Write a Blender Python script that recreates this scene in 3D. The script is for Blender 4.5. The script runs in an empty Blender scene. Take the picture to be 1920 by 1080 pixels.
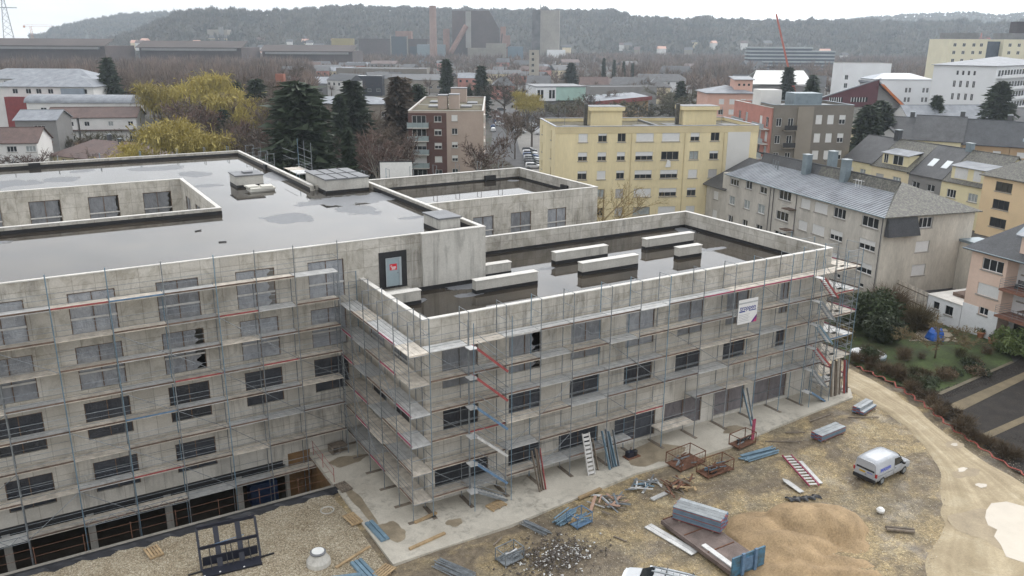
import bpy, math, random
import numpy as np
from mathutils import Vector, Matrix
R = math.radians
rnd = random.Random(7)
scene = bpy.context.scene
COL = scene.collection

# ------------------------------------------------------------------ camera
cam_d = bpy.data.cameras.new('camera')
cam_d.sensor_width = 36.0
cam_d.lens = 1549.473 / 1920 * 36.0
cam_d.clip_start = 0.5
cam_d.clip_end = 9000
cam = bpy.data.objects.new('camera', cam_d)
COL.objects.link(cam)
yaw, pitch, roll = .539, -.291, .006
fw = Vector((math.sin(yaw)*math.cos(pitch), math.cos(yaw)*math.cos(pitch), math.sin(pitch)))
rt = Vector((math.cos(yaw), -math.sin(yaw), 0))
up = rt.cross(fw)
r2 = rt*math.cos(roll) + up*math.sin(roll)
u2 = -rt*math.sin(roll) + up*math.cos(roll)
m = Matrix(((r2.x, u2.x, -fw.x, -20.157), (r2.y, u2.y, -fw.y, -44.425), (r2.z, u2.z, -fw.z, 29.599), (0, 0, 0, 1)))
cam.matrix_world = m
scene.camera = cam

# ------------------------------------------------------------------ sky, sun, exposure
SUN_EL, SUN_AZ = R(38), R(62)          # azimuth clockwise from +Y
world = bpy.data.worlds.new('World'); scene.world = world; world.use_nodes = True
wn = world.node_tree; wn.nodes.clear()
def wnode(t, **k):
    n = wn.nodes.new(t)
    for a, b in k.items(): setattr(n, a, b)
    return n
wout = wnode('ShaderNodeOutputWorld'); wbg = wnode('ShaderNodeBackground')
sky = wnode('ShaderNodeTexSky', sky_type='NISHITA', sun_disc=False, sun_elevation=SUN_EL, sun_rotation=SUN_AZ)
wtc = wnode('ShaderNodeTexCoord')
wmap = wnode('ShaderNodeMapping'); wmap.inputs['Scale'].default_value = (1, 1, 3.2)
wns = wnode('ShaderNodeTexNoise'); wns.inputs['Scale'].default_value = 2.3; wns.inputs['Detail'].default_value = 6; wns.inputs['Roughness'].default_value = .55
wr = wnode('ShaderNodeValToRGB')
wr.color_ramp.elements[0].position = .34; wr.color_ramp.elements[0].color = (8.9, 9.1, 9.4, 1)
wr.color_ramp.elements[1].position = .62; wr.color_ramp.elements[1].color = (12.9, 13.0, 13.1, 1)
wmx = wnode('ShaderNodeMix', data_type='RGBA'); wmx.inputs[0].default_value = .9
wn.links.new(wtc.outputs['Generated'], wmap.inputs[0]); wn.links.new(wmap.outputs[0], wns.inputs[0])
wn.links.new(wns.outputs[0], wr.inputs[0])
# the overcast is brighter round the veiled sun, as any thin cloud deck is
wdot = wnode('ShaderNodeVectorMath', operation='DOT_PRODUCT'); wdot.inputs[1].default_value = (math.sin(SUN_AZ)*math.cos(SUN_EL), math.cos(SUN_AZ)*math.cos(SUN_EL), math.sin(SUN_EL))
wgl = wnode('ShaderNodeMapRange', interpolation_type='SMOOTHSTEP'); wgl.inputs[1].default_value = .42; wgl.inputs[2].default_value = .98; wgl.inputs[3].default_value = .95; wgl.inputs[4].default_value = 2.0
wmul = wnode('ShaderNodeVectorMath', operation='SCALE')
wn.links.new(wtc.outputs['Generated'], wdot.inputs[0]); wn.links.new(wdot.outputs['Value'], wgl.inputs[0]); wn.links.new(wr.outputs[0], wmul.inputs[0]); wn.links.new(wgl.outputs[0], wmul.inputs['Scale'])
wn.links.new(sky.outputs[0], wmx.inputs[6]); wn.links.new(wmul.outputs[0], wmx.inputs[7])
wn.links.new(wmx.outputs[2], wbg.inputs[0]); wn.links.new(wbg.outputs[0], wout.inputs[0])
wbg.inputs[1].default_value = .1
sun_d = bpy.data.lights.new('sun', 'SUN'); sun_d.energy = .6; sun_d.angle = R(22); sun_d.color = (1, .96, .9)
sun = bpy.data.objects.new('sun', sun_d); COL.objects.link(sun)
sd = Vector((math.sin(SUN_AZ)*math.cos(SUN_EL), math.cos(SUN_AZ)*math.cos(SUN_EL), math.sin(SUN_EL)))
sun.rotation_euler = sd.to_track_quat('Z', 'Y').to_euler()
sun.location = (0, 0, 120)
vs = scene.view_settings
vs.view_transform = 'Standard'; vs.look = 'None'; vs.exposure = .28; vs.gamma = 1; vs.use_curve_mapping = False
scene.render.engine = 'CYCLES'
cy = scene.cycles
cy.use_denoising = True; cy.use_adaptive_sampling = True; cy.adaptive_threshold = .02
cy.max_bounces = 5; cy.diffuse_bounces = 2; cy.glossy_bounces = 3; cy.transmission_bounces = 2; cy.transparent_max_bounces = 6; cy.volume_bounces = 2
cy.caustics_reflective = False; cy.caustics_refractive = False
cy.sample_clamp_indirect = 4

# ------------------------------------------------------------------ helpers
MATS = {}
def principled(name):
    mt = bpy.data.materials.new(name); mt.use_nodes = True
    nt = mt.node_tree
    return mt, nt, nt.nodes['Principled BSDF']
def nd(nt, t, **k):
    n = nt.nodes.new(t)
    for a, b in k.items():
        if a.startswith('i_'): n.inputs[int(a[2:])].default_value = b
        else: setattr(n, a, b)
    return n
def noise(nt, scale, detail=4, rough=.55, vec=None, dist=0.):
    n = nt.nodes.new('ShaderNodeTexNoise')
    n.inputs['Scale'].default_value = scale; n.inputs['Detail'].default_value = detail
    n.inputs['Roughness'].default_value = rough; n.inputs['Distortion'].default_value = dist
    if vec is not None: nt.links.new(vec, n.inputs['Vector'])
    return n
def ramp(nt, src, stops):
    n = nt.nodes.new('ShaderNodeValToRGB')
    e = n.color_ramp.elements
    while len(e) < len(stops): e.new(.5)
    for i, (p, c) in enumerate(stops):
        e[i].position = p; e[i].color = tuple(c)+(1,) if not isinstance(c, (int, float)) else (c, c, c, 1)
    nt.links.new(src, n.inputs[0])
    return n
def mixc(nt, fac, a, b, mode='MIX'):
    n = nt.nodes.new('ShaderNodeMix'); n.data_type = 'RGBA'; n.blend_type = mode
    for sock, v in ((n.inputs[0], fac), (n.inputs[6], a), (n.inputs[7], b)):
        if hasattr(v, 'links'): nt.links.new(v, sock)
        elif isinstance(v, (int, float)): sock.default_value = v
        else: sock.default_value = tuple(v)+(1,)
    return n.outputs[2]
def pos(nt, scale=(1, 1, 1)):
    g = nt.nodes.new('ShaderNodeNewGeometry'); mp = nt.nodes.new('ShaderNodeMapping')
    mp.inputs['Scale'].default_value = scale
    nt.links.new(g.outputs['Position'], mp.inputs[0])
    return mp.outputs[0]
def bump(nt, b, h, strength=.3, dist=.03):
    n = nt.nodes.new('ShaderNodeBump'); n.inputs['Strength'].default_value = strength; n.inputs['Distance'].default_value = dist
    nt.links.new(h, n.inputs['Height']); nt.links.new(n.outputs[0], b.inputs['Normal'])
def M(name, col=(.5, .5, .5), rough=.75, var=.18, vs=1.5, fine=0., metal=0., vscale=(1, 1, 1), tint=None, rand=0., bmp=0.):
    """plain material: base colour broken up by world-space noise, optional per-object variation"""
    if name in MATS: return MATS[name]
    mt, nt, b = principled(name)
    v = pos(nt, vscale)
    n1 = noise(nt, vs, 5, .6, v)
    lo = [c*(1-var) for c in (tint or col)]; hi = [min(1, c*(1+var)) for c in col]
    out = ramp(nt, n1.outputs[0], [(.3, lo), (.7, hi)]).outputs[0]
    if fine:
        n2 = noise(nt, vs*11, 3, .7, v)
        f = ramp(nt, n2.outputs[0], [(.3, 1-fine), (.7, 1+fine*.5)])
        out = mixc(nt, 1., out, f.outputs[0], 'MULTIPLY')
        if bmp: bump(nt, b, n2.outputs[0], bmp, .02)
    if rand:
        oi = nt.nodes.new('ShaderNodeObjectInfo')
        f = ramp(nt, oi.outputs['Random'], [(0, 1-rand), (1, 1+rand)])
        out = mixc(nt, 1., out, f.outputs[0], 'MULTIPLY')
    nt.links.new(out, b.inputs['Base Color'])
    b.inputs['Roughness'].default_value = rough; b.inputs['Metallic'].default_value = metal
    MATS[name] = mt
    return mt

def tag(o, label=None, cat=None, group=None, kind=None):
    if label: o['label'] = label
    if cat: o['category'] = cat
    if group: o['group'] = group
    if kind: o['kind'] = kind
    return o
def E(name, label, cat, loc=(0, 0, 0), rz=0., group=None):
    o = bpy.data.objects.new(name, None); COL.objects.link(o)
    o.location = loc; o.rotation_euler = (0, 0, rz); o.empty_display_size = .3
    return tag(o, label, cat, group)
def ob(name, me, parent=None, loc=(0, 0, 0), rot=(0, 0, 0), sc=None):
    o = bpy.data.objects.new(name, me); COL.objects.link(o)
    o.parent = parent; o.location = loc; o.rotation_euler = rot
    if sc is not None: o.scale = (sc, sc, sc) if isinstance(sc, (int, float)) else sc
    return o
def copy_tree(o, parent=None):
    c = o.copy(); COL.objects.link(c); c.parent = parent
    for ch in list(o.children): copy_tree(ch, c)
    return c
def npmesh(name, V, F, mat, smooth=False):
    """V (n,3) array, F (k,3) or (k,4) array"""
    V = np.asarray(V, np.float32); F = np.asarray(F, np.int32)
    me = bpy.data.meshes.new(name); k = F.shape[1]
    me.vertices.add(len(V)); me.vertices.foreach_set('co', V.ravel())
    me.loops.add(F.size); me.loops.foreach_set('vertex_index', F.ravel())
    me.polygons.add(len(F)); me.polygons.foreach_set('loop_start', np.arange(0, F.size, k, dtype=np.int32))
    me.polygons.foreach_set('loop_total', np.full(len(F), k, np.int32))
    if smooth: me.polygons.foreach_set('use_smooth', np.ones(len(F), bool))
    me.update(calc_edges=True); me.materials.append(mat)
    return me
class MB:
    def __init__(s): s.v = []; s.f = []
    def quad(s, *p):
        n = len(s.v); s.v += [tuple(q) for q in p]; s.f.append(tuple(range(n, n+len(p)))); return s
    def box(s, x0, y0, z0, x1, y1, z1):
        n = len(s.v)
        s.v += [(x0, y0, z0), (x1, y0, z0), (x1, y1, z0), (x0, y1, z0), (x0, y0, z1), (x1, y0, z1), (x1, y1, z1), (x0, y1, z1)]
        s.f += [tuple(n+i for i in q) for q in ((0, 3, 2, 1), (4, 5, 6, 7), (0, 1, 5, 4), (1, 2, 6, 5), (2, 3, 7, 6), (3, 0, 4, 7))]
        return s
    def bar(s, p, q, r=.024, n=5, r1=None):
        p = Vector(p); q = Vector(q); d = (q-p).normalized()
        a = d.cross(Vector((0, 0, 1)) if abs(d.z) < .9 else Vector((1, 0, 0))).normalized(); b = d.cross(a)
        k = len(s.v); r1 = r if r1 is None else r1
        for c, rr in ((p, r), (q, r1)):
            for i in range(n):
                t = 2*math.pi*i/n; s.v.append(tuple(c+a*math.cos(t)*rr+b*math.sin(t)*rr))
        for i in range(n):
            j = (i+1) % n; s.f.append((k+i, k+j, k+n+j, k+n+i))
        s.f.append(tuple(k+i for i in reversed(range(n)))); s.f.append(tuple(k+n+i for i in range(n)))
        return s
    def beam(s, p, q, w, h):
        """rectangular bar, w across (horizontal), h along the other side"""
        p = Vector(p); q = Vector(q); d = (q-p).normalized()
        a = d.cross(Vector((0, 0, 1)) if abs(d.z) < .95 else Vector((0, 1, 0))).normalized()*w/2; b = a.cross(d).normalized()*h/2
        k = len(s.v)
        for c in (p, q):
            s.v += [tuple(c-a-b), tuple(c+a-b), tuple(c+a+b), tuple(c-a+b)]
        s.f += [(k, k+1, k+2, k+3), (k+7, k+6, k+5, k+4), (k, k+4, k+5, k+1), (k+1, k+5, k+6, k+2), (k+2, k+6, k+7, k+3), (k+3, k+7, k+4, k)]
        return s
    def prism(s, poly, z0, z1):
        k = len(s.v); n = len(poly)
        s.v += [(x, y, z0) for x, y in poly]+[(x, y, z1) for x, y in poly]
        s.f.append(tuple(k+i for i in reversed(range(n)))); s.f.append(tuple(k+n+i for i in range(n)))
        for i in range(n):
            j = (i+1) % n; s.f.append((k+i, k+j, k+n+j, k+n+i))
        return s
    def extr(s, prof, y0, y1):
        """profile of (x,z) extruded along y"""
        k = len(s.v); n = len(prof)
        s.v += [(x, y0, z) for x, z in prof]+[(x, y1, z) for x, z in prof]
        s.f.append(tuple(k+i for i in range(n))); s.f.append(tuple(k+n+i for i in reversed(range(n))))
        for i in range(n):
            j = (i+1) % n; s.f.append((k+j, k+i, k+n+i, k+n+j))
        return s
    def lathe(s, prof, n=12, c=(0, 0)):
        k = len(s.v); m_ = len(prof)
        for r_, z in prof:
            for i in range(n):
                t = 2*math.pi*i/n; s.v.append((c[0]+r_*math.cos(t), c[1]+r_*math.sin(t), z))
        for j in range(m_-1):
            for i in range(n):
                i2 = (i+1) % n; s.f.append((k+j*n+i, k+j*n+i2, k+(j+1)*n+i2, k+(j+1)*n+i))
        s.f.append(tuple(k+(m_-1)*n+i for i in range(n))); s.f.append(tuple(k+i for i in reversed(range(n))))
        return s
    def mesh(s, name, mat, smooth=False):
        me = bpy.data.meshes.new(name); me.from_pydata(s.v, [], s.f); me.update()
        me.materials.append(mat)
        if smooth: me.polygons.foreach_set('use_smooth', [True]*len(me.polygons))
        return me
    def build(s, name, mat, parent=None, loc=(0, 0, 0), rot=(0, 0, 0), smooth=False):
        return ob(name, s.mesh(name, mat, smooth), parent, loc, rot)
def wall_mb(U0, U1, Z0, Z1, holes, T=.3):
    """wall in local XZ, outer face at y=0, inner at y=T, with real openings (u0,u1,z0,z1)"""
    us = sorted({U0, U1}|{h[0] for h in holes}|{h[1] for h in holes}); zs = sorted({Z0, Z1}|{h[2] for h in holes}|{h[3] for h in holes})
    b = MB()
    def inside(u, z): return any(h[0] < u < h[1] and h[2] < z < h[3] for h in holes)
    # merge cells along u per row
    for j in range(len(zs)-1):
        z0, z1 = zs[j], zs[j+1]; st = None
        for i in range(len(us)-1):
            solid = not inside((us[i]+us[i+1])/2, (z0+z1)/2)
            if solid and st is None: st = us[i]
            last = i == len(us)-2
            if st is not None and (not solid or last):
                e = us[i+1] if solid else us[i]
                b.quad((st, 0, z0), (e, 0, z0), (e, 0, z1), (st, 0, z1)); b.quad((e, T, z0), (st, T, z0), (st, T, z1), (e, T, z1)); st = None
    b.quad((U0, 0, Z1), (U1, 0, Z1), (U1, T, Z1), (U0, T, Z1)); b.quad((U0, 0, Z0), (U0, 0, Z1), (U0, T, Z1), (U0, T, Z0)); b.quad((U1, 0, Z1), (U1, 0, Z0), (U1, T, Z0), (U1, T, Z1))
    for a, c, z0, z1 in holes:
        b.quad((a, 0, z0), (a, T, z0), (a, T, z1), (a, 0, z1)); b.quad((c, T, z0), (c, 0, z0), (c, 0, z1), (c, T, z1))
        b.quad((a, 0, z0), (c, 0, z0), (c, T, z0), (a, T, z0)); b.quad((a, T, z1), (c, T, z1), (c, 0, z1), (a, 0, z1))
    return b
CACHE = {}
def cached(key, fn):
    if key not in CACHE: CACHE[key] = fn()
    return CACHE[key]
# ------------------------------------------------------------------ materials
def concrete(name, c0=(.49, .463, .412), c1=(.67, .638, .58), stain=.42, panel=True, warm=0.):
    mt, nt, b = principled(name); v = pos(nt)
    n1 = noise(nt, .35, 6, .65, v)
    c = ramp(nt, n1.outputs[0], [(.32, c0), (.68, c1)]).outputs[0]
    st = noise(nt, 1.0, 6, .7, pos(nt, (1.6, 1.6, .22)), .6)
    f = ramp(nt, st.outputs[0], [(.36, 1-stain), (.52, 1.)]).outputs[0]
    msk = noise(nt, .22, 3, .5, v); mr = ramp(nt, msk.outputs[0], [(.42, 0.), (.6, 1.)])
    c = mixc(nt, mr.outputs[0], c, mixc(nt, 1., c, f, 'MULTIPLY'))
    if panel:       # algae and rain stains, heavier on the exposed upper storeys
        gz = nt.nodes.new('ShaderNodeNewGeometry'); sz = nt.nodes.new('ShaderNodeSeparateXYZ'); nt.links.new(gz.outputs['Position'], sz.inputs[0])
        hz0 = nt.nodes.new('ShaderNodeMapRange'); nt.links.new(sz.outputs[2], hz0.inputs[0]); hz0.inputs[1].default_value = 5.; hz0.inputs[2].default_value = 11.
        al = noise(nt, .8, 7, .72, pos(nt, (1, 1, .8)), 1.1); am = ramp(nt, al.outputs[0], [(.47, 0.), (.6, 1.)]).outputs[0]
        mu = nd(nt, 'ShaderNodeMath', operation='MULTIPLY'); nt.links.new(am, mu.inputs[0]); nt.links.new(hz0.outputs[0], mu.inputs[1])
        c = mixc(nt, mu.outputs[0], c, mixc(nt, 1., c, (.76, .75, .72), 'MULTIPLY'))
    fn = noise(nt, 9, 4, .7, v); ff = ramp(nt, fn.outputs[0], [(.3, .86), (.7, 1.06)]).outputs[0]
    c = mixc(nt, 1., c, ff, 'MULTIPLY')
    bl = noise(nt, 2.2, 5, .75, v, .8); br = ramp(nt, bl.outputs[0], [(.64, 1.), (.78, .7)]).outputs[0]
    c = mixc(nt, 1., c, br, 'MULTIPLY')
    if panel:
        g = nt.nodes.new('ShaderNodeNewGeometry'); sp = nt.nodes.new('ShaderNodeSeparateXYZ'); nt.links.new(g.outputs['Position'], sp.inputs[0])
        ad = nd(nt, 'ShaderNodeMath', operation='ADD'); nt.links.new(sp.outputs[0], ad.inputs[0]); nt.links.new(sp.outputs[1], ad.inputs[1])
        cb = nt.nodes.new('ShaderNodeCombineXYZ'); nt.links.new(ad.outputs[0], cb.inputs[0]); nt.links.new(sp.outputs[2], cb.inputs[1])
        bk = nt.nodes.new('ShaderNodeTexBrick'); bk.inputs['Scale'].default_value = 1.; bk.inputs['Mortar Size'].default_value = .024
        bk.inputs['Brick Width'].default_value = 1.25; bk.inputs['Row Height'].default_value = 1.37; bk.offset = 0.
        bk.inputs['Color1'].default_value = (1, 1, 1, 1); bk.inputs['Color2'].default_value = (.88, .875, .865, 1); bk.inputs['Mortar'].default_value = (.68, .67, .65, 1)
        nt.links.new(cb.outputs[0], bk.inputs['Vector'])
        c = mixc(nt, 1., c, bk.outputs[0], 'MULTIPLY')
        bump(nt, b, fn.outputs[0], .25, .02)
    nt.links.new(c, b.inputs['Base Color']); b.inputs['Roughness'].default_value = .85
    return mt
CONC = concrete('raw_concrete')
CONC_LIGHT = concrete('pale_concrete', (.47, .45, .41), (.62, .60, .55), .35, False)
COPE = M('coping_concrete', (.62, .60, .56), .8, .16, .8, .15)
SLAB = concrete('apron_concrete', (.45, .415, .35), (.60, .56, .48), .35, False)
def wet_roof(name, isl):
    """bitumen under a film of rain water, with dry islands (cx,cy,rx,ry)"""
    mt, nt, b = principled(name)
    v = pos(nt); ns = noise(nt, .55, 5, .6, v)
    g = nt.nodes.new('ShaderNodeNewGeometry')
    tot = None
    for cx, cyy, rx, ry in isl:
        su = nd(nt, 'ShaderNodeVectorMath', operation='SUBTRACT'); nt.links.new(g.outputs['Position'], su.inputs[0]); su.inputs[1].default_value = (cx, cyy, 0)
        ml = nd(nt, 'ShaderNodeVectorMath', operation='MULTIPLY'); nt.links.new(su.outputs[0], ml.inputs[0]); ml.inputs[1].default_value = (1/rx, 1/ry, 0)
        ln = nd(nt, 'ShaderNodeVectorMath', operation='LENGTH'); nt.links.new(ml.outputs[0], ln.inputs[0])
        if tot is None: tot = ln.outputs['Value']
        else:
            mn = nd(nt, 'ShaderNodeMath', operation='MINIMUM'); nt.links.new(tot, mn.inputs[0]); nt.links.new(ln.outputs['Value'], mn.inputs[1]); tot = mn.outputs[0]
    ma = nd(nt, 'ShaderNodeMath', operation='MULTIPLY_ADD'); nt.links.new(ns.outputs[0], ma.inputs[0]); ma.inputs[1].default_value = 2.2; nt.links.new(tot, ma.inputs[2])
    dry = ramp(nt, ma.outputs[0], [(.0, 1.), (.5, 1.)])
    mr = nt.nodes.new('ShaderNodeMapRange'); nt.links.new(ma.outputs[0], mr.inputs[0]); mr.inputs[1].default_value = 1.98; mr.inputs[2].default_value = 2.12; mr.inputs[3].default_value = 1.; mr.inputs[4].default_value = 0.
    nt.nodes.remove(dry)
    fine = noise(nt, 6, 4, .7, v); dcol = ramp(nt, fine.outputs[0], [(.3, (.12, .125, .135)), (.7, (.19, .195, .205))]).outputs[0]
    mud = noise(nt, .3, 4, .6, v); wcol = ramp(nt, mud.outputs[0], [(.35, (.022, .019, .016)), (.7, (.055, .044, .032))]).outputs[0]
    ring = ramp(nt, mr.outputs[0], [(.0, 1.), (.35, .35), (.6, .5), (1., 1.)]).outputs[0]
    nt.links.new(mixc(nt, 1., mixc(nt, mr.outputs[0], wcol, dcol), ring, 'MULTIPLY'), b.inputs['Base Color'])
    rr = nt.nodes.new('ShaderNodeMapRange'); nt.links.new(mr.outputs[0], rr.inputs[0]); rr.inputs[3].default_value = .035; rr.inputs[4].default_value = .5
    nt.links.new(rr.outputs[0], b.inputs['Roughness']); b.inputs['IOR'].default_value = 1.37
    rip = noise(nt, 3.2, 2, .5, pos(nt, (1, 1, 1))); bump(nt, b, rip.outputs[0], .04, .01)
    return mt
BLACK = M('black_bitumen', (.018, .018, .02), .6, .3, 3)
GREYMEM = M('grey_membrane', (.16, .165, .175), .55, .15, .8, .1)
def plastic_sheet(name, c0, c1, rough=.28):
    mt, nt, b = principled(name); v = pos(nt, (1, 1, .6))
    n1 = noise(nt, 1.3, 5, .6, v, 1.2); c = ramp(nt, n1.outputs[0], [(.3, c0), (.72, c1)]).outputs[0]
    oi = nt.nodes.new('ShaderNodeObjectInfo'); c = mixc(nt, 1., c, ramp(nt, oi.outputs['Random'], [(0, .68), (1, 1.3)]).outputs[0], 'MULTIPLY')
    nt.links.new(c, b.inputs['Base Color']); b.inputs['Roughness'].default_value = rough
    fo = noise(nt, 2.6, 4, .6, pos(nt, (1.5, 1.5, .8)), 1.5); bump(nt, b, fo.outputs[0], .5, .12)
    return mt
SHEET = plastic_sheet('clear_plastic_sheet', (.21, .22, .24), (.36, .375, .40))
SHEET_PUR = plastic_sheet('mauve_plastic_sheet', (.13, .12, .13), (.23, .21, .22))
SHEET_DARK = plastic_sheet('dark_mesh_sheet', (.028, .031, .04), (.06, .066, .08), .4)
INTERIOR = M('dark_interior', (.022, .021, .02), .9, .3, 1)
WOODF = M('window_timber', (.16, .11, .08), .8, .3, 4)
BOARD = M('white_guard_board', (.55, .54, .52), .7, .15, 3)
STEEL = M('galvanised_steel', (.21, .23, .245), .5, .3, 3, 0, .3, rand=.18)
STEELB = M('blue_grey_steel', (.17, .26, .33), .5, .2, 2.5, .1, .25, rand=.12)
DECK = M('weathered_deck', (.60, .545, .47), .85, .28, 2.0, .22, 0, rand=.2)
DECKM = M('steel_deck', (.57, .57, .56), .55, .2, 2.0, .18, .15, rand=.15)
PAINT_RED = M('faded_red_paint', (.33, .075, .075), .6, .3, 3, .2)
PAINT_MAG = M('faded_magenta_paint', (.36, .06, .12), .6, .3, 3, .2)
PAINT_BLUE = M('faded_blue_paint', (.12, .21, .33), .6, .3, 3, .2)
PAINT_GREEN = M('faded_green_paint', (.07, .24, .16), .6, .3, 3, .2)
TOE = M('toe_board_timber', (.16, .11, .085), .85, .35, 2.5, .2, rand=.25)
WOOD = M('pale_timber', (.42, .30, .17), .8, .25, 3, .2, rand=.2)
WOODD = M('grey_timber', (.20, .165, .13), .85, .3, 3, .25, rand=.2)
RUST = M('rusty_steel', (.16, .075, .045), .85, .4, 3, .3)
RUSTP = M('rusty_plate', (.17, .13, .115), .8, .35, 1.2, .25)
WHITE = M('white_paint', (.74, .74, .74), .5, .06, 2)
GLASS = M('window_glass', (.022, .026, .03), .08, .3, .7)
SHUT = M('white_roller_shutter', (.68, .68, .67), .6, .05, 3)
SHUTG = M('grey_roller_shutter', (.42, .41, .40), .6, .08, 3)
CURT = M('net_curtain', (.32, .35, .35), .6, .25, 3)
SILL = M('stone_sill', (.33, .31, .28), .8, .15, 3)
RUBBER = M('black_rubber', (.015, .015, .016), .7, .2, 5)
NAVY = M('dark_navy_paint', (.009, .011, .022), .45, .25, 2)
PLASTW = M('white_plastic', (.75, .75, .73), .45, .06, 3)
# ------------------------------------------------------------------ ground, site, roads
def sheet(name, poly, z, mat, kind='structure', parent=None):
    b = MB(); b.quad(*[(x, y, z) for x, y in poly]); o = b.build(name, mat, parent); o['kind'] = kind
    return o
def town_mat():
    mt, nt, b = principled('town_ground'); v = pos(nt)
    n1 = noise(nt, .03, 6, .65, v); c = ramp(nt, n1.outputs[0], [(.32, (.035, .04, .02)), (.48, (.06, .052, .042)), (.6, (.10, .096, .09)), (.72, (.042, .055, .022))]).outputs[0]
    n2 = noise(nt, .6, 5, .7, v); c = mixc(nt, 1., c, ramp(nt, n2.outputs[0], [(.3, .6), (.7, 1.25)]).outputs[0], 'MULTIPLY')
    nt.links.new(c, b.inputs['Base Color']); b.inputs['Roughness'].default_value = .95
    return mt
gm = MB()   # one big sheet with the excavation left open
PX0, PX1, PY0, PY1 = -34, -4.55, 5.45, 66
BIG = 3650
for x0, x1, y0, y1 in ((-BIG, BIG, -700, PY0), (-BIG, PX0, PY0, PY1), (PX1, BIG, PY0, PY1), (-BIG, BIG, PY1, BIG)):
    gm.quad((x0, y0, -.25), (x1, y0, -.25), (x1, y1, -.25), (x0, y1, -.25))
tag(gm.build('ground', town_mat()), kind='structure')

def earth_mat():
    mt, nt, b = principled('site_earth'); v = pos(nt)
    n1 = noise(nt, .16, 6, .62, v, .4)
    c = ramp(nt, n1.outputs[0], [(.30, (.155, .13, .09)), (.42, (.245, .20, .128)), (.55, (.35, .268, .145)), (.7, (.40, .335, .215))]).outputs[0]
    vo = nt.nodes.new('ShaderNodeTexVoronoi'); vo.inputs['Scale'].default_value = 13; nt.links.new(v, vo.inputs[0])
    pc = nt.nodes.new('ShaderNodeSeparateColor'); nt.links.new(vo.outputs['Color'], pc.inputs[0])
    c = mixc(nt, 1., c, ramp(nt, pc.outputs[0], [(.0, .7), (.6, 1.0), (.85, 1.1), (.97, 1.6)]).outputs[0], 'MULTIPLY')
    nm = noise(nt, .21, 6, .6, pos(nt, (1, 1.3, 1)), .9); c = mixc(nt, ramp(nt, nm.outputs[0], [(.42, .85), (.56, 0.)]).outputs[0], c, (.155, .125, .092))
    n2 = noise(nt, 2.2, 5, .7, v); c = mixc(nt, 1., c, ramp(nt, n2.outputs[0], [(.32, .62), (.66, 1.2)]).outputs[0], 'MULTIPLY')
    nt.links.new(c, b.inputs['Base Color'])
    n3 = noise(nt, .4, 4, .6, v); rr = ramp(nt, n3.outputs[0], [(.36, .35), (.5, .92)]); nt.links.new(rr.outputs[0], b.inputs['Roughness'])
    bump(nt, b, vo.outputs['Distance'], .6, .05)
    return mt
def gravel_mat():
    mt, nt, b = principled('pale_gravel'); v = pos(nt)
    vo = nt.nodes.new('ShaderNodeTexVoronoi'); vo.inputs['Scale'].default_value = 15; nt.links.new(v, vo.inputs[0])
    pc = nt.nodes.new('ShaderNodeSeparateColor'); nt.links.new(vo.outputs['Color'], pc.inputs[0])
    c = ramp(nt, pc.outputs[0], [(0., (.24, .20, .14)), (.45, (.41, .35, .26)), (.8, (.52, .46, .355)), (1., (.66, .61, .51))]).outputs[0]
    n2 = noise(nt, .35, 5, .65, v); c = mixc(nt, 1., c, ramp(nt, n2.outputs[0], [(.3, (.72, .66, .56)), (.65, (1.1, 1.08, 1.03))]).outputs[0], 'MULTIPLY')
    c = mixc(nt, 1., c, ramp(nt, vo.outputs['Distance'], [(.0, 1.1), (.7, .68)]).outputs[0], 'MULTIPLY')
    nt.links.new(c, b.inputs['Base Color']); b.inputs['Roughness'].default_value = .95
    bump(nt, b, vo.outputs['Distance'], .8, .06)
    return mt
def road_mat():
    mt, nt, b = principled('limestone_track'); v = pos(nt)
    n1 = noise(nt, .5, 6, .65, v, .5); c = ramp(nt, n1.outputs[0], [(.3, (.31, .245, .155)), (.55, (.41, .335, .22)), (.75, (.50, .43, .31))]).outputs[0]
    n2 = noise(nt, 8, 4, .7, v); c = mixc(nt, 1., c, ramp(nt, n2.outputs[0], [(.3, .82), (.7, 1.12)]).outputs[0], 'MULTIPLY')
    uv = nt.nodes.new('ShaderNodeAttribute'); uv.attribute_name = 'across'      # wheel ruts run along the track
    wv = noise(nt, 1.0, 3, .6); cb = nt.nodes.new('ShaderNodeCombineXYZ'); nt.links.new(uv.outputs['Fac'], cb.inputs[0]); nt.links.new(cb.outputs[0], wv.inputs['Vector']); wv.inputs['Scale'].default_value = 2.6
    c = mixc(nt, 1., c, ramp(nt, wv.outputs[0], [(.38, (.80, .78, .73)), (.6, (1.1, 1.1, 1.09))]).outputs[0], 'MULTIPLY')
    nt.links.new(c, b.inputs['Base Color']); b.inputs['Roughness'].default_value = .8
    bump(nt, b, wv.outputs[0], .3, .05)
    return mt
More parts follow.
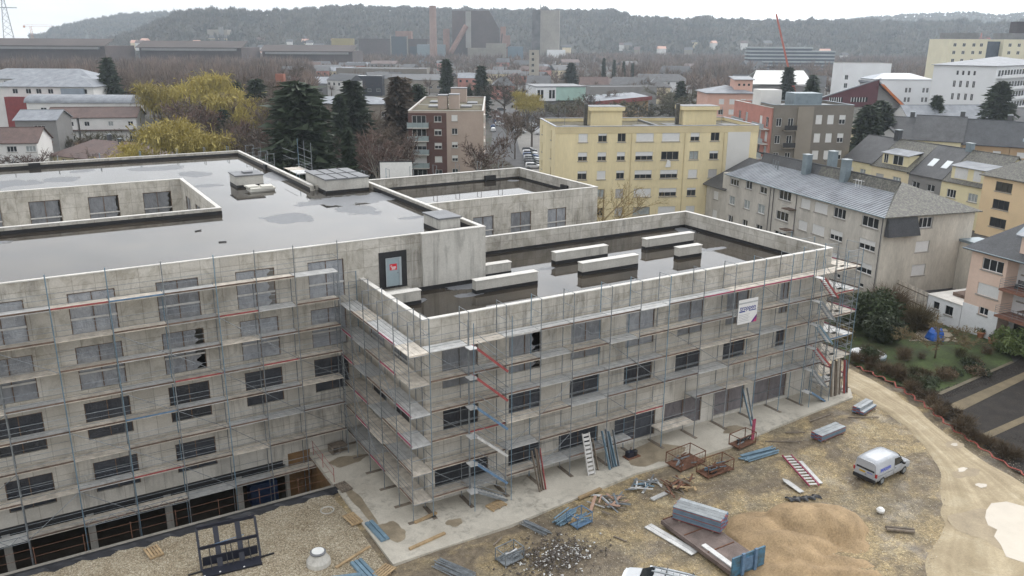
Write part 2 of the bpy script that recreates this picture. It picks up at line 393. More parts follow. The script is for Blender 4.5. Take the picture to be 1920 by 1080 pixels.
# site earth: gently uneven grid south of the apron
nx, ny = 110, 60
xs = np.linspace(-48, 47, nx); ys = np.linspace(-52, 5.4, ny)
XX, YY = np.meshgrid(xs, ys)
ZZ = -.06+.05*np.sin(XX*.7+1.3*np.sin(YY*.5))*np.cos(YY*.6)
ZZ = np.where(XX > np.interp(YY, [-52, -36, -26, -19.5, -15.5, -11.4, -7, -2.5, 5], [22, 31, 34.5, 36, 37, 38.8, 41, 43, 44]), -.22, ZZ)
V = np.stack([XX.ravel(), YY.ravel(), ZZ.ravel()], 1)
idx = np.arange(nx*ny).reshape(ny, nx)
F = np.stack([idx[:-1, :-1], idx[:-1, 1:], idx[1:, 1:], idx[1:, :-1]], -1).reshape(-1, 4)
tag(ob('site_ground', npmesh('site_ground', V, F, earth_mat(), True)), kind='structure')
GRAV = gravel_mat()
sheet('gravel_yard', [(-48, -30), (-14, -22), (-6.2, -9), (-5.0, -4.9), (-4.95, 1.5), (-5.2, 4.6), (-5.1, 5.3), (-34, 5.3), (-48, 5.3)], .02, GRAV)
# concrete apron round the right wing
ap = MB(); ap.prism([(-4.6, -5.0), (3.5, -4.95), (9.6, -4.35), (14.6, -3.8), (20, -4.2), (24.3, -4.25), (28.7, -3.65), (33.5, -3.25), (39.2, -2.95), (40.6, -1.6), (40.6, 6), (38.3, 6), (38.3, 0), (0, 0), (0, 10.9), (-4.6, 10.9)], -.2, .1)
ap = ap.build('apron', SLAB); ap['kind'] = 'structure'
WETC = M('damp_concrete', (.30, .25, .18), .3, .3, .9, .2)
rp = random.Random(3)
def blot(name, cx, cy, rx, ry, z, mat, n=26, jag=.22, rz=0., kind='structure'):
    b = MB(); ph = [rp.uniform(0, 6.28) for _ in range(4)]; p = []
    for i in range(n):
        t = 2*math.pi*i/n; k = 1+jag*(math.sin(2*t+ph[0])*.5+math.sin(3*t+ph[1])*.5+math.sin(5*t+ph[2])*.35+math.sin(9*t+ph[3])*.2)
        x, y = rx*k*math.cos(t), ry*k*math.sin(t); p.append((cx+x*math.cos(rz)-y*math.sin(rz), cy+x*math.sin(rz)+y*math.cos(rz), z))
    b.quad(*p); o = b.build(name, mat); o['kind'] = kind
    return o
for cx, cy_, rx, ry in ((17.6, -2.2, 2.2, 1.6), (-3.9, 2.2, .35, 2.6), (-2.6, 8.3, 1.2, .8), (25.6, -2.2, 1.1, .5), (-3.4, -1.8, .9, 1.1), (.5, -2.9, .6, .4)):
    blot('damp_patch', cx, cy_, rx, ry, .106, WETC)
# dirt track
def track(name, outer, inner, z, mat, nseg=46, nc=9):
    def res(p):
        p = np.array(p, float); d = np.r_[0, np.cumsum(np.hypot(*np.diff(p, axis=0).T))]; s = np.linspace(0, d[-1], nseg)
        return np.stack([np.interp(s, d, p[:, 0]), np.interp(s, d, p[:, 1])], 1)
    A, B = res(outer), res(inner); rg = np.random.RandomState(4)
    A += rg.normal(0, .12, A.shape); B += rg.normal(0, .16, B.shape)
    t = np.r_[0, np.linspace(.07, .93, nc-2), 1]
    P = A[:, None]*(1-t)[None, :, None]+B[:, None]*t[None, :, None]
    zz_ = np.full((nseg, nc), z); zz_[:, 0] = zz_[:, -1] = -.16; zz_ += np.random.RandomState(8).normal(0, .003, zz_.shape)
    V = np.concatenate([P.reshape(-1, 2), zz_.reshape(-1, 1)], 1)
    ix = np.arange(nseg*nc).reshape(nseg, nc); F = np.stack([ix[:-1, :-1], ix[:-1, 1:], ix[1:, 1:], ix[1:, :-1]], -1).reshape(-1, 4)
    me = npmesh(name, V, F, mat); at = me.attributes.new('across', 'FLOAT', 'POINT'); at.data.foreach_set('value', np.tile(t*3, nseg).astype(np.float32))
    return tag(ob(name, me), kind='structure')
track('dirt_track', [(47.5, 22), (46, 12), (45.2, 5), (44.7, 1.9), (44.2, -2.5), (42.3, -7), (40.0, -11.4), (38.2, -15.5), (37.2, -19.5), (36, -26), (33, -36), (26, -48)],
      [(41.4, 22), (41.2, 12), (40.7, 4), (40.2, -1.7), (39.4, -4.9), (38.6, -7.9), (35.8, -12.2), (32.8, -15.1), (29.2, -17.4), (25.2, -19.3), (20.7, -21.5), (11, -31)], .03, road_mat())
MILK = M('milky_puddle_water', (.40, .345, .265), .3, .1, .5)
WMUD = M('wet_track_mud', (.33, .265, .175), .75, .2, .8, .15)
blot('wet_mud', 30.9, -21.6, 3.5, 2.7, .036, WMUD, 40, .16, -.6); blot('wet_mud', 38.6, -12.6, .9, .5, .036, WMUD); blot('wet_mud', 35.2, -15.6, 1.2, .6, .036, WMUD)
pd = MB(); pd.quad(*[(x, y, .045) for x, y in [(30.6, -19.7), (31.6, -19.2), (32.7, -18.9), (33.8, -19.3), (34.2, -20.2), (33.0, -21.2), (33.6, -22.6), (32.0, -23.9), (29.6, -24.3), (27.9, -23.9), (27.5, -22.8), (28.4, -22.0), (29.0, -21.2), (29.9, -20.9), (29.9, -20.3)]])
pd.build('puddle', MILK)['kind'] = 'structure'
for cx, cy_, rx, ry in ((38.6, -12.6, .35, .2), (35.4, -15.2, .5, .22), (34.4, -17.2, .4, .3), (31.2, -12.0, .45, .3)):
    blot('puddle', cx, cy_, rx, ry, .046, MILK)
# small stones scattered over the earth and the gravel: nobody could count them
def stones(name, n, region, smin, smax, mat, label, seed, z=.0):
    rg = np.random.RandomState(seed); x = rg.uniform(region[0], region[1], n); y = rg.uniform(region[2], region[3], n)
    ok = ~((x > -4.8) & (x < 40.8) & (y > -5.1)) & ~((x > -34) & (x < -4.5) & (y > 5.1)) & (y < 5.2)
    x, y = x[ok], y[ok]; n = len(x); s = rg.uniform(smin, smax, n)*rg.uniform(.6, 1.2, n)
    base = np.array([[1, 0, 0], [-1, .1, 0], [0, 1, 0], [.1, -1, 0], [0, 0, .8], [0, 0, -.5]])
    a = rg.uniform(0, 6.28, n); ca, sa = np.cos(a), np.sin(a)
    B = base[None]*rg.uniform(.6, 1.2, (n, 6, 1)); X = (B[..., 0]*ca[:, None]-B[..., 1]*sa[:, None])*s[:, None]+x[:, None]; Y = (B[..., 0]*sa[:, None]+B[..., 1]*ca[:, None])*s[:, None]+y[:, None]; Zc = B[..., 2]*s[:, None]+z+s[:, None]*.3
    V = np.stack([X, Y, Zc], -1).reshape(-1, 3)
    f = np.array([[0, 2, 4], [2, 1, 4], [1, 3, 4], [3, 0, 4]]); F = (f[None]+np.arange(n)[:, None, None]*6).reshape(-1, 3)
    tag(ob(name, npmesh(name, V, F, mat)), label, 'gravel', kind='stuff')
STONE = M('limestone_chips', (.52, .47, .37), .9, .3, 9)
STONED = M('brown_chips', (.26, .21, .15), .9, .4, 9)
stones('gravel', 24000, (-30, -5, -16, 5.3), .018, .045, STONE, 'loose pale limestone gravel covering the yard beside the pit', 1, .02)
stones('gravel', 14000, (-6, 40, -26, -2), .018, .045, STONED, 'loose brown stones on the muddy site earth', 2, -.03)
stones('gravel', 9000, (4, 41, -26, -2), .016, .045, STONE, 'loose pale stones on the muddy site earth', 5, -.03)
# ------------------------------------------------------------------ the concrete building under construction
BLD = E('concrete_building', 'long raw concrete building under construction wrapped in scaffolding with flooded flat roofs', 'building', (0, 0, 0))
HR, HL, HM, ZR, ZL, ZM = 12.9, 15.7, 14.4, 11.35, 15.2, 13.2
D0, DR = 10.89, 18.2
def window(u0, u1, z0, z1, wallM, style, gap=0, lip=.14, seedv=0):
    """plastic-sheeted opening: parts hang from the building, sub-parts from the window; local frame of its wall (matrix loc,rz)"""
    loc, rz = wallM
    w, h = u1-u0, z1-z0
    mat = {'s': SHEET, 'd': SHEET_DARK, 'p': SHEET_PUR}[style]
    def mk():
        b = MB(); wg = w-gap; n = 6
        for i in range(n):         # slightly billowing sheet
            a, c = i/n*wg, (i+1)/n*wg
            ya, yc = (.02*math.sin(i*2.1+seedv), .02*math.sin((i+1)*2.1+seedv))
            zb = .0
            b.quad((a, ya, zb), (c, yc, zb), (c, yc*.3, h), (a, ya*.3, h))
        if gap:                     # torn, ragged free edge
            for k in range(5):
                t = h*(k+.2)/5; b.quad((wg, 0, t), (wg+gap*rp.uniform(.15, .6), .015, t+.22), (wg, 0, t+h/6))
        return b.mesh('plastic_sheet', mat)
    def frame():
        b = MB()
        for a, c in ((0, .06), (w/2-.03, w/2+.03), (w-.06, w)): b.box(a, -.05, 0, c, -.012, h)
        b.box(.06, -.05, h-.07, w/2-.03, -.012, h); b.box(w/2+.03, -.05, h-.07, w-.06, -.012, h)
        return b.mesh('window', WOODF)
    ca, sa = math.cos(rz), math.sin(rz)
    wx = loc[0]+u0*ca-lip*sa; wy = loc[1]+u0*sa+lip*ca
    o = ob('window', cached(('wf', round(w, 2), round(h, 2)), frame), BLD, (wx, wy, z0), (0, 0, rz))
    ob('plastic_sheet', mk() if gap else cached(('ws', round(w, 2), round(h, 2), style), mk), o)
    def gb(): return MB().box(.03, -.1, 0, w-.03, -.062, .13 if style == 's' else .05).mesh('guard_board', BOARD if style == 's' else STEEL)
    ob('guard_board', cached(('gb', round(w, 2), style == 's'), gb), o, (0, 0, h*.36))
    if style == 'd':
        ob('guard_board', cached(('gb', round(w, 2), False), gb), o, (0, 0, h*.70))
    return o
def wall(name, loc, rz, U0, U1, Z0, Z1, wins, T=.3, mat=CONC):
    holes = [w[:4] for w in wins]
    b = wall_mb(U0, U1, Z0, Z1, holes, T)
    o = b.build(name, mat, BLD, (loc[0], loc[1], 0), (0, 0, rz))
    for w in wins:
        if len(w) > 4 and w[4]: window(w[0], w[1], w[2], w[3], (loc, rz), w[4], w[5] if len(w) > 5 else 0, seedv=w[0])
    return o
RC = [(1.25, 3.87), (6.2, 8.82), (11.24, 13.84), (16.1, 18.78), (21.1, 23.65), (26.1, 28.5), (32.1, 33.15)]
wr_ = []
for i, (a, c) in enumerate(RC):
    wr_.append((a, c, 8.05, 11.0, 's', .75 if i == 1 else 0)); wr_.append((a, c, 4.5, 6.95, 'd'))
for a, c in ((.55, 4.6), (6.2, 8.85), (10.4, 13.9), (15.45, 19.4), (20.3, 24.2), (25.6, 28.95), (29.98, 34.0)):
    wr_.append((a, c, .32, 2.62, 'd' if a < 20 else 'p'))
wall('front_wall', (0, 0), 0, 0, 38.04, 0, HR, wr_)
ws_ = []
for u in (1.6, 5.6):
    for z0, z1, st in ((8.05, 11.0, 's'), (4.5, 6.95, 'd'), (.6, 2.6, 'd')): ws_.append((u, u+2.6, z0, z1, st))
wall('side_wall', (0, D0), -math.pi/2, 0, D0-.3-.003, 0, HR, ws_)
wall('end_wall', (38.04, .303), math.pi/2, 0, DR-.303, 0, HR, [(3, 5.6, 8.05, 11.0, 's'), (3, 5.6, 4.5, 6.95, 'd'), (9, 11.6, 8.05, 11.0, 's'), (9, 11.6, 4.5, 6.95, 'd')])
wall('back_wall', (37.737, DR), math.pi, 0, 27.4, 0, HR, [])
LC = [(-28.8, -26.1), (-23.75, -21.1), (-18.78, -16.1), (-13.72, -11.1), (-8.72, -6.1), (-3.77, -1.15)]
wl_ = []
for i, (a, c) in enumerate(LC):
    wl_.append((a, c, 11.85, 14.6, 's', .5 if i == 4 else 0)); wl_.append((a, c, 8.2, 11.1, 's', .6 if i == 3 else 0)); wl_.append((a, c, 4.75, 7.3, 'd'))
    if i < 4: wl_.append((a, c, .95, 3.1, 'd'))
wall('long_wall', (0, D0), 0, -34, 10.3-5.4, -.35, HL, wl_)
# below the fascia the basement is open between columns
for x in (-33.7, -29, -24.2, -19.4, -14.6, -9.8, -6.2):
    MB().box(x-.22, D0+.05, -3.6, x+.22, D0+.5, -.352).build('basement_column', CONC_LIGHT, BLD)
MB().box(-34, D0-.06, -.42, -6.6, D0-.005, 0).build('black_fascia', BLACK, BLD)
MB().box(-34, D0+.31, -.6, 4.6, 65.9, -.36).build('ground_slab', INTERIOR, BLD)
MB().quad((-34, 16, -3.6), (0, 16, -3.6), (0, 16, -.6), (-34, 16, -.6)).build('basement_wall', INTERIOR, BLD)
PLY = M('brown_plywood', (.20, .115, .05), .7, .3, 1.5, .2)
MB().box(-6.2, D0-.02, -3.6, -4.55, D0+.02, .4).build('plywood_panel', PLY, BLD)
# stair block, right side wall and rear walls of the high part
b = MB(); b.box(4.9, D0-.32, ZR-.2, 10.3, D0+.3, HL+.003); b.build('stair_block_wall', CONC_LIGHT, BLD)
wall('side_wall', (10.297, D0+.303), math.pi/2, 0, 24.5, 3, HL-.002, [], .3)
wall('side_wall', (4.68, 35.4), math.pi/2, 0, 30.8, 3, HL-.002, [], .3)
wall('back_wall', (4.377, 66.2), math.pi, 0, 38.4, 3, HL, [], .3)
wall('side_wall', (4.983, 35.7), 0, 0, 5.3, 10, HL-.004, [], .3)
# middle wing
wall('front_wall', (10.6, 27.26), 0, 0, 22.9, 0, HM, [(18.13-10.6, 20.5-10.6, 10.2, 12.6, 's'), (22.52-10.6, 25.0-10.6, 10.2, 12.65, 's'), (27.04-10.6, 29.42-10.6, 10.2, 12.6, 's')], .3)
wall('end_wall', (33.5, 27.563), math.pi/2, 0, 15.7, 0, HM-.002, [], .3)
wall('back_wall', (33.197, 43.563), math.pi, 0, 28, 0, HM, [], .3)
# copings: pale band on top of every parapet
def cope(x0, y0, x1, y1, z): MB().box(x0, y0, z, x1, y1, z+.07).build('coping', COPE, BLD)
cope(-.03, -.03, 38.07, .33, HR+.002); cope(-.03, .333, .33, D0-.003, HR+.002); cope(37.71, .333, 38.07, DR-.33, HR+.002); cope(10.35, DR-.327, 38.07, DR+.03, HR+.002)
cope(-34, D0-.03, 4.86, D0+.2, HL+.002); cope(4.863, D0-.35, 10.33, D0+.2, HL+.005); cope(9.97, D0+.203, 10.33, 35.6, HL+.002)
cope(4.35, 35.85, 4.71, 65.9, HL+.002); cope(-34, 65.9, 4.71, 66.23, HL+.002)
cope(10.62, 27.23, 33.53, 27.56, HM+.002); cope(33.17, 27.563, 33.53, 43.2, HM+.002); cope(5.2, 43.203, 33.53, 43.59, HM+.002)
# roofs: bitumen under rain water
WET_L = wet_roof('flooded_roof_high', [(6.6, 29.0, 5.2, 2.6), (5.0, 24.3, 1.9, 2.6), (-1.4, 23.6, 2.3, 2.2), (-3.6, 52, 1.6, 2.2), (-6.8, 58.5, 3.2, 2.0), (-16.5, 55, 1.8, 2), (-21.5, 54.5, 3.4, 2.4), (-24, 25.5, 2.5, 1), (4.2, 46.5, 1.7, 3.2), (-14.2, 60.5, 1.3, 1.1), (8.2, 18.8, 1.5, .5), (-4, 43.5, 1.5, 1)])
WET_R = wet_roof('flooded_roof_low', [(9.4, 10.3, 3.2, 1.1), (3.2, 8.6, 1.0, .8), (16.4, 11.3, .9, .4), (33.8, 9.4, 1.8, .5), (7.7, 7.9, 1.3, .5), (36.7, 16.3, .9, 1.4)])
WET_M = wet_roof('flooded_roof_middle', [(14, 40, 2, 1), (31.5, 41.8, .9, .6)])
MB().quad((.3, .3, ZR), (37.74, .3, ZR), (37.74, DR-.3, ZR), (.3, DR-.3, ZR)).build('roof_deck', WET_R, BLD)
MB().quad((10.32, 27.56, ZM), (33.2, 27.56, ZM), (33.2, 43.26, ZM), (10.32, 43.26, ZM)).build('roof_deck', WET_M, BLD)
AX, AY0, AY1 = -6.1, 28.4, 45.9
rl = MB()
for x0, x1, y0, y1 in ((-34, 10.0, D0+.2, AY0-.3), (AX+.3, 10.0, AY0-.3, 35.7), (AX+.3, 4.38, 35.7, 65.9), (-34, AX+.3, AY1+.3, 65.9)):
    rl.quad((x0, y0, ZL), (x1, y0, ZL), (x1, y1, ZL), (x0, y1, ZL))
rl.build('roof_deck', WET_L, BLD)
# atrium light well in the high roof
wall('atrium_wall', (-34, AY1), 0, 0, 34+AX+.3, 3, HL, [(14.1, 16.8, 11.9, 14.6, 's', .25), (19.2, 21.95, 11.9, 14.6, 's', .3), (24.2, 26.9, 11.9, 14.58, 's', .35), (9.1, 11.8, 11.9, 14.6, 's')], .3, CONC)
wall('atrium_wall', (AX, AY1-.003), -math.pi/2, 0, 17.2, 3, HL-.002, [(2.2, 4.8, 12.0, 14.4, 's'), (7.2, 9.8, 12.0, 14.4, 's'), (12, 14.6, 12, 14.4, 's')], .3, CONC)
wall('atrium_wall', (AX+.3, AY0), math.pi, 0, 34+AX+.3, 3, HL, [], .3, CONC)
cope(-34, AY0-.32, AX+.33, AY0+.02, HL+.002); cope(AX-.02, AY0+.023, AX+.32, AY1-.02, HL+.002); cope(-34, AY1-.017, AX+.33, AY1+.32, HL+.002)
MB().quad((-34, AY0, 6), (AX, AY0, 6), (AX, AY1, 6), (-34, AY1, 6)).build('atrium_floor', CONC, BLD)
# black bitumen upstands along the parapets
def upst(x0, y0, x1, y1, z0, z1): MB().box(x0, y0, z0, x1, y1, z1).build('bitumen_upstand', BLACK, BLD)
upst(.303, DR-.33, 37.737, DR-.303, ZR-.05, ZR+.26); upst(37.71, .303, 37.737, DR-.333, ZR-.05, ZR+.26); upst(.303, .303, .33, D0-.35, ZR-.05, ZR+.3); upst(.333, D0-.35, 10.3, D0-.322, ZR-.05, ZR+.32); upst(10.3, D0-.3, 10.33, DR-.333, ZR-.05, ZR+.3)
upst(10.6, 43.23, 33.197, 43.26, ZM-.05, ZM+.2); upst(33.17, 27.57, 33.197, 43.227, ZM-.05, ZM+.2)
upst(-34, 65.87, 4.377, 65.9, ZL-.05, ZL+.27); upst(4.35, 35.8, 4.377, 65.867, ZL-.05, ZL+.27); upst(-34, AY0-.345, AX+.33, AY0-.322, ZL-.05, ZL+.3); upst(AX+.302, AY0-.32, AX+.325, AY1+.3, ZL-.05, ZL+.3); upst(9.945, D0+.3, 9.968, 33, ZL-.05, ZL+.3)
# roof drains (black boxes at the parapets)
for x, y, z, w_, d_ in ((29.0, 43.1, ZM+.36, 1.5, .3), (33.0, 33.0, ZM+.36, .3, 1.2), (-18.6, 65.7, ZL+.27, 1.2, .3), (4.25, 52, ZL+.27, .3, .9)):
    MB().box(x-w_/2, y-d_/2, z-.3, x+w_/2, y+d_/2, z+.28).build('roof_drain', BLACK, BLD)
# long upstand bars on the lower roof
for x0, x1, y0 in ((.9, 3.4, 7.75), (10.6, 13.1, 11.35), (7.95, 13.4, 7.8), (17.9, 23.4, 12.0), (17.85, 23.6, 8.03), (27.85, 33.6, 12.1), (28.2, 30.85, 8.1)):
    b = MB().box(x0, y0, ZR+.28, x1, y0+.62, ZR+.98); o = b.build('duct_upstand', CONC_LIGHT, BLD)
    MB().box(x0-.02, y0-.02, ZR-.05, x1+.02, y0+.64, ZR+.28).build('bitumen_base', BLACK, o)
    MB().box(x0-.05, y0-.05, ZR+.983, x1+.05, y0+.67, ZR+1.04).build('coping', COPE, o)
# roof door with black surround
MB().box(1.52, D0-.05, ZR+.5, 3.72, D0-.01, 14.65).build('door_surround', BLACK, BLD)
GREYD = M('grey_door_paint', (.30, .37, .40), .5, .08, 2)
dr = MB().box(2.02, D0-.12, 12.03, 3.22, D0-.055, 14.13).build('door', GREYD, BLD)
fr_ = MB(); fr_.box(2.0, D0-.16, 12.03, 2.08, D0-.122, 14.2); fr_.box(3.06, D0-.16, 12.03, 3.24, D0-.122, 14.2); fr_.box(2.08, D0-.16, 14.13, 3.06, D0-.122, 14.2); fr_.build('frame', M('door_frame', (.36, .40, .42), .5, .08, 2), dr)
MB().box(2.32, D0-.135, 13.25, 2.88, D0-.122, 13.72).build('warning_notice', M('notice_red', (.60, .015, .03), .5, .1, 2), dr, ); MB().box(2.9, D0-.16, 13.0, 3.0, D0-.122, 13.05).build('handle', STEEL, dr)
nb = MB()
for x0, x1, z in ((2.36, 2.5, 13.56), (2.4, 2.8, 13.46), (2.46, 2.8, 13.38), (2.46, 2.74, 13.3)): nb.box(x0, D0-.145, z, x1, D0-.137, z+.05)
nb.build('notice_print', WHITE, dr)
MB().box(1.6, D0-.9, ZR+.3, 3.7, D0-.36, ZR+.44).build('door_step', CONC_LIGHT, BLD)
# roof lanterns and boxes on the high roof
def roofbox(name, x0, x1, y0, y1, z0, z1, capm, seams=0):
    o = MB().box(x0, y0, z0+.25, x1, y1, z1-.12).build(name, CONC_LIGHT, BLD); MB().box(x0-.02, y0-.02, z0-.1, x1+.02, y1+.02, z0+.25).build('bitumen_base', BLACK, o)
    MB().box(x0-.1, y0-.1, z1-.118, x1+.1, y1+.1, z1).build('lid', capm, o)
    for i in range(seams):
        t = x0+(x1-x0)*(i+1)/(seams+1); MB().box(t-.03, y0-.08, z1+.002, t+.03, y1+.08, z1+.05).build('seam', M('dark_seam', (.05, .052, .056), .6, .2, 3), o)
    if seams:
        ym = (y0+y1)/2; MB().box(x0-.08, ym-.03, z1+.003, x1+.08, ym+.03, z1+.045).build('seam', MATS['dark_seam'], o)
    return o
roofbox('roof_lantern', 5.2, 9.6, 33.3, 39.6, ZL, 16.6, GREYMEM, 3)
roofbox('skylight_box', 7.25, 9.1, 12.5, 15.3, ZL, 16.35, GREYMEM)
roofbox('vent_box', -1.6, 1.1, 40.7, 43.6, ZL, 16.45, GREYMEM)
MB().box(-.6, 41.6, 16.452, .3, 42.6, 16.62).build('vent_cap', GREYMEM, BLD)
INS = M('insulation_board', (.62, .60, .54), .8, .08, 2)
pk = E('insulation_boards', 'short stack of pale insulation boards lying on the flooded upper roof beside the vent box', 'board stack', (-1.0, 37.6, ZL+.004))
for dx, dy, dz, a in ((0, 0, 0, .03), (.05, .03, .16, -.04), (-.1, .5, .32, .1), (1.15, .1, .32, -.06)):
    MB().box(0, 0, 0, 2.4 if dz < .3 else 1.1, 1.6 if dz < .3 else 1.2, .15).build('board', INS, pk, (dx, dy, dz), (0, 0, a))
for x, y, a in ((-9.1, 22.2, .4), (-8.3, 17.6, -.2)):
    MB().beam((x, y, ZL+.04), (x+.55*math.cos(a), y+.55*math.sin(a), ZL+.05), .08, .06).build('offcut', BLACK, BLD)
# excavation in front of the long wall
b = MB()
b.quad((PX0, PY0, -3.6), (PX1, PY0, -3.6), (PX1, 16, -3.6), (PX0, 16, -3.6))
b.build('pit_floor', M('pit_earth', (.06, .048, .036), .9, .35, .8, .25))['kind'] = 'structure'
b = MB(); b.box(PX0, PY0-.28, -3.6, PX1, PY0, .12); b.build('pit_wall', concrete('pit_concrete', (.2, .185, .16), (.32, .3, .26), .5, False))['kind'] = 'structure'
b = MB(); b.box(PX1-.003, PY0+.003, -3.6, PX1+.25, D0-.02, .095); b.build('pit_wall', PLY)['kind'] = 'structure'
MEMB = M('black_membrane', (.02, .021, .026), .45, .4, 1.2, .3)
mbk = MB(); n = 60
for i in range(n):
    x0 = PX0+(PX1-PX0)*i/n; x1 = PX0+(PX1-PX0)*(i+1)/n
    o0, o1 = .16*math.sin(i*1.3)+.1*math.sin(i*3.1), .16*math.sin((i+1)*1.3)+.1*math.sin((i+1)*3.1)
    mbk.quad((x0, PY0-.30, .13), (x1, PY0-.30, .13), (x1, PY0-.55, .16), (x0, PY0-.55, .16)); mbk.quad((x0, PY0-.55, .16), (x1, PY0-.55, .16), (x1, PY0-.95-o1, .035), (x0, PY0-.95-o0, .035))
tag(mbk.build('pit_membrane', MEMB), 'long strip of black waterproofing membrane along the edge of the excavation', 'membrane')
rb = MB(); rb.box(-8.9, 11.8, -3.6, -6.9, 13, -2.0); tag(rb.build('blue_tank', M('blue_tank', (.02, .045, .12), .5, .2, 2)), 'dark blue tank standing in the shade of the open basement', 'tank')
# ------------------------------------------------------------------ scaffolding
def tubem(L, r=.024, mat=STEEL, axis='x'):
    def mk():
        b = MB(); b.bar((0, 0, 0), (L, 0, 0) if axis == 'x' else ((0, 0, L) if axis == 'z' else (0, L, 0)), r, 5); return b.mesh('tube', mat)
    return cached(('tube', round(L, 2), r, mat.name, axis), mk)
def deckm(L, wd, mat):
    def mk():
        b = MB(); k = 3; pw = wd/k
        for i in range(k): b.box(.03, i*pw+.012, -.05+.006*(i % 2), L-.03, (i+1)*pw-.012, .006*(i % 2))
        b.box(0, 0, -.09, .05, wd, -.051); b.box(L-.05, 0, -.09, L, wd, -.051)
        return b.mesh('deck', mat)
    return cached(('deck', round(L, 2), round(wd, 2), mat.name), mk)
def toem(L, mat):
    return cached(('toe', round(L, 2), mat.name), lambda: MB().box(0, -.02, .01, L, .02, .11).mesh('toe_board', mat))
rs = random.Random(11)
def scaffold(label, loc, rz, us, levels, ztop, zbot, yin=-.35, yout=-1.35, toes=None, skip=(), inner=True, brace=None, topframes=True, ends=True, plates=True):
    t = E('scaffold', label, 'scaffolding', loc, rz, None)
    wd = abs(yout-yin)
    for i, u in enumerate(us):
        for y in (yin, yout) if inner else (yout,):
            zt = ztop if y == yout or topframes else levels[-1]+.1
            mm = STEELB if rs.random() < .25 else STEEL
            ob('standard', tubem(zt-zbot, .035, mm, 'z'), t, (u, y, zbot))
        if topframes:
            for dz in (.03, 1.0): ob('top_rail', tubem(wd, .02, STEEL, 'y'), t, (u, yout, ztop-dz))
        for z in levels: ob('transom', tubem(wd, .02, STEEL, 'y'), t, (u, yout, z-.11))
        if plates: MB().box(-.14, yout-.35, zbot-.03, .14, yin+.15, zbot+.02).build('sole_board', WOODD, t, (u, 0, 0))
    for i in range(len(us)-1):
        u, L = us[i], us[i+1]-us[i]
        for j, z in enumerate(levels):
            if (i, j) in skip: continue
            dm = DECKM if rs.random() < .4 else DECK
            ob('deck', deckm(L, wd-.06, dm), t, (u, yout+.03, z))
            for hh in (.36, .7, 1.04): ob('guardrail', tubem(L, .0155), t, (u, yout, z+hh))
            tm = None
            if toes is not None: tm = toes(i, j)
            if tm is not None: ob('toe_board', toem(L-.02, tm), t, (u+.01, yout+.055, z))
            if inner and rs.random() < .2: ob('guardrail', tubem(L, .015), t, (u, yin, z+1.0))
        if topframes:
            for hh in (.55, 1.05):
                pass
    if ends:
        for u in (us[0], us[-1]):
            for z in levels: ob('guardrail', tubem(wd, .02, STEEL, 'y'), t, (u, yout, z+1.0))
    for (i, j) in (brace or ()):
        if i+1 < len(us) and j+1 < len(levels):
            b = MB(); b.bar((us[i], yout-.03, levels[j]), (us[i+1], yout-.03, levels[j+1]), .02, 4) if (i+j) % 2 else b.bar((us[i+1], yout-.03, levels[j]), (us[i], yout-.03, levels[j+1]), .02, 4)
            b.build('diagonal_brace', STEEL, t)
    return t
def toesR(i, j):
    k = (i*7+j*13) % 11
    if j == 5: return {8: PAINT_MAG, 9: PAINT_MAG, 10: PAINT_MAG, 11: PAINT_MAG, 3: TOE, 2: DECKM}.get(i, TOE if k < 6 else None)
    return [PAINT_RED if (i+j) % 2 else TOE, TOE, TOE, TOE, TOE, None, TOE, PAINT_BLUE if (i+j) % 3 == 0 else None, TOE, TOE, None][k]
RX = [-.35, 2.35, 5.05, 7.7, 10.3, 13.45, 16.05, 18.7, 22.0, 25.15, 28.3, 31.35, 34.0, 36.6, 39.3]
LV = [1.4, 3.4, 5.35, 7.38, 9.4, 11.4]
scaffold('scaffold along the right wing facing the muddy yard, carrying the white banner', (0, 0, 0), 0, RX, LV, 13.6, .11, toes=toesR, yout=-1.6,
         skip={(9, 0), (10, 0), (11, 0), (12, 0), (8, 0), (6, 0), (7, 1)}, brace=[(4, 4), (7, 3), (9, 2), (3, 2), (11, 3), (12, 1), (5, 1), (8, 0), (2, 1), (10, 4), (6, 2), (0, 0), (0, 2), (0, 4), (1, 3), (5, 3), (9, 4), (12, 3), (11, 1), (3, 0), (8, 2)])
def toesS(i, j): return [TOE, PAINT_MAG, None, TOE, None, TOE, PAINT_MAG][(i*3+j*5) % 7]
# short side of the right wing (runs from the long wall to the corner)
scaffold('scaffold on the short side of the right wing by the inner corner', (0, D0, 0), -math.pi/2, [.2, 2.55, 5.1, 7.7, 10.25, 12.49], LV, 13.6, .11, toes=toesS, yout=-1.75, brace=[(0, 0), (1, 1), (0, 2), (2, 0), (1, 3), (3, 3)])
def toesL(i, j):
    tab = {(4, 7): PAINT_RED, (5, 7): PAINT_BLUE, (2, 7): PAINT_GREEN, (6, 7): TOE, (7, 6): PAINT_RED, (5, 3): PAINT_BLUE, (6, 4): PAINT_RED}
    return tab.get((i, j), [TOE, TOE, None, TOE, PAINT_RED if (i+j) % 3 == 0 else TOE, TOE, None, TOE][(i*5+j*3) % 8])
LX = [-32.4, -29.2, -26.0, -22.95, -19.8, -16.6, -13.45, -10.3, -7.72, -5.14, -2.07]
LVL = [-.4, 2.05, 4.15, 6.15, 8.15, 10.15, 12.1, 14.12]
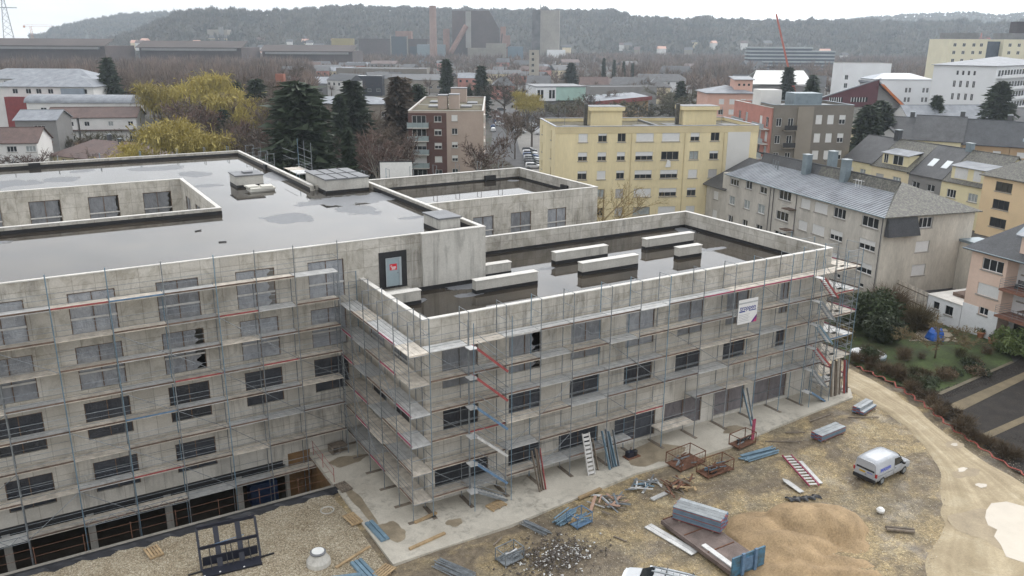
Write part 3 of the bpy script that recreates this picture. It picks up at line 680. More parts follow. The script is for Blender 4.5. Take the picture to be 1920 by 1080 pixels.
scl = scaffold('tall steel scaffold covering the long facade above the open basement pit', (0, D0, 0), 0, LX, LVL, 16.35, -3.55, toes=toesL, topframes=False, yout=-1.5,
               brace=[(1, 4), (2, 3), (4, 2), (5, 3), (3, 5), (6, 4), (5, 1), (6, 0), (7, 1), (2, 1), (7, 5), (4, 0), (8, 2), (3, 0), (8, 4), (6, 2), (2, 5), (9, 3), (9, 1), (1, 2), (5, 5), (7, 3)])
for i0 in (4, 5, 1, 2):       # lattice girders bridging the pit bays
    u, L = LX[i0], LX[i0+1]-LX[i0]; b = MB()
    b.bar((u, -1.51, -.05), (u+L, -1.51, -.05), .025, 4); b.bar((u, -1.51, -.5), (u+L, -1.51, -.5), .025, 4)
    for k in range(6): b.bar((u+L*k/6, -1.51, -.05 if k % 2 else -.5), (u+L*(k+1)/6, -1.51, -.5 if k % 2 else -.05), .018, 4)
    b.build('lattice_girder', STEEL, scl)
# narrow end of the right wing
scaffold('steel scaffold round the far end of the right wing above the garden', (38.04, 0, 0), math.pi/2, [-1.3, 1.2, 3.8, 6.4], LV, 12.9, .11, toes=lambda i, j: PAINT_MAG if (i+j) % 3 == 0 else TOE, yin=-.4, yout=-2.3, brace=[(0, 1), (1, 2), (0, 3)])
# scaffolds behind the roofs: only their tops show
scaffold('scaffold frames showing above the rear parapet of the middle wing', (33.2, 43.56, 0), math.pi, [2, 5, 8, 11, 14, 17, 20, 23], [13.2], 15.4, 9.0, toes=None, plates=False)
scaffold('scaffold frames showing above the rear parapet of the high roof', (4.4, 66.2, 0), math.pi, [1, 3.9, 7.2, 11.5, 16, 20.5, 25, 29.5], [14.0], 16.3, 10.0, plates=False)
scaffold('scaffold frames beside the far right edge of the high roof', (4.68, 52, 0), math.pi/2, [2.6, 5.6, 8.8, 12.2], [14.2], 16.6, 10.0, plates=False)
tw = scaffold('square scaffold stair tower standing beside the high roof in front of the dark conifer', (5.6, 46.4, 0), math.pi/2, [0, 2.6, 5.0], [13.0, 15.3], 18.6, 9, yin=-.6, yout=-2.4, topframes=False, toes=lambda i, j: BOARD, plates=False)
for z in (16.8, 17.6):
    for y in (-.6, -2.4): ob('guardrail', tubem(5.0, .022), tw, (0, y, z))
# stair flights
def stair(label, loc, rz, levels, u0, u1, cols):
    t = E('scaffold_stair', label, 'stairs', loc, rz)
    for u in (u0-.25, u1+.25):
        for y in (0, -.75): ob('standard', tubem(levels[-1]+1.6, .028, STEELB if y else STEEL, 'z'), t, (u, y, .1))
    for j, z in enumerate(levels):
        zb = levels[j-1] if j else .1
        b = MB(); a, c = (u0, z), (u1, zb)
        for y in (-.06, -.68): b.beam((a[0], y, a[1]), (c[0], y, c[1]), .05, .16)
        o = b.build('stringer', cols[j % len(cols)], t)
        st = MB()
        for k in range(9):
            f = (k+.5)/9; st.box(u0+(u1-u0)*f-.11, -.65, z+(zb-z)*f-.02, u0+(u1-u0)*f+.11, -.09, z+(zb-z)*f+.01)
        st.build('treads', DECKM, o)
        MB().box(u0-.5, -.72, z-.04, u0+.02, -.02, z).build('landing', DECKM, t)
        h = MB(); h.bar((a[0], -.72, a[1]+.95), (c[0], -.72, c[1]+.95), .02, 4); h.bar((a[0], -.72, a[1]+.5), (c[0], -.72, c[1]+.5), .02, 4); h.build('handrail', STEEL, t)
    return t
stair('stair flights with red and blue stringers climbing the front scaffold near the building corner', (0, -1.67, 0), 0, LV, 2.5, 4.75, [STEEL, PAINT_BLUE, DECKM, PAINT_BLUE, PAINT_RED, PAINT_RED])
stair('zigzag stair flights with blue and red ends at the garden end of the front scaffold', (0, -1.67, 0), 0, LV, 34.4, 36.4, [PAINT_BLUE, STEEL, PAINT_RED, STEELB, STEEL, PAINT_RED])
# banner
def text(name, s, size, mat, parent, loc, rot, ext=.004, align='CENTER'):
    cu = bpy.data.curves.new(name, 'FONT'); cu.body = s; cu.size = size; cu.extrude = ext; cu.align_x = align; cu.offset = size*.012
    o = bpy.data.objects.new(name, cu); COL.objects.link(o)
    dg = bpy.context.evaluated_depsgraph_get(); me = bpy.data.meshes.new_from_object(o.evaluated_get(dg)); bpy.data.objects.remove(o)
    me.materials.clear(); me.materials.append(mat)
    return ob(name, me, parent, loc, rot)
INK = M('blue_print', (.03, .05, .25), .5, .1, 3); INKP = M('purple_print', (.13, .02, .2), .5, .1, 3); INKG = M('grey_print', (.4, .42, .44), .6, .1, 3); INKR = M('pink_print', (.5, .05, .15), .5, .1, 3)
bn = E('banner', 'white company banner with blue lettering hung on the front scaffold', 'banner', (25.6, -1.69, 8.7))
MB().box(0, -.012, 0, 2.06, .0, 1.98).build('sheet', WHITE, bn)
MB().box(.02, -.02, 1.62, 2.04, -.0125, 1.74).build('print_band', INKG, bn)
text('lettering', 'troppen', .52, INK, bn, (1.03, -.0165, 1.12), (math.pi/2, 0, 0))
MB().box(.12, -.02, .96, .75, -.0125, 1.07).build('print_band', INK, bn); MB().box(1.2, -.02, .98, 1.92, -.0125, 1.06).build('print_band', INK, bn)
for k in range(5): MB().box(.12, -.02, .2+.13*k, 1.25-.12*(k % 2), -.0125, .235+.13*k).build('print_line', INKG, bn)
MB().quad((1.45, -.0165, .0), (2.06, -.0165, .0), (2.06, -.0165, .62)).build('print_corner', INKP, bn); MB().quad((1.7, -.019, .0), (2.06, -.019, .0), (2.06, -.019, .36)).build('print_corner', INKR, bn)
# red guard rail along the pit edge
gr = E('pit_guardrail', 'thin red tubular guard rail standing along the open excavation', 'guard rail', (0, PY0+.1, .1))
for k, x in enumerate(np.arange(-33, -4.7, 2.6)):
    b = MB(); b.bar((0, 0, 0), (0, 0, 1.15), .022, 4); b.build('post', RUST, gr, (float(x), 0, 0))
for z in (.5, 1.05): ob('rail', tubem(28.2, .012, RUST), gr, (-33, 0, z))
g2 = E('pit_guardrail', 'thin red tubular guard rail at the short plywood end of the excavation', 'guard rail', (PX1+.12, 0, .1))
for y in (5.8, 8.2, 10.4): MB().bar((0, 0, 0), (0, 0, 1.1), .022, 4).build('post', PAINT_RED, g2, (0, y, 0))
for z in (.5, 1.05): ob('rail', tubem(4.8, .014, PAINT_RED, 'y'), g2, (0, 5.8, z))
# ------------------------------------------------------------------ site equipment
def pallet(label, loc, rz, mat=WOOD, n=1, rot=(0, 0)):
    t = E('pallet', label, 'pallet', loc, rz, None); t.rotation_euler = (rot[0], rot[1], rz)
    for k in range(n):
        z = k*.15
        for i in range(5): MB().box(-.6, -.4+i*.175, z+.115, .6, -.4+i*.175+.12, z+.14).build('slat', mat, t)
        for x in (-.55, 0, .55): MB().box(x-.05, -.4, z+.02, x+.05, .4, z+.114).build('bearer', mat, t)
    return t
pallet('stack of weathered brown pallets in the inner corner of the apron', (-2.7, 10.0, .1), .1, WOODD, 4)
pallet('brown weathered pallet lying across the apron edge by the pit', (-4.15, 4.75, .11), 1.7, WOODD)
pallet('pale new pallet tilted on the gravel below the apron edge', (-5.0, .65, .1), 1.75, WOOD, 1, (.05, -.08))
pallet('pallet under the scaffold stair foot', (3.75, -2.6, .1), .2, WOOD)
pallet('pale pallet with broken slats at the apron tip', (-5.3, -5.4, .03), .5, WOOD)
pallet('single pale pallet on the gravel yard beside the black frame', (-16.5, 3.35, .03), 1.75, WOOD)
# black transport frame on the gravel
gf = E('transport_frame', 'tall dark navy steel transport rack standing on the gravel yard', 'rack', (-12.75, -.2, .03), -.10)
Wf = 3.3; Hf = 2.05
for x in (-Wf/2, Wf/2): MB().beam((x, 0, 0), (x, 1.35, Hf), .14, .12).build('post', NAVY, gf)
for f, h in ((.985, .2), (.52, .18)): MB().beam((-Wf/2, 1.35*f, Hf*f+.05), (Wf/2, 1.35*f, Hf*f+.05), .1, h).build('cross_rail', NAVY, gf)
for x in (-.62, .62): MB().beam((x, -.02, .05), (x, 1.3, Hf-.05), .3, .05).build('upright_plate', NAVY, gf)
MB().box(-Wf/2+.02, -.75, .02, Wf/2-.02, .1, .12).build('base_tray', NAVY, gf)
MB().beam((-Wf/2+.1, .3, .45), (Wf/2-.1, .3, .45), .06, .55).build('lower_panel', NAVY, gf)
for x in (-1.1, -.2, .1, 1.1): MB().bar((x, -.2, .15), (x, .72, 1.1), .03, 5).build('rod', BLACK, gf)
MB().beam((-Wf/2-.75, -.05, .05), (-Wf/2, .0, .07), .09, .07).build('arm', BLACK, gf); MB().beam((Wf/2, 0, .07), (Wf/2+.8, .1, .05), .09, .07).build('arm', BLACK, gf)
MB().bar((-.9, .7, 1.18), (.9, .85, 1.3), .025, 5).build('strap', PAINT_BLUE, gf)
for k in range(9): MB().box(-.05, -.02, 0, .05, .02, .05).build('rivet_plate', WHITE, gf, (rs.choice([-1.55, -.7, .1, .62, 1.5]), rs.uniform(-.72, -.6) if k % 2 else .35, .13 if k % 2 else rs.uniform(.3, .7)))
# manhole cone, ring and pipes
mh = E('manhole_cone', 'pale concrete manhole cone with white round lid at the edge of the gravel yard', 'manhole', (-8.3, -2.6, .02))
MB().lathe([(.72, 0), (.70, .25), (.44, .62), (.42, .72)], 20).build('cone', CONC_LIGHT, mh, smooth=False); MB().lathe([(.46, .72), (.47, .80), (.40, .83)], 20).build('rim', GREYMEM, mh); MB().lathe([(.36, .83), (.36, .86)], 20).build('lid', PLASTW, mh)
mr_ = MB()
for i in range(20):
    t0, t1 = 2*math.pi*i/20, 2*math.pi*(i+1)/20; mr_.beam((.42*math.cos(t0), .42*math.sin(t0), .03), (.42*math.cos(t1), .42*math.sin(t1), .03), .06, .08)
tag(mr_.build('manhole_ring', CONC_LIGHT, None, (-6.0, 2.65, .02)), 'flat concrete manhole ring half sunk in the gravel', 'manhole ring')
tag(MB().beam((0, 0, .07), (2.5, 1.0, .07), .16, .08).build('timber_board', WOOD, None, (-7.6, -3.6, .02)), 'long pale board lying on the gravel behind the manhole cone', 'board')
tag(MB().beam((0, 0, .08), (2.6, .45, .08), .2, .12).build('timber_beam', WOOD, None, (-3.2, -4.2, .1)), 'pale timber beam lying on the tip of the concrete apron', 'timber')
tag(MB().beam((0, 0, .08), (1.7, .35, .08), .2, .12).build('timber_beam', WOOD, None, (-1.75, -1.75, .1)), 'pale timber sole beam under the corner scaffold pole', 'timber')
def rodpile(name, label, cat, loc, rz, n, L, mat, r=.03, spread=.35, seed=1):
    rg = random.Random(seed); t = E(name, label, cat, loc, rz)
    for i in range(n):
        y = rg.uniform(-spread, spread); z = r+rg.choice([0, 0, 1, 2])*r*1.9; a = rg.uniform(-.07, .07); l = L*rg.uniform(.8, 1.05)
        MB().bar((-l/2, 0, 0), (l/2, 0, 0), r, 5).build('tube', mat, t, (rg.uniform(-.15, .15), y, z), (0, 0, a))
    return t
rodpile('steel_tubes', 'loose pile of grey scaffold tubes on the earth before the apron', 'tubes', (4.65, -6.0, .02), -1.25, 14, 2.0, STEEL, .03, .33, 1)
rodpile('steel_tubes', 'bundle of long grey tubes lying at the bottom edge beyond the manhole', 'tubes', (-1.8, -7.3, .02), -1.15, 18, 2.8, STEEL, .035, .45, 2)
rodpile('steel_beams', 'blue grey scaffold beams piled beside the red post near the apron', 'beams', (24.3, -6.3, .02), -.1, 16, 3.2, STEELB, .05, .4, 3)
for k, (x, y, a, l) in enumerate(((-3.2, 4.1, .4, 1.5), (28.0, -4.6, -.45, 2.6), (29.6, -4.3, -.5, 2.0), (27.2, -5.2, -.75, 1.7), (36.0, -5.6, -.35, 2.6), (31.0, -5.2, -.5, 1.6))):
    pass
STEELP = M('stacked_steel_board', (.31, .335, .35), .55, .25, 2.0, .2, .1, rand=.25)
def plank_stack(label, loc, rz, L, nw, nh, step=0, ends=(PAINT_RED, PAINT_BLUE)):
    t = E('plank_stack', label, 'scaffold boards', loc, rz)
    for s in (-.35, .35): MB().box(L*s-.06, -nw*.17-.1, 0, L*s+.06, nw*.17+.1, .07).build('bearer', WOODD, t)
    for k in range(nh):
        for i in range(nw):
            if step and i < step and k >= nh//2: continue
            y = (i-nw/2)*.33
            o = MB().box(-L/2, y+.01, 0, L/2, y+.32, .055).build('board', STEELP, t, (rs.uniform(-.03, .03), 0, .072+k*.062))
            MB().box(L/2+.001, y+.012, .003, L/2+.03, y+.318, .05).build('end_cap', ends[(k//2+i) % 2], o); MB().box(-L/2-.03, y+.012, .003, -L/2-.001, y+.318, .05).build('end_cap', ends[(k//2+i+1) % 2], o)
            if k == nh-1 or i in (0, nw-1): MB().box(-L/2, y+.004 if i == 0 else y+.322, .005, L/2, y+.0095 if i == 0 else y+.326, .05).build('edge_strip', ends[(k//3) % 2] if k % 3 == 0 else STEELB, o)
    return t
plank_stack('flat stack of scaffold boards with red and blue ends beside the apron', (31.5, -6.6, .0), .06, 3.0, 3, 8)
plank_stack('stepped stack of blue and red scaffold boards at the far tip of the apron', (38.0, -5.0, .0), .2, 2.3, 3, 8, 1)
# rusty container floor with blue end wall
fl = E('flat_rack', 'rusty flat container floor with a blue end wall lying on the mud', 'flat rack', (13.0, -9.7, .0), -1.58)
Lf, Wf2 = 6.2, 2.3
for k in range(3): MB().box(k*2.06, -Wf2/2+.09, .34, k*2.06+2.0, Wf2/2-.09, .38).build('floor_plate', RUSTP, fl)
for y in (-Wf2/2, Wf2/2): MB().beam((0, y, .25), (Lf, y, .25), .16, .26).build('side_beam', RUSTP, fl)
for x in (.02, 2.03, 4.09, 6.12): MB().beam((x, -Wf2/2+.08, .37), (x, Wf2/2-.08, .37), .06, .12).build('cross_beam', RUST, fl)
for x in (.4, 3, 5.6): MB().box(x-.1, -Wf2/2+.1, 0, x+.1, Wf2/2-.1, .12).build('skid', WOODD, fl)
BLUEW = M('chipped_blue_paint', (.05, .16, .26), .6, .45, 2.2, .3, tint=(.13, .12, .08))
ew = MB(); ew.box(Lf+.02, -Wf2/2-.15, .1, Lf+.12, Wf2/2+.15, 1.35); o = ew.build('end_wall', BLUEW, fl)
for y in (-.55, .45): MB().box(Lf+.122, y-.1, .1, Lf+.26, y+.1, 1.5).build('rib', PAINT_BLUE, o)
MB().box(Lf+.122, -.4, .3, Lf+.18, .3, 1.1).build('hatch', PAINT_BLUE, o)
MB().box(3.4, -.95, .381, 5.9, -.6, .46).build('loose_board', DECKM, fl)
plank_stack('tall bundle of steel scaffold boards with red and blue ends on the rusty container floor', (13.75, -11.1, .385), -1.10, 3.1, 4, 14)
for k in range(3):
    pass
t = E('steel_planks', 'two long steel planks lying side by side on the mud beside the rusty floor', 'scaffold boards', (11.3, -11.2, .0), -1.43)
for y in (-.17, .17): MB().box(-1.9, y-.155, .0, 1.9, y+.155, .06).build('plank', DECKM, t)
# stair ladders
def ladder(label, loc, rz, L, w=.62, tilt=0., stripes=True, ste=STEEL, n=11):
    t = E('ladder_stair', label, 'ladder', loc, rz); t.rotation_euler = (tilt, 0, rz)
    for s in (-1, 1): MB().box(s*w/2-.03, 0, 0, s*w/2+.03, L, .12).build('stringer', ste, t)
    for k in range(n):
        y = L*(k+.5)/n; MB().box(-w/2+.035, y-.09, .03, w/2-.035, y+.09, .07).build('tread', BOARD if stripes else STEEL, t)
    return t
ladder('white treaded stair ladder with red ends lying flat on the mud', (24.2, -11.35, .02), -.42, 4.4, .7, 0., True, PAINT_MAG)
tag(MB().box(-.14, -1.6, 0, .14, 1.6, .07).build('steel_plank', DECKM, None, (25.55, -9.9, .0), (0, 0, -.42)), 'grey steel plank lying beside the stair ladder', 'plank')
tag(MB().prism([(-.2, -1.0), (.2, -1.0), (.22, .6), (.0, 1.0), (-.2, .6)], 0, .06).build('steel_plate', DECKM, None, (22.95, -10.5, .0), (0, 0, -.15)), 'short grey pointed plate on the mud near the black tarpaulin', 'plate')
ladder('pale stepped stair ladder leaning against the scaffold', (11.65, -2.35, .1), -.05, 3.0, .55, 1.25, True, BOARD, 10)
def leaning(label, loc, rz, n, L, mats, w=.2, dy=1.0, cat='boards'):
    t = E('leaning_boards', label, cat, loc, rz)
    for i in range(n): MB().beam((i*w*.95, rs.uniform(-.1, .1), .02), (i*w*.95+rs.uniform(-.15, .1), dy, L*rs.uniform(.9, 1.03)), .05, w*.9).build('board', mats[i % len(mats)], t)
    return t
leaning('weathered brown and red boards leaning on the scaffold by the stair', (7.2, -2.5, .1), 0, 4, 2.9, [WOODD, WOODD, TOE, PAINT_RED], .19)
leaning('blue grey steel frames leaning on the scaffold beside the pale ladder', (13.2, -2.4, .1), 0, 5, 2.7, [STEELB, STEEL, STEELB], .24, 1.0, 'frames')
leaning('single thick brown pole leaning beside the pale ladder', (12.45, -2.1, .1), 0, 1, 2.3, [WOODD], .22, .7, 'pole')
leaning('bunch of tall grey boards standing upright at the garden end of the apron', (37.6, -1.95, .1), 0, 6, 3.2, [WOODD, DECK, WOODD], .22, .35)
leaning('red and grey steel props leaning at the last scaffold pole', (39.2, -2.1, .1), .2, 3, 3.0, [PAINT_RED, STEELB, RUST], .2, .4, 'props')
leaning('blue grey diagonal props leaning against the ground floor sheets', (27.3, -2.6, .1), -.35, 2, 2.6, [STEELB, STEEL], .25, 2.0, 'props')
tag(MB().box(-.17, -.03, 0, .17, .03, 1.75).build('steel_post', PAINT_MAG, None, (25.6, -4.3, .1), (0, 0, .1)), 'upright magenta and grey steel board standing by the rack on the apron edge', 'post')
# wire cages and racks
def cage(name, label, loc, rz, w, d, h, mat, fill, mesh=True):
    t = E(name, label, 'cage', loc, rz)
    for x in (0, w):
        for y in (0, d): MB().beam((x, y, 0), (x, y, h), .05, .05).build('post', mat, t)
    for z in (.1, h-.03):
        for y in (0, d): MB().beam((0, y, z), (w, y, z), .05, .05).build('rail', mat, t)
        for x in (0, w): MB().beam((x, 0, z), (x, d, z), .05, .05).build('rail', mat, t)
    MB().box(0, 0, .08, w, d, .11).build('floor', mat, t)
    if mesh:
        b = MB()
        for y in (0, d):
            for k in range(1, 8): b.bar((w*k/8, y, .1), (w*k/8, y, h), .008, 3)
            for k in range(1, 4): b.bar((0, y, h*k/4), (w, y, h*k/4), .008, 3)
        b.build('mesh_panel', mat, t)
    for k, (m_, n_) in enumerate(fill):
        for _ in range(n_):
            x, y = rs.uniform(.15, w-.15), rs.uniform(.1, d-.1); l = rs.uniform(.4, .9); a = rs.uniform(-.5, .5); z = rs.uniform(.16, .4)
            f = MB().beam((-l/2, 0, 0), (l/2, 0, rs.uniform(-.1, .2)), .08, .07).build('fitting', m_, t, (max(.3, min(w-.3, x)), y, z), (0, 0, a))
    return t
cage('mesh_cage', 'rusty mesh cage pallet full of dark scaffold fittings on the mud', (18.5, -6.9, .0), .02, 2.5, 1.15, .95, RUST, [(BLACK, 8), (RUST, 8), (STEELB, 5)])
cage('mesh_cage', 'open rusty mesh cage with grey fittings at the apron edge', (17.5, -5.2, .0), .08, 2.5, 1.5, 1.0, RUST, [(STEEL, 7), (RUST, 3)])
cage('mesh_cage', 'low wire cage holding grey parts before the heap of rubbish', (1.0, -8.5, .0), .15, 1.4, .95, .85, STEEL, [(STEEL, 6), (WHITE, 2)])
cage('frame_rack', 'rust red rack holding dark steel frames on the apron edge', (23.6, -4.9, .03), .1, 1.9, 1.0, .95, RUST, [(BLACK, 8), (STEEL, 4)], False)
cage('frame_rack', 'blue and red steel rack heaped with grey tubes near the front of the apron', (6.9, -7.4, .0), .15, 1.3, 1.0, .8, PAINT_BLUE, [(STEELB, 5), (WOOD, 4)], False)
rodpile('steel_tubes', 'blue grey steel lengths heaped beside the blue rack', 'tubes', (6.9, -6.0, .02), .35, 16, 2.0, STEELB, .05, .4, 8)
# timber wreckage
def debris(name, label, cat, loc, w, d, mats, n, seed, lmin=.5, lmax=1.6, hh=.35, ww=(.07, .16)):
    rg = random.Random(seed); t = E(name, label, cat, loc)
    for i in range(n):
        l = rg.uniform(lmin, lmax); a = rg.uniform(0, 3.14); z = rg.uniform(.03, hh)
        MB().beam((-l/2, 0, 0), (l/2, 0, 0), rg.uniform(*ww), .04).build('piece', rg.choice(mats), t, (rg.gauss(0, w/3), rg.gauss(0, d/3), z), (rg.uniform(-.15, .15), rg.uniform(-.15, .15), a))
    return t
debris('timber_heap', 'heap of broken brown timber offcuts on the mud between the cages', 'timber heap', (16.0, -6.6, 0), 2.2, 1.2, [RUST, TOE, WOODD, WOOD], 34, 3)
debris('frame_heap', 'tangle of grey metal frames lying on the mud before the apron', 'metal frames', (14.0, -5.5, 0), 2.4, .8, [STEEL, STEELB, DECKM], 16, 5, .8, 2.0, .25)
debris('timber_heap', 'flat pile of grey frames with broken pinkish boards at the apron front', 'timber heap', (10.6, -6.0, 0), 2.0, 1.8, [STEEL, WOODD, DECKM, M('pink_board', (.42, .27, .20), .8, .2, 3)], 22, 6, .6, 2.0, .2, (.08, .22))
tag(MB().beam((-1.0, 0, .1), (1.0, .25, .1), .22, .14).build('timber_beam', WOOD, None, (10.0, -4.6, .08)), 'bright new timber beam at the front edge of the apron', 'timber')
tag(MB().box(-.85, -.17, 0, .85, .17, .09).build('scaffold_board', DECKM, None, (14.1, -6.95, .0), (0, 0, .12)), 'short blue edged steel board lying before the timber heap', 'plank')
for lab, x, y, a, l in (('long thin batten on the earth beside the apron beyond the beams', 27.6, -5.6, -.55, 2.8), ('thin batten lying parallel to the apron edge near the plank stacks', 33.5, -4.2, .02, 2.6), ('short stick under the far stepped plank stack', 36.7, -5.9, -.5, 2.6), ('short stick on the earth beside the rubbish heap', 8.6, -9.6, -1.2, .9), ('thin batten beside the flat stack of boards', 29.6, -5.0, -.5, 1.6), ('thin stick lying on the mud below the apron middle', 1.9, -6.0, .5, 1.0)):
    tag(MB().beam((-l/2, 0, .03), (l/2, 0, .03), .09, .06).build('timber_batten', WOODD, None, (x, y, .0), (0, 0, a)), lab, 'batten')
lg = E('timber_logs', 'two round brown timber posts lying side by side near the puddle', 'posts', (24.5, -17.8, .0), -.72)
for y in (-.13, .13): MB().bar((-.85, y, .1), (.85+.1*y, y, .1), .09, 8).build('post', WOODD, lg)
# wrapped sheets by the gravel
def sheets(label, loc, rz, n, L, w=.25):
    t = E('metal_profiles', label, 'metal profiles', loc, rz)
    for i in range(n): MB().extr([(-w/2, 0), (-w/2+.04, .12), (w/2-.04, .12), (w/2, 0)], -L/2, L/2).build('profile', STEELB, t, (i*w*.98, 0, rs.uniform(.0, .03)))
    return t
sheets('blue grey metal profiles stacked on the apron edge beside the new pallet', (-4.3, -1.4, .11), .06, 2, 2.4, .3)
sheets('three pale blue metal profiles lying on gravel at the bottom edge', (-6.5, -4.9, .03), .1, 3, 2.6, .27)
sheets('single pale blue metal profile at the bottom edge under the manhole cone', (-7.6, -4.6, .03), 1.25, 1, 2.4, .3)
# machine on a pallet by the wall
mc = E('site_machine', 'small dark compressor on a rusty tray beside the ground floor wall', 'machine', (15.2, -2.1, .1), .05)
MB().box(0, 0, 0, 1.2, .7, .08).build('tray', RUST, mc); MB().box(.15, .15, .08, .7, .55, .5).build('motor', NAVY, mc); MB().lathe([(.2, 0), (.22, .1), (.22, .35), (.12, .42)], 12).build('tank', BLACK, mc, (.9, .35, .08)); MB().bar((.2, .2, .5), (.2, .2, .8), .02).build('handle', STEEL, mc); MB().bar((.65, .5, .5), (.65, .5, .7), .03).build('exhaust', RUST, mc)
# black tarpaulin
rg = np.random.RandomState(9); tn = 26
tx = np.linspace(0, 1, tn); TV = []; TF = []
for i in range(tn):
    for j in range(7):
        v_ = j/6-.5; TV.append((tx[i]*2.1, v_*.5*(1+.4*math.sin(i*1.1))-tx[i]*.75+.1*math.sin(i*.9), .02+max(0, .16*(1-4*v_*v_))*(.5+.5*math.sin(i*1.7)**2)+.03*rg.rand()))
for i in range(tn-1):
    for j in range(6): a = i*7+j; TF.append((a, a+7, a+8, a+1))
tag(ob('tarpaulin', npmesh('tarpaulin', TV, TF, MEMB, True), None, (21.2, -11.7, .0)), 'crumpled black tarpaulin lying at the top edge of the sand heap', 'tarpaulin')
wb = MB(); wb.lathe([(.1, 0), (.26, .08), (.28, .22), (.15, .36), (.05, .38)], 9)
o = wb.build('rubbish_bag', PLASTW, None, (25.3, -15.8, -.02)); tag(o, 'small white bag lying alone on the gravel beside the sand heap', 'bag')
# sand heap
sx, sy = 90, 70
SX, SY = np.meshgrid(np.linspace(10.5, 25.5, sx), np.linspace(-24, -10.6, sy))
def bl(x, y, cx, cyy, rx, ry, rot): 
    dx, dy = x-cx, y-cyy; u = (dx*np.cos(rot)+dy*np.sin(rot))/rx; v = (-dx*np.sin(rot)+dy*np.cos(rot))/ry
    return np.clip(1-(u*u+v*v), 0, 1)
hgt = 1.15*bl(SX, SY, 20.6, -14.6, 3.2, 2.3, -.6)**.6+.8*bl(SX, SY, 17.6, -14.2, 3.4, 2.6, -.75)**.6+.35*bl(SX, SY, 16.4, -17.3, 4.4, 2.7, -.75)**.45+.55*bl(SX, SY, 21.0, -16.2, 1.6, 2.2, -.5)
rut = (.13*np.sin((SX*.55+SY*.83)*5.0)+.05*np.sin((SX*.5+SY*.86)*13.0+np.sin(SX)))*bl(SX, SY, 16.4, -17.6, 5.2, 3.4, -.75)
rgs = np.random.RandomState(2)
lump = np.zeros_like(SX)
for _ in range(260):
    cx, cyy, rr = rgs.uniform(12, 24), rgs.uniform(-22, -12), rgs.uniform(.15, .9); lump += rgs.uniform(-.16, .12)*min(1, rr*2)*np.exp(-((SX-cx)**2+(SY-cyy)**2)/rr**2)
msk = np.clip(hgt*5, 0, 1)
SZ = -.13+hgt+(rut+lump)*msk+rgs.normal(0, .012, SX.shape)*msk
ix = np.arange(sx*sy).reshape(sy, sx); SF = np.stack([ix[:-1, :-1], ix[:-1, 1:], ix[1:, 1:], ix[1:, :-1]], -1).reshape(-1, 4)
sand = M('damp_sand', (.36, .255, .145), .95, .26, .8, .28, bmp=1.)
tag(ob('sand_heap', npmesh('sand_heap', np.stack([SX.ravel(), SY.ravel(), SZ.ravel()], 1), SF, sand, True)), 'broad heap of brown building sand with wheel ruts on the site', 'sand heap')
# rubbish heap
rg = np.random.RandomState(12); n = 900
px_ = rg.normal(4.1, 1.25, n); py_ = rg.normal(-9.0, .9, n); hz = .16*np.exp(-((px_-4.1)**2/1.6+(py_+9.0)**2/1.0))
s = rg.uniform(.03, .11, n); a = rg.uniform(0, 6.28, n); ti = rg.uniform(-.8, .8, (n, 2))
def frag(sel):
    V = []; F = []
    for i in np.nonzero(sel)[0]:
        ca, sa = math.cos(a[i]), math.sin(a[i]); k = len(V)
        for dx, dy in ((-1, -.6), (1, -.7), (.8, .7), (-.9, .5)):
            x, y = dx*s[i], dy*s[i]; z = x*ti[i, 0]+y*ti[i, 1]; V.append((px_[i]+x*ca-y*sa, py_[i]+x*sa+y*ca, hz[i]+.03+z*.5)); 
        V.append((px_[i], py_[i], hz[i]-.03)); F += [(k, k+1, k+2), (k, k+2, k+3), (k, k+4, k+1), (k+1, k+4, k+2), (k+2, k+4, k+3), (k+3, k+4, k)]
    return np.array(V), np.array(F)
rt_ = rg.rand(n)
for sel, mt_, lab in ((rt_ < .22, PLASTW, 'white plastic scraps strewn over the rubbish heap'), (rt_ >= .22, M('grey_rubble', (.13, .11, .095), .9, .5, 6), 'heap of grey rubble and rubbish on the mud by the white car')):
    V_, F_ = frag(sel); tag(ob('rubble', npmesh('rubble', V_, F_, mt_)), lab, 'rubble', kind='stuff')
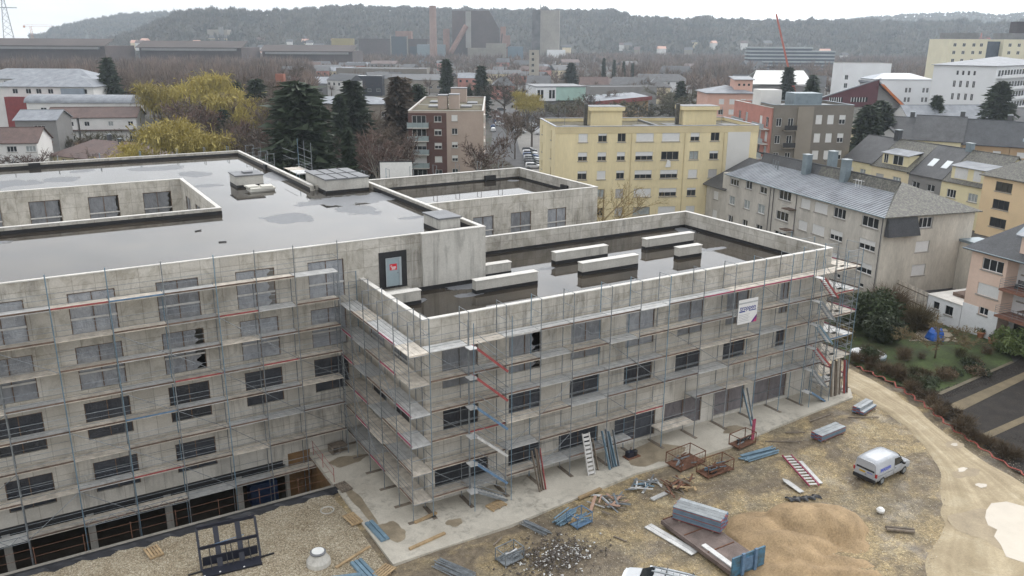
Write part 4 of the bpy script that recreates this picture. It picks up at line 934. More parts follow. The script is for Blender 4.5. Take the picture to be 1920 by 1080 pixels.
# ------------------------------------------------------------------ town buildings
def plaster(name, col, var=.1): return M(name, col, .85, var, .35, .08)
FR_DARK = M('dark_window_frame', (.05, .045, .045), .6, .2, 3)
def win_meshes(w, h, style, fmat, surround):
    key = ('bw', round(w, 2), round(h, 2), fmat.name)
    def fr():
        b = MB(); t = .07
        b.box(0, 0, 0, t, .06, h); b.box(w-t, 0, 0, w, .06, h); b.box(t, 0, 0, w-t, .06, t); b.box(t, 0, h-t, w-t, .06, h)
        k = 1 if w < .9 else (2 if w < 1.9 else 3)
        for i in range(1, k): b.box(w*i/k-t/2, 0, t, w*i/k+t/2, .06, h-t)
        return b.mesh('window', fmat)
    return cached(key, fr)
def bwin(par, pos_, rz, w, h, style, fmat=None, sillm=SILL, detail=True, out=(0, -1)):
    """window set back in its opening; pos_ is the lower left outer corner in the building frame"""
    fmat = fmat or WHITE
    ca, sa = math.cos(rz), math.sin(rz); dp = .1
    o = ob('window', win_meshes(w, h, style, fmat, None), par, (pos_[0]-dp*sa, pos_[1]+dp*ca, pos_[2]), (0, 0, rz))
    gm_ = CURT if style == 'k' else GLASS
    ob('pane', cached(('pane', round(w, 2), round(h, 2), gm_.name), lambda: MB().quad((0, .045, 0), (w, .045, 0), (w, .045, h), (0, .045, h)).mesh('pane', gm_)), o)
    f = {'c': 1., 'h': .5, 'q': .28, 'g': 1.}.get(style, 0)
    if f:
        sm = SHUTG if style == 'g' else SHUT
        hh = h*f
        ob('shutter', cached(('shut', round(w, 2), round(hh, 2), sm.name), lambda: MB().box(.02, -.04, 0, w-.02, -.008, hh).mesh('shutter', sm)), o, (0, 0, h-hh))
    if detail:
        ob('sill', cached(('sill', round(w, 2), sillm.name), lambda: MB().box(-.1, -.2, -.13, w+.1, -.02, -.005).mesh('sill', sillm)), o)
    return o
def bldg(name, label, O, rz, w, d, h, wm, wins=(), roof=('flat', .4, GREYMEM), cat='building', z0=0., fmat=None, detail=True, sillm=SILL, group=None):
    """walls with real openings; wins = [(face, u, z, w, h, style)]"""
    t = E(name, label, cat, (O[0], O[1], z0), rz, group)
    faces = {'F': ((0, 0), 0., w), 'R': ((w, 0), math.pi/2, d), 'L': ((0, d), -math.pi/2, d), 'B': ((w, d), math.pi, w)}
    ph = roof[1] if roof[0] == 'flat' else 0
    for k, (lo, a, U) in faces.items():
        ws = [x for x in wins if x[0] == k]
        e = .252 if k in 'RL' else 0.
        b = wall_mb(e, U-e, -.3, h+ph-(.002 if e else 0), [(x[1], x[1]+x[3], x[2], x[2]+x[4]) for x in ws], .25)
        b.build('wall', wm, t, (lo[0], lo[1], 0), (0, 0, a))
        for x in ws:
            px, py = lo[0]+x[1]*math.cos(a), lo[1]+x[1]*math.sin(a)
            bwin(t, (px, py, x[2]), a, x[3], x[4], x[5], fmat, sillm, detail)
    kind = roof[0]
    if kind == 'flat':
        MB().quad((.25, .25, h), (w-.25, .25, h), (w-.25, d-.25, h), (.25, d-.25, h)).build('roof', roof[2], t)
        if len(roof) > 3:
            b = MB(); z = h+ph
            for x0, y0, x1, y1 in ((-.08, -.08, w+.08, .3), (-.08, d-.3, w+.08, d+.08), (-.08, .303, .3, d-.303), (w-.3, .303, w+.08, d-.303)): MB().box(x0, y0, z+.002, x1, y1, z+.09).build('coping', roof[3], t)
    elif kind in ('gable', 'hip'):
        rh, rm, ov = roof[1], roof[2], roof[3] if len(roof) > 3 else .5
        hipin = (d/2 if kind == 'hip' else -ov)
        xa, xb = (-ov, w+ov); ya, yb = -ov, d+ov; ze = h-ov*rh/(d/2)*.6
        ra, rb_ = (xa+hipin+ov, xb-hipin-ov) if kind == 'hip' else (xa, xb)
        if ra > rb_: ra = rb_ = (xa+xb)/2
        zt = h+rh; T = .14
        for side, pts in (('front', [(xa, ya, ze), (xb, ya, ze), (rb_, d/2, zt), (ra, d/2, zt)]), ('back', [(xb, yb, ze), (xa, yb, ze), (ra, d/2, zt), (rb_, d/2, zt)])):
            slab(pts, T).build('roof', rm, t)
        if kind == 'hip':
            slab([(xb, ya, ze), (xb, yb, ze), (rb_, d/2, zt)], T).build('roof', rm, t); slab([(xa, yb, ze), (xa, ya, ze), (ra, d/2, zt)], T).build('roof', rm, t)
        else:
            for x in (0.002, w-.252):
                MB().extr([(0, 0), (d, 0), (d/2, rh-.05)], 0, .25).build('gable_wall', wm, t, (x+.25, 0, h-.001), (0, 0, math.pi/2))
        if kind == 'gable': MB().bar((xa, d/2, zt+.02), (xb, d/2, zt+.02), .09, 5).build('ridge', rm, t)
    return t
def slab(pts, T):
    b = MB(); n = len(pts); k = len(b.v)
    b.v += [tuple(p) for p in pts]+[(p[0], p[1], p[2]-T) for p in pts]
    b.f.append(tuple(range(n))); b.f.append(tuple(reversed(range(n, 2*n))))
    for i in range(n): j = (i+1) % n; b.f.append((j, i, n+i, n+j))
    return b
def slate(name, c, moss=0., seams=0.):
    mt, nt, b = principled(name); v = pos(nt)
    n1 = noise(nt, .5, 6, .7, v); col = ramp(nt, n1.outputs[0], [(.3, [x*.65 for x in c]), (.7, [x*1.3 for x in c])]).outputs[0]
    n2 = noise(nt, 5, 4, .7, v); col = mixc(nt, 1., col, ramp(nt, n2.outputs[0], [(.3, .7), (.7, 1.25)]).outputs[0], 'MULTIPLY')
    if moss:
        n3 = noise(nt, 3.5, 5, .75, v); col = mixc(nt, ramp(nt, n3.outputs[0], [(.62-moss*.2, 0.), (.7-moss*.1, 1.)]).outputs[0], col, (.17, .165, .13))
    nt.links.new(col, b.inputs['Base Color']); b.inputs['Roughness'].default_value = .55
    bump(nt, b, n2.outputs[0], .4, .05)
    return mt
SLATE = slate('dark_slate', (.052, .055, .062)); SLATE2 = slate('grey_slate', (.075, .076, .08)); MOSSY = slate('mossy_slate', (.07, .066, .06), .9)
TILE = slate('brown_tiles', (.105, .062, .052)); ZINC = M('standing_seam_zinc', (.24, .255, .28), .65, .25, .5, .12, .0); DARKR = slate('dark_flat_roof', (.07, .068, .062), .3)
GREENR = M('mossy_flat_roof', (.10, .085, .045), .9, .5, .3, .3); CHIM = M('chimney_zinc', (.22, .27, .30), .5, .15, 1, .1, .3)
def chimney(t, x, y, z0, z1, w=.8, d=.8, m_=None):
    o = MB().box(x, y, z0, x+w, y+d, z1).build('chimney', m_ or CHIM, t); MB().box(x-.06, y-.06, z1+.002, x+w+.06, y+d+.06, z1+.1).build('cap', M('chimney_cap', (.30, .34, .36), .6, .1, 2), o)
    return o
# --- yellow block
YEL = M('cream_yellow_render', (.74, .635, .395), .85, .10, .35, .07, vscale=(1, 1, .22))
ws = []
cols = [(3.6, 1.45), (6.7, 1.38), (9.78, 1.3), (12.75, 2.8), (16.9, 2.85), (21.5, 1.48), (24.8, 1.45)]
sty = ['cqoccho', 'hhhhokq', 'qcqhhcg', 'kkgchqh', 'cogkcck']
for r_, z in enumerate((14.65, 11.75, 8.85, 5.95, 3.0)):
    for (u, w_), s_ in zip(cols, sty[r_]): ws.append(('F', u, z, w_, 1.32, {'q': 'q', 'h': 'h', 'c': 'c', 'o': 'o', 'k': 'k', 'g': 'g'}[s_]))
    for u in (2.2, 10.4): ws.append(('L', u, z, .55, 1.5, 'o'))
FRG = M('stone_frame', (.30, .27, .23), .7, .15, 3)
yb = bldg('yellow_apartment_block', 'long cream yellow apartment block with flat roof behind the construction site', (51.08, 61.97), R(-23), 32.6, 14.3, 16.5, YEL, ws, ('flat', .5, GREENR, M('zinc_coping', (.33, .34, .37), .6, .1, 1)), fmat=FRG)
MB().box(27.6, -.06, 2.6, 31.3, -.004, 16.0).build('white_panel', M('white_render_panel', (.66, .65, .62), .85, .05, .3), yb)
MB().box(-.05, -.05, 15.95, 32.65, -.003, 16.9).build('parapet_band', M('parapet_yellow', (.60, .505, .31), .85, .1, .3), yb)
for x0, x1, y0, y1 in ((6.9, 12.0, 6.0, 9.4), (22.4, 28.0, 6.4, 9.6)):
    o = MB().box(x0, y0, 16.4, x1, y1, 18.9).build('stair_house', YEL, yb); MB().box(x0-.35, y0-.35, 18.9, x1+.35, y1+.35, 19.5).build('canopy', YEL, o); MB().box(x0-.3, y0-.3, 19.502, x1+.3, y1+.3, 19.56).build('roof', GREYMEM, o)
    MB().box(x0-.9, y0+1, 16.4, x0-.36, y0+1.6, 19.9).build('flue', DARKR, o)
MB().box(17.0, .3, 16.51, 17.35, 13.9, 16.8).build('roof_ridge', GREYMEM, yb)
for x, y in ((2.2, 2.5), (14, 3), (19.5, 5), (29, 4)): MB().box(x, y, 16.51, x+2.6, y+4.5, 16.56).build('roof_patch', DARKR, yb)
tw_ = MB(); tw_.quad((0, 0, 0), (.9, -.1, .05), (.8, -.12, 1.0), (.35, -.05, 1.25)); o = tw_.build('towel', PLASTW, None, (67.2, 54.95, 10.6), (0, 0, R(-23))); tag(o, 'pale cloth hanging from an open window of the yellow block', 'cloth')
for x in (12.0, 20.6, 27.0): MB().bar((x, -.1, .2), (x, -.1, 15.9), .06, 6).build('downpipe', M('yellow_downpipe', (.55, .46, .28), .7, .1, 1), yb)
for x, y in ((3, 8), (15.5, 9), (30, 9)): MB().bar((x, y, 16.5), (x, y, 19.2), .04, 4).build('aerial', STEEL, yb)
# --- brown and pinkish block
BRN = M('brown_render', (.115, .06, .052), .85, .12, .3, .05); PNK = M('pinkish_grey_render', (.42, .335, .285), .85, .08, .3, .05)
ws = []
for r_, (z, s1, s2) in enumerate(((13.3, 'o', 'c'), (10.55, 'q', 'o'), (7.75, 'h', 'h'), (4.95, 'c', 'h'), (2.1, 'o', 'o'))):
    ws += [('F', .75, z-.3, 2.9, 1.55, 'oohc'[min(3, r_)] if r_ < 4 else 'o'), ('F', 5.35, z-.05, 1.5, 1.25, s1), ('F', 8.95, z+.15, 1.25, 1.25, s2)]
bb = bldg('brown_apartment_block', 'tall brown and pinkish apartment block with glass balconies and mossy flat roof', (50.8, 116.6), R(-29.5), 15.6, 46, 15.2, PNK, ws, ('flat', .3, GREENR, M('pale_coping', (.52, .50, .47), .8, .1, .6)))
zz = [0]; b = MB()
hol = [(x[1], x[1]+x[3], x[2], x[2]+x[4]) for x in ws if x[1] < 8]
o = wall_mb(-.05, 7.9, -.3, 15.1, [(a-.02, c+.02, e-.02, f+.02) for a, c, e, f in hol], .05).build('brown_cladding', BRN, bb, (0, -.053, 0))
BGL = M('balcony_glass', (.30, .36, .37), .25, .12, 1)
for z in (12.2, 9.45, 6.65, 3.85, 1.05):
    o = MB().box(-.25, -1.3, z-.18, 4.2, -.06, z).build('balcony', COPE, bb); MB().box(-.25, -1.3, z+.002, 4.2, -1.26, z+1.0).build('balcony_glass', BGL, o); MB().box(-.25, -1.255, z+.002, -.21, -.06, z+1.0).build('balcony_glass', BGL, o); MB().box(4.16, -1.255, z+.002, 4.2, -.06, z+1.0).build('balcony_glass', BGL, o)
    for k in range(5): MB().bar((-.2+k*1.08, -1.33, z), (-.2+k*1.08, -1.33, z+1.05), .02, 4).build('post', STEEL, o)
for k, (x, y, w_, z) in enumerate(((5.6, 9, 2.0, 18.0), (8.0, 9, 2.2, 18.2), (7.4, 30, 3.8, 18.4))):
    o = MB().box(x, y, 15.1, x+w_, y+4, z).build('stair_house', PNK, bb); MB().box(x-.1, y-.1, z+.002, x+w_+.1, y+4.1, z+.15).build('cap', GREYMEM, o)
MB().box(.5, 20, 15.21, 15.1, 20.4, 15.4).build('roof_ridge', COPE, bb)
for x, y in ((3.2, 13), (10.4, 13), (11.5, 24), (2.5, 27)): MB().box(x, y, 15.21, x+2.4, y+5, 15.5).build('roof_duct', GREYMEM, bb)
for k in range(5): o = MB().box(15.62, 1.0+(k % 2)*.6, 2.0+k*2.75, 15.9, 5.5, 3.6+k*2.75).build('side_balcony', COPE, bb)
# --- grey terrace with zinc roof (angle along its front)
GRY = M('grey_roughcast', (.54, .51, .46), .9, .2, .45, .14, vscale=(1, 1, .3)); BEI = M('beige_roughcast', (.58, .54, .465), .9, .2, .45, .14, vscale=(1, 1, .3))
grz = R(-102.94)
ws = [('F', 1.98, 8.95, 2.3, 1.25, 'q'), ('F', 6.1, 9.05, 1.6, 1.2, 'o'), ('F', 9.7, 9.0, 1.7, 1.25, 'q'), ('F', 14.2, 8.95, 2.7, 1.35, 'o'), ('F', 19.1, 8.65, 1.9, 1.25, 'c'), ('F', 21.9, 8.65, 2.55, 1.3, 'c'), ('F', 25.6, 8.7, 2.25, 1.25, 'o'), ('F', 30.7, 8.7, 2.8, 1.25, 'o'),
      ('F', 2.1, 6.0, 1.5, 1.3, 'k'), ('F', 6.05, 6.1, 1.5, 1.3, 'k'), ('F', 9.55, 6.1, 1.7, 1.35, 'k'), ('F', 14.0, 6.1, 2.75, 1.25, 'o'), ('F', 19.05, 5.75, 1.8, 1.25, 'c'), ('F', 21.9, 5.8, 2.4, 1.25, 'c'), ('F', 25.4, 5.85, 2.35, 1.25, 'h'), ('F', 30.7, 5.95, 2.75, 1.25, 'h'),
      ('F', 2.2, 3.1, 1.3, 1.25, 'o'), ('F', 6.1, 3.2, 1.3, 1.25, 'o'), ('F', 9.6, 3.2, 1.5, 1.25, 'o'), ('F', 14.0, 3.3, 2.7, 1.2, 'o'), ('F', 21.9, 3.0, 2.4, 1.25, 'c'), ('F', 25.4, 3.0, 2.3, 1.25, 'h'), ('F', 30.7, 3.1, 2.7, 1.25, 'h'), ('F', 27.5, 1.3, .7, .5, 'o'), ('F', 31.6, 1.3, .8, .5, 'o'), ('F', 24.4, 1.2, .7, .7, 'o'),
      ('R', 5.0, 8.75, 2.0, 1.25, 'o'), ('R', 5.0, 5.85, 2.0, 1.3, 'c'), ('R', 4.95, 2.95, 2.0, 1.35, 'c')]
gh = bldg('grey_terrace', 'grey roughcast terrace with pale zinc roof beyond the end of the site', (72.3, 47.3), grz, 34.37, 13.2, 10.5, GRY, ws, ('none',), cat='house')
wall_mb(.0, 13.2, -.3, 10.5, [(x[1]-.02, x[1]+x[3]+.02, x[2]-.02, x[2]+x[4]+.02) for x in ws if x[0] == 'R'], .04).build('beige_end_wall', BEI, gh, (34.42, 0, 0), (0, 0, math.pi/2))
MB().box(-.0, -.06, -.3, 34.4, -.004, .9).build('plinth', M('plinth_render', (.30, .27, .20), .9, .2, .6), gh)
# zinc lower slope, slate upper strip, slate back and hips
zt0 = 12.1; zt1 = 13.4
slab([(1.3, -.55, 10.45), (35.0, -.55, 10.45), (29.6, 5.4, zt0), (1.3, 5.4, zt0)], .1).build('zinc_roof', ZINC, gh)
for k in range(56):
    x = 1.6+k*.6; xe = min(x, 29.6)
    if x > 34.8: break
    yt = 5.3 if x < 29.6 else 5.4-(x-29.6)/5.4*5.95
    MB().beam((x, -.5, 10.50), (x, yt, 10.50+(yt+.5)/5.95*1.65), .05, .07).build('standing_seam', ZINC, gh)
slab([(15, 5.4, zt0), (29.6, 5.4, zt0), (29.6, 6.0, zt1), (15, 6.0, zt1)], .12).build('slate_band', MOSSY, gh)
slab([(35.0, -.55, 10.45), (35.0, 13.7, 10.45), (29.6, 6.2, zt1), (29.6, 5.3, zt0)], .12).build('slate_hip', MOSSY, gh)
slab([(35, 13.7, 10.45), (-.5, 13.7, 10.45), (-.5, 6.0, zt1), (29.6, 6.0, zt1)], .12).build('slate_roof', SLATE, gh)
slab([(1.3, 5.4, zt0), (15, 5.4, zt0), (15, 6.0, zt1), (1.3, 6.0, zt1)], .12).build('slate_band', SLATE2, gh)
MB().bar((1, 6.0, zt1+.03), (29.6, 6.0, zt1+.03), .1, 5).build('ridge', SLATE2, gh)
MB().bar((1.3, -.6, 10.42), (35.0, -.6, 10.42), .08, 6).build('gutter', CHIM, gh)
for x in (12.3, 13.1, 18.2, 34.2): MB().bar((x, -.08, -.2), (x, -.08, 10.3), .05, 6).build('downpipe', M('dark_pipe', (.10, .10, .11), .5, .2, 2), gh)
# low wing at the far left of the terrace
wall_mb(-5.0, 0, -.3, 8.0, [(-2.85, -1.5, 5.9, 7.15), (-2.85, -1.5, 3.0, 4.2)], .25).build('wall', GRY, gh, (0, .3, 0))
for z in (5.9, 3.0): bwin(gh, (-2.85, .3, z), 0, 1.35, 1.2, 'c')
slab([(-5.6, -.3, 7.9), (1.2, -.3, 7.9), (1.2, 6, 12.2), (-2.5, 6, 12.2)], .12).build('slate_roof', SLATE2, gh); slab([(-5.6, 12, 7.9), (-5.6, -.3, 7.9), (-2.5, 6, 12.2)], .12).build('slate_roof', SLATE2, gh)
# dark slate bay at the corner, balconies, chimneys, dish
b = MB(); o = slab([(34.47, .1, 8.2), (34.47, 4.6, 8.2), (34.47, 4.2, 10.4), (34.47, .3, 10.4)], .02)
b.extr([(0.02, 8.15), (1.2, 8.2), (.75, 10.35), (0.02, 10.4)], -4.5, -.2); b.build('slate_bay', SLATE, gh, (34.44, 0, 0), (0, 0, 0)) if False else None
bb_ = MB(); bb_.v += [(34.47, .1, 8.1), (35.25, .1, 8.1), (35.25, 4.7, 8.1), (34.47, 4.7, 8.1), (34.47, .25, 10.42), (34.75, .25, 10.42), (34.75, 4.3, 10.42), (34.47, 4.3, 10.42)]
bb_.f += [(0, 3, 2, 1), (4, 5, 6, 7), (0, 1, 5, 4), (1, 2, 6, 5), (2, 3, 7, 6), (3, 0, 4, 7)]; bb_.build('slate_bay', SLATE, gh)
for z in (8.2, 5.35, 2.5):
    o = MB().box(16.6, -1.15, z-.12, 18.3, -.01, z).build('balcony', TOE, gh)
    for hh in (.35, .7, 1.0): MB().bar((16.65, -1.12, z+hh), (18.25, -1.12, z+hh), .015, 4).build('rail', STEEL, o)
for x, y, z in ((12.4, 4.6, 14.6), (15.6, 6.2, 15.4), (20.0, 4.9, 14.9)): chimney(gh, x, y, 11.5, z, 1.0, .9)
for x, y in ((5.2, 5.0), (6.4, 4.6), (7.2, 4.4), (7.6, 4.2)): MB().bar((x, y, 11.8), (x, y, 13.0), .06, 5).build('vent_pipe', STEEL, gh)
an = MB()
for k in range(3): an.bar((24+.5*k, 4.2, 12.0), (24+.5*k, 4.2, 13.0), .03, 4); an.bar((23.7+.5*k, 4.0, 12.9), (24.3+.5*k, 4.4, 12.9), .02, 4)
an.build('antenna', WHITE, gh)
MB().box(34.5, 11.6, 6.2, 36.6, 14.2, 6.8).build('terrace_wall', BEI, gh); MB().box(34.4, 11.4, 6.803, 36.8, 14.4, 7.1).build('terrace_railing', CHIM, gh); MB().box(34.5, 11.5, -.3, 39.2, 14.0, 6.2).build('rear_wing', BEI, gh)
# --- pink house with balconies at the right edge
PINK = M('salmon_render', (.72, .545, .445), .85, .07, .3, .05); WREN = M('white_render', (.78, .79, .80), .85, .07, .3, .06)
ws = [('F', 1.36, 7.05, 2.45, 1.25, 'o'), ('F', 1.3, 4.35, 2.5, 1.25, 'c'), ('F', 1.9, 2.3, 1.1, .8, 'o')]
ph_ = bldg('pink_house', 'salmon pink house with white base and two balconies at the right edge', (64.9, 3.3), R(-99.3), 4.2, 12, 9.2, PINK, ws, ('none',), cat='house')
MB().box(-.05, -.04, -.3, 1.88, -.003, 3.0).build('white_base', WREN, ph_); MB().box(3.02, -.04, -.3, 4.22, -.003, 3.0).build('white_base', WREN, ph_); MB().box(1.88, -.04, -.3, 3.02, -.003, 2.28).build('white_base', WREN, ph_)
o = MB().box(4.2, 1.7, -.3, 12, 2.0, 9.2).build('recessed_wall', WREN, ph_)
for z in (5.8, 3.0):
    fb = MB().box(4.21, -.7, z-.2, 12, 1.69, z).build('balcony', M('terracotta_slab', (.23, .11, .075), .8, .2, 1, .1), ph_)
    for hh in (.25, .5, .75, 1.0): MB().bar((4.25, -.68, z+hh), (12, -.68, z+hh), .015, 4).build('rail', STEEL, fb); 
    for hh in (.25, .5, .75, 1.0): MB().bar((4.25, -.68, z+hh), (4.25, 1.6, z+hh), .015, 4).build('rail', STEEL, fb)
    for x in (4.25, 6.2, 8.2): MB().bar((x, -.68, z), (x, -.68, z+1.0), .02, 4).build('post', STEEL, fb)
    bwin(ph_, (4.75, 1.65, z+1.35), 0, .7, .8, 'o', FR_DARK)
MB().box(4.9, 1.6, -.2, 6.2, 1.68, 2.0).build('garden_door', GLASS, ph_)
slab([(-.7, -.6, 8.95), (12, -.6, 8.95), (12, 6, 13.6), (4.5, 6, 13.6)], .15).build('roof', SLATE, ph_); slab([(-.7, 12.5, 8.95), (-.7, -.6, 8.95), (4.5, 6, 13.6)], .15).build('roof', SLATE, ph_); slab([(12, 12.6, 8.95), (-.7, 12.6, 8.95), (4.5, 6, 13.6), (12, 6, 13.6)], .15).build('roof', SLATE, ph_)
MB().bar((-.7, -.65, 8.93), (12, -.65, 8.93), .07, 6).build('gutter', CHIM, ph_); MB().box(11.7, 2.01, -.3, 11.99, 11.9, 9.0).build('end_wall', PINK, ph_); MB().box(4.2, 11.6, -.3, 11.69, 11.9, 9.0).build('rear_wall', PINK, ph_); MB().extr([(0, 9.0), (12, 9.0), (6, 13.2)], 0, .28).build('gable_wall', PINK, ph_, (11.99, 0, 0), (0, 0, math.pi/2))
sk = slab([(3.0, 2.0, 10.95), (4.4, 2.0, 10.95), (4.4, 3.4, 11.95), (3.0, 3.4, 11.95)], .1).build('skylight', M('skylight_glass', (.33, .37, .40), .15, .1, 1), ph_)
MB().box(5.0, .3, 9.2, 12, 5, 11.4).build('dormer', PINK, ph_); slab([(4.6, -.1, 11.4), (12, -.1, 11.4), (12, 5.5, 12.3), (4.6, 5.5, 12.3)], .12).build('dormer_roof', ZINC, ph_)
# annexe wall, fence and asphalt yard between the houses
yw = E('garden_annexe', 'low white garden wall with barred windows joining the pink house', 'annexe', (64.95, 3.45, 0), R(80.7))
wall_mb(0, 4.4, -.3, 2.5, [(.8, 1.6, 1.2, 2.0), (2.4, 3.4, 1.0, 2.0)], .25).build('wall', WREN, yw, (4.4, 0, 0), (0, 0, math.pi)) 
bwin(yw, (3.6, 0, 1.2), math.pi, .8, .8, 'o', FR_DARK); bwin(yw, (2.0, 0, 1.0), math.pi, 1.0, 1.0, 'o', FR_DARK)
MB().box(-.1, -12, 2.5, 4.5, .1, 2.62).build('roof_terrace', COPE, yw); MB().box(.3, -8, 2.63, 3.0, -2, 3.0).build('planter', TOE, yw)
fe = E('slat_fence', 'grey slatted fence on the bank between the grey terrace and white annexe', 'fence', (65.7, 7.9, 0), R(70))
for k in range(26): MB().box(k*.26, -.03, .0, k*.26+.2, .0, 2.7).build('slat', DECK, fe)
for z in (.9, 2.2): MB().beam((0, .03, z), (6.8, .03, z), .05, .1).build('rail', WOODD, fe)
sheet('asphalt_yard', [(66.3, 7.6), (66.9, 13.2), (79, 11.2), (84, 4), (70, 6)], .9, M('yard_asphalt', (.045, .046, .05), .6, .3, .6, .2))
# seated person on the upper balcony
def person():
    t = E('person', 'person in a white top sitting on the upper balcony of the pink house', 'person', (0, 0, 0))
    me = bpy.data.meshes.new('body'); 
    vs_ = [(0, 0, .46), (0, .02, .72), (0, .03, .95), (0, .03, 1.06), (0, .0, 1.22), (.17, .03, .93), (.24, -.05, .68), (.2, -.27, .58), (-.17, .03, .93), (-.24, -.05, .68), (-.2, -.27, .58), (.1, -.02, .45), (.13, -.42, .47), (.13, -.44, .06), (.13, -.56, .03), (-.1, -.02, .45), (-.13, -.42, .47), (-.13, -.44, .06), (-.13, -.56, .03)]
    es = [(0, 1), (1, 2), (2, 3), (3, 4), (2, 5), (5, 6), (6, 7), (2, 8), (8, 9), (9, 10), (0, 11), (11, 12), (12, 13), (13, 14), (0, 15), (15, 16), (16, 17), (17, 18)]
    me.from_pydata(vs_, es, []); o = bpy.data.objects.new('body', me); COL.objects.link(o)
    md = o.modifiers.new('s', 'SKIN'); rr = [.15, .16, .15, .06, .105, .075, .055, .04, .075, .055, .04, .1, .075, .05, .04, .1, .075, .05, .04]
    for i, sv in enumerate(me.skin_vertices[0].data): sv.radius = (rr[i], rr[i]); sv.use_root = i == 0
    sb = o.modifiers.new('b', 'SUBSURF'); sb.levels = 2; sb.render_levels = 2
    dg = bpy.context.evaluated_depsgraph_get(); m2 = bpy.data.meshes.new_from_object(o.evaluated_get(dg)); bpy.data.objects.remove(o)
    m2.materials.clear()
    for mm in (M('white_shirt', (.72, .72, .74), .8, .05, 5), M('dark_trousers', (.03, .035, .06), .85, .1, 5), M('skin', (.45, .26, .19), .6, .05, 5)): m2.materials.append(mm)
    for p in m2.polygons:
        c = p.center; p.material_index = 2 if c.z > 1.06 or (c.y < -.18 and c.z > .53) else (0 if c.z > .52 and c.y > -.3 else 1); p.use_smooth = True
    ob('body', m2, t)
    MB().lathe([(.02, -.02), (.1, .0), (.118, .08), (.09, .15), (.02, .175)], 10).build('hair', M('dark_hair', (.03, .022, .018), .7, .2, 8), t, (0, .025, 1.2))
    return t
pr = person(); a_ = R(-99.3)
def phl(x, y, z): return (64.9+x*math.cos(a_)-y*math.sin(a_), 3.3+x*math.sin(a_)+y*math.cos(a_), z)
pr.location = phl(6.5, .75, 5.8); pr.rotation_euler = (0, 0, a_+.3)
def bench(label, loc, rz, w, m_):
    t = E('bench', label, 'bench', loc, rz)
    for k in range(4): MB().box(0, -.2+k*.11, .4, w, -.11+k*.11, .44).build('seat_slat', m_, t)
    for k in range(3): MB().box(0, .25, .52+k*.13, w, .28, .62+k*.13).build('back_slat', m_, t)
    for x in (.05, w-.1): MB().box(x, -.2, 0, x+.05, .28, .4).build('leg', m_, t); MB().box(x, .281, 0, x+.05, .31, .9).build('back_post', m_, t)
    return t
bench('dark slatted bench under the seated person on the upper balcony', phl(4.9, .75, 5.803), a_, 2.4, M('dark_slats', (.06, .06, .065), .7, .2, 4))
tb = E('balcony_table', 'brown wooden table on the lower balcony of the pink house', 'table', phl(5.9, .2, 3.003), a_)
MB().box(0, 0, .68, 2.0, 1.0, .74).build('table_top', TOE, tb)
for x in (.08, 1.86):
    for y in (.08, .86): MB().box(x, y, 0, x+.06, y+.06, .68).build('leg', TOE, tb)
# ------------------------------------------------------------------ houses, hospital, works: simpler buildings farther off
def grid(face, us, zs, w, h, st='o'):
    k = 0; out = []
    for z in zs:
        for u in us: out.append((face, u, z, w, h, st[k % len(st)])); k += 1
    return out
CRE = M('cream_render', (.72, .62, .42), .85, .08, .3); CRE2 = M('pale_yellow_render', (.76, .68, .44), .85, .08, .3); WH = M('house_white', (.70, .69, .67), .85, .08, .3); OCH = M('ochre_render', (.42, .29, .17), .85, .1, .3); GRH = M('grey_render', (.24, .235, .23), .85, .1, .3); BEIGE = M('apricot_render', (.76, .58, .36), .85, .06, .3)
def dormer(t, u, y, z, w, d, h, wm, rm, st):
    o = MB().box(u, y, z, u+w, y+d, z+h).build('dormer', wm, t)
    slab([(u-.25, y-.35, z+h), (u+w+.25, y-.35, z+h), (u+w+.25, y+d+2.2, z+h+1.0), (u-.25, y+d+2.2, z+h+1.0)], .12).build('dormer_roof', rm, o)
    for (uu, w_, s_) in st:
        q = MB().box(u+uu, y-.03, z+.45, u+uu+w_, y-.003, z+h-.25).build('window', SHUT if s_ == 'c' else GLASS, o)
        if s_ != 'c':
            b = MB()
            for i in range(3): b.box(u+uu+w_*i/2-.04, y-.06, z+.45, u+uu+w_*i/2+.04, y-.031, z+h-.25)
            b.build('window_bar', WHITE, o)
# terrace behind the grey block (front direction about -105 deg); house fronts face the camera side
A0 = Vector((121.5, 63.5)); adir = math.atan2(33.5-63.5, 115.2-121.5)
def onA(s): return (A0.x+math.cos(adir)*s, A0.y+math.sin(adir)*s)
h1 = bldg('terraced_house', 'pale yellow terraced house with dark slate roof beside the white gabled house', onA(0), adir, 7.6, 11, 7.6, CRE2, grid('F', [1.2, 4.6], [4.8, 2.0], 1.5, 1.3, 'cko'), ('gable', 4.4, SLATE2, .3), 'house'); chimney(h1, 6.9, 5, 10.5, 13.6, 1.1, .9, SLATE)
h2 = bldg('terraced_house', 'cream terraced house with a pale zinc roofed dormer', onA(7.62), adir, 9.4, 11, 7.4, CRE, grid('F', [1.3, 5.6], [4.6, 1.8], 2.0, 1.3, 'gk'), ('gable', 4.6, MOSSY, .3), 'house'); dormer(h2, 1.9, .5, 7.6, 6.4, 3.4, 2.3, CRE2, ZINC, [(.5, 1.0, 'o'), (2.8, 2.4, 'o')])
h3 = bldg('terraced_house', 'grey terraced house with two bright roof windows', onA(17.04), adir, 7.4, 11, 7.2, GRH, grid('F', [1.0, 4.4], [4.6, 1.8], 1.7, 1.2, 'o'), ('gable', 4.8, SLATE2, .3), 'house')
SKY_GL = M('roof_window_glass', (.72, .76, .78), .12, .05, 1)
for u in (2.2, 5.2): sl = slab([(u, 1.6, 8.75), (u+1.3, 1.6, 8.75), (u+1.3, 2.9, 9.9), (u, 2.9, 9.9)], .1).build('roof_window', SKY_GL, h3); 
chimney(h3, 6.6, 5, 11, 13, 1.2, .8)
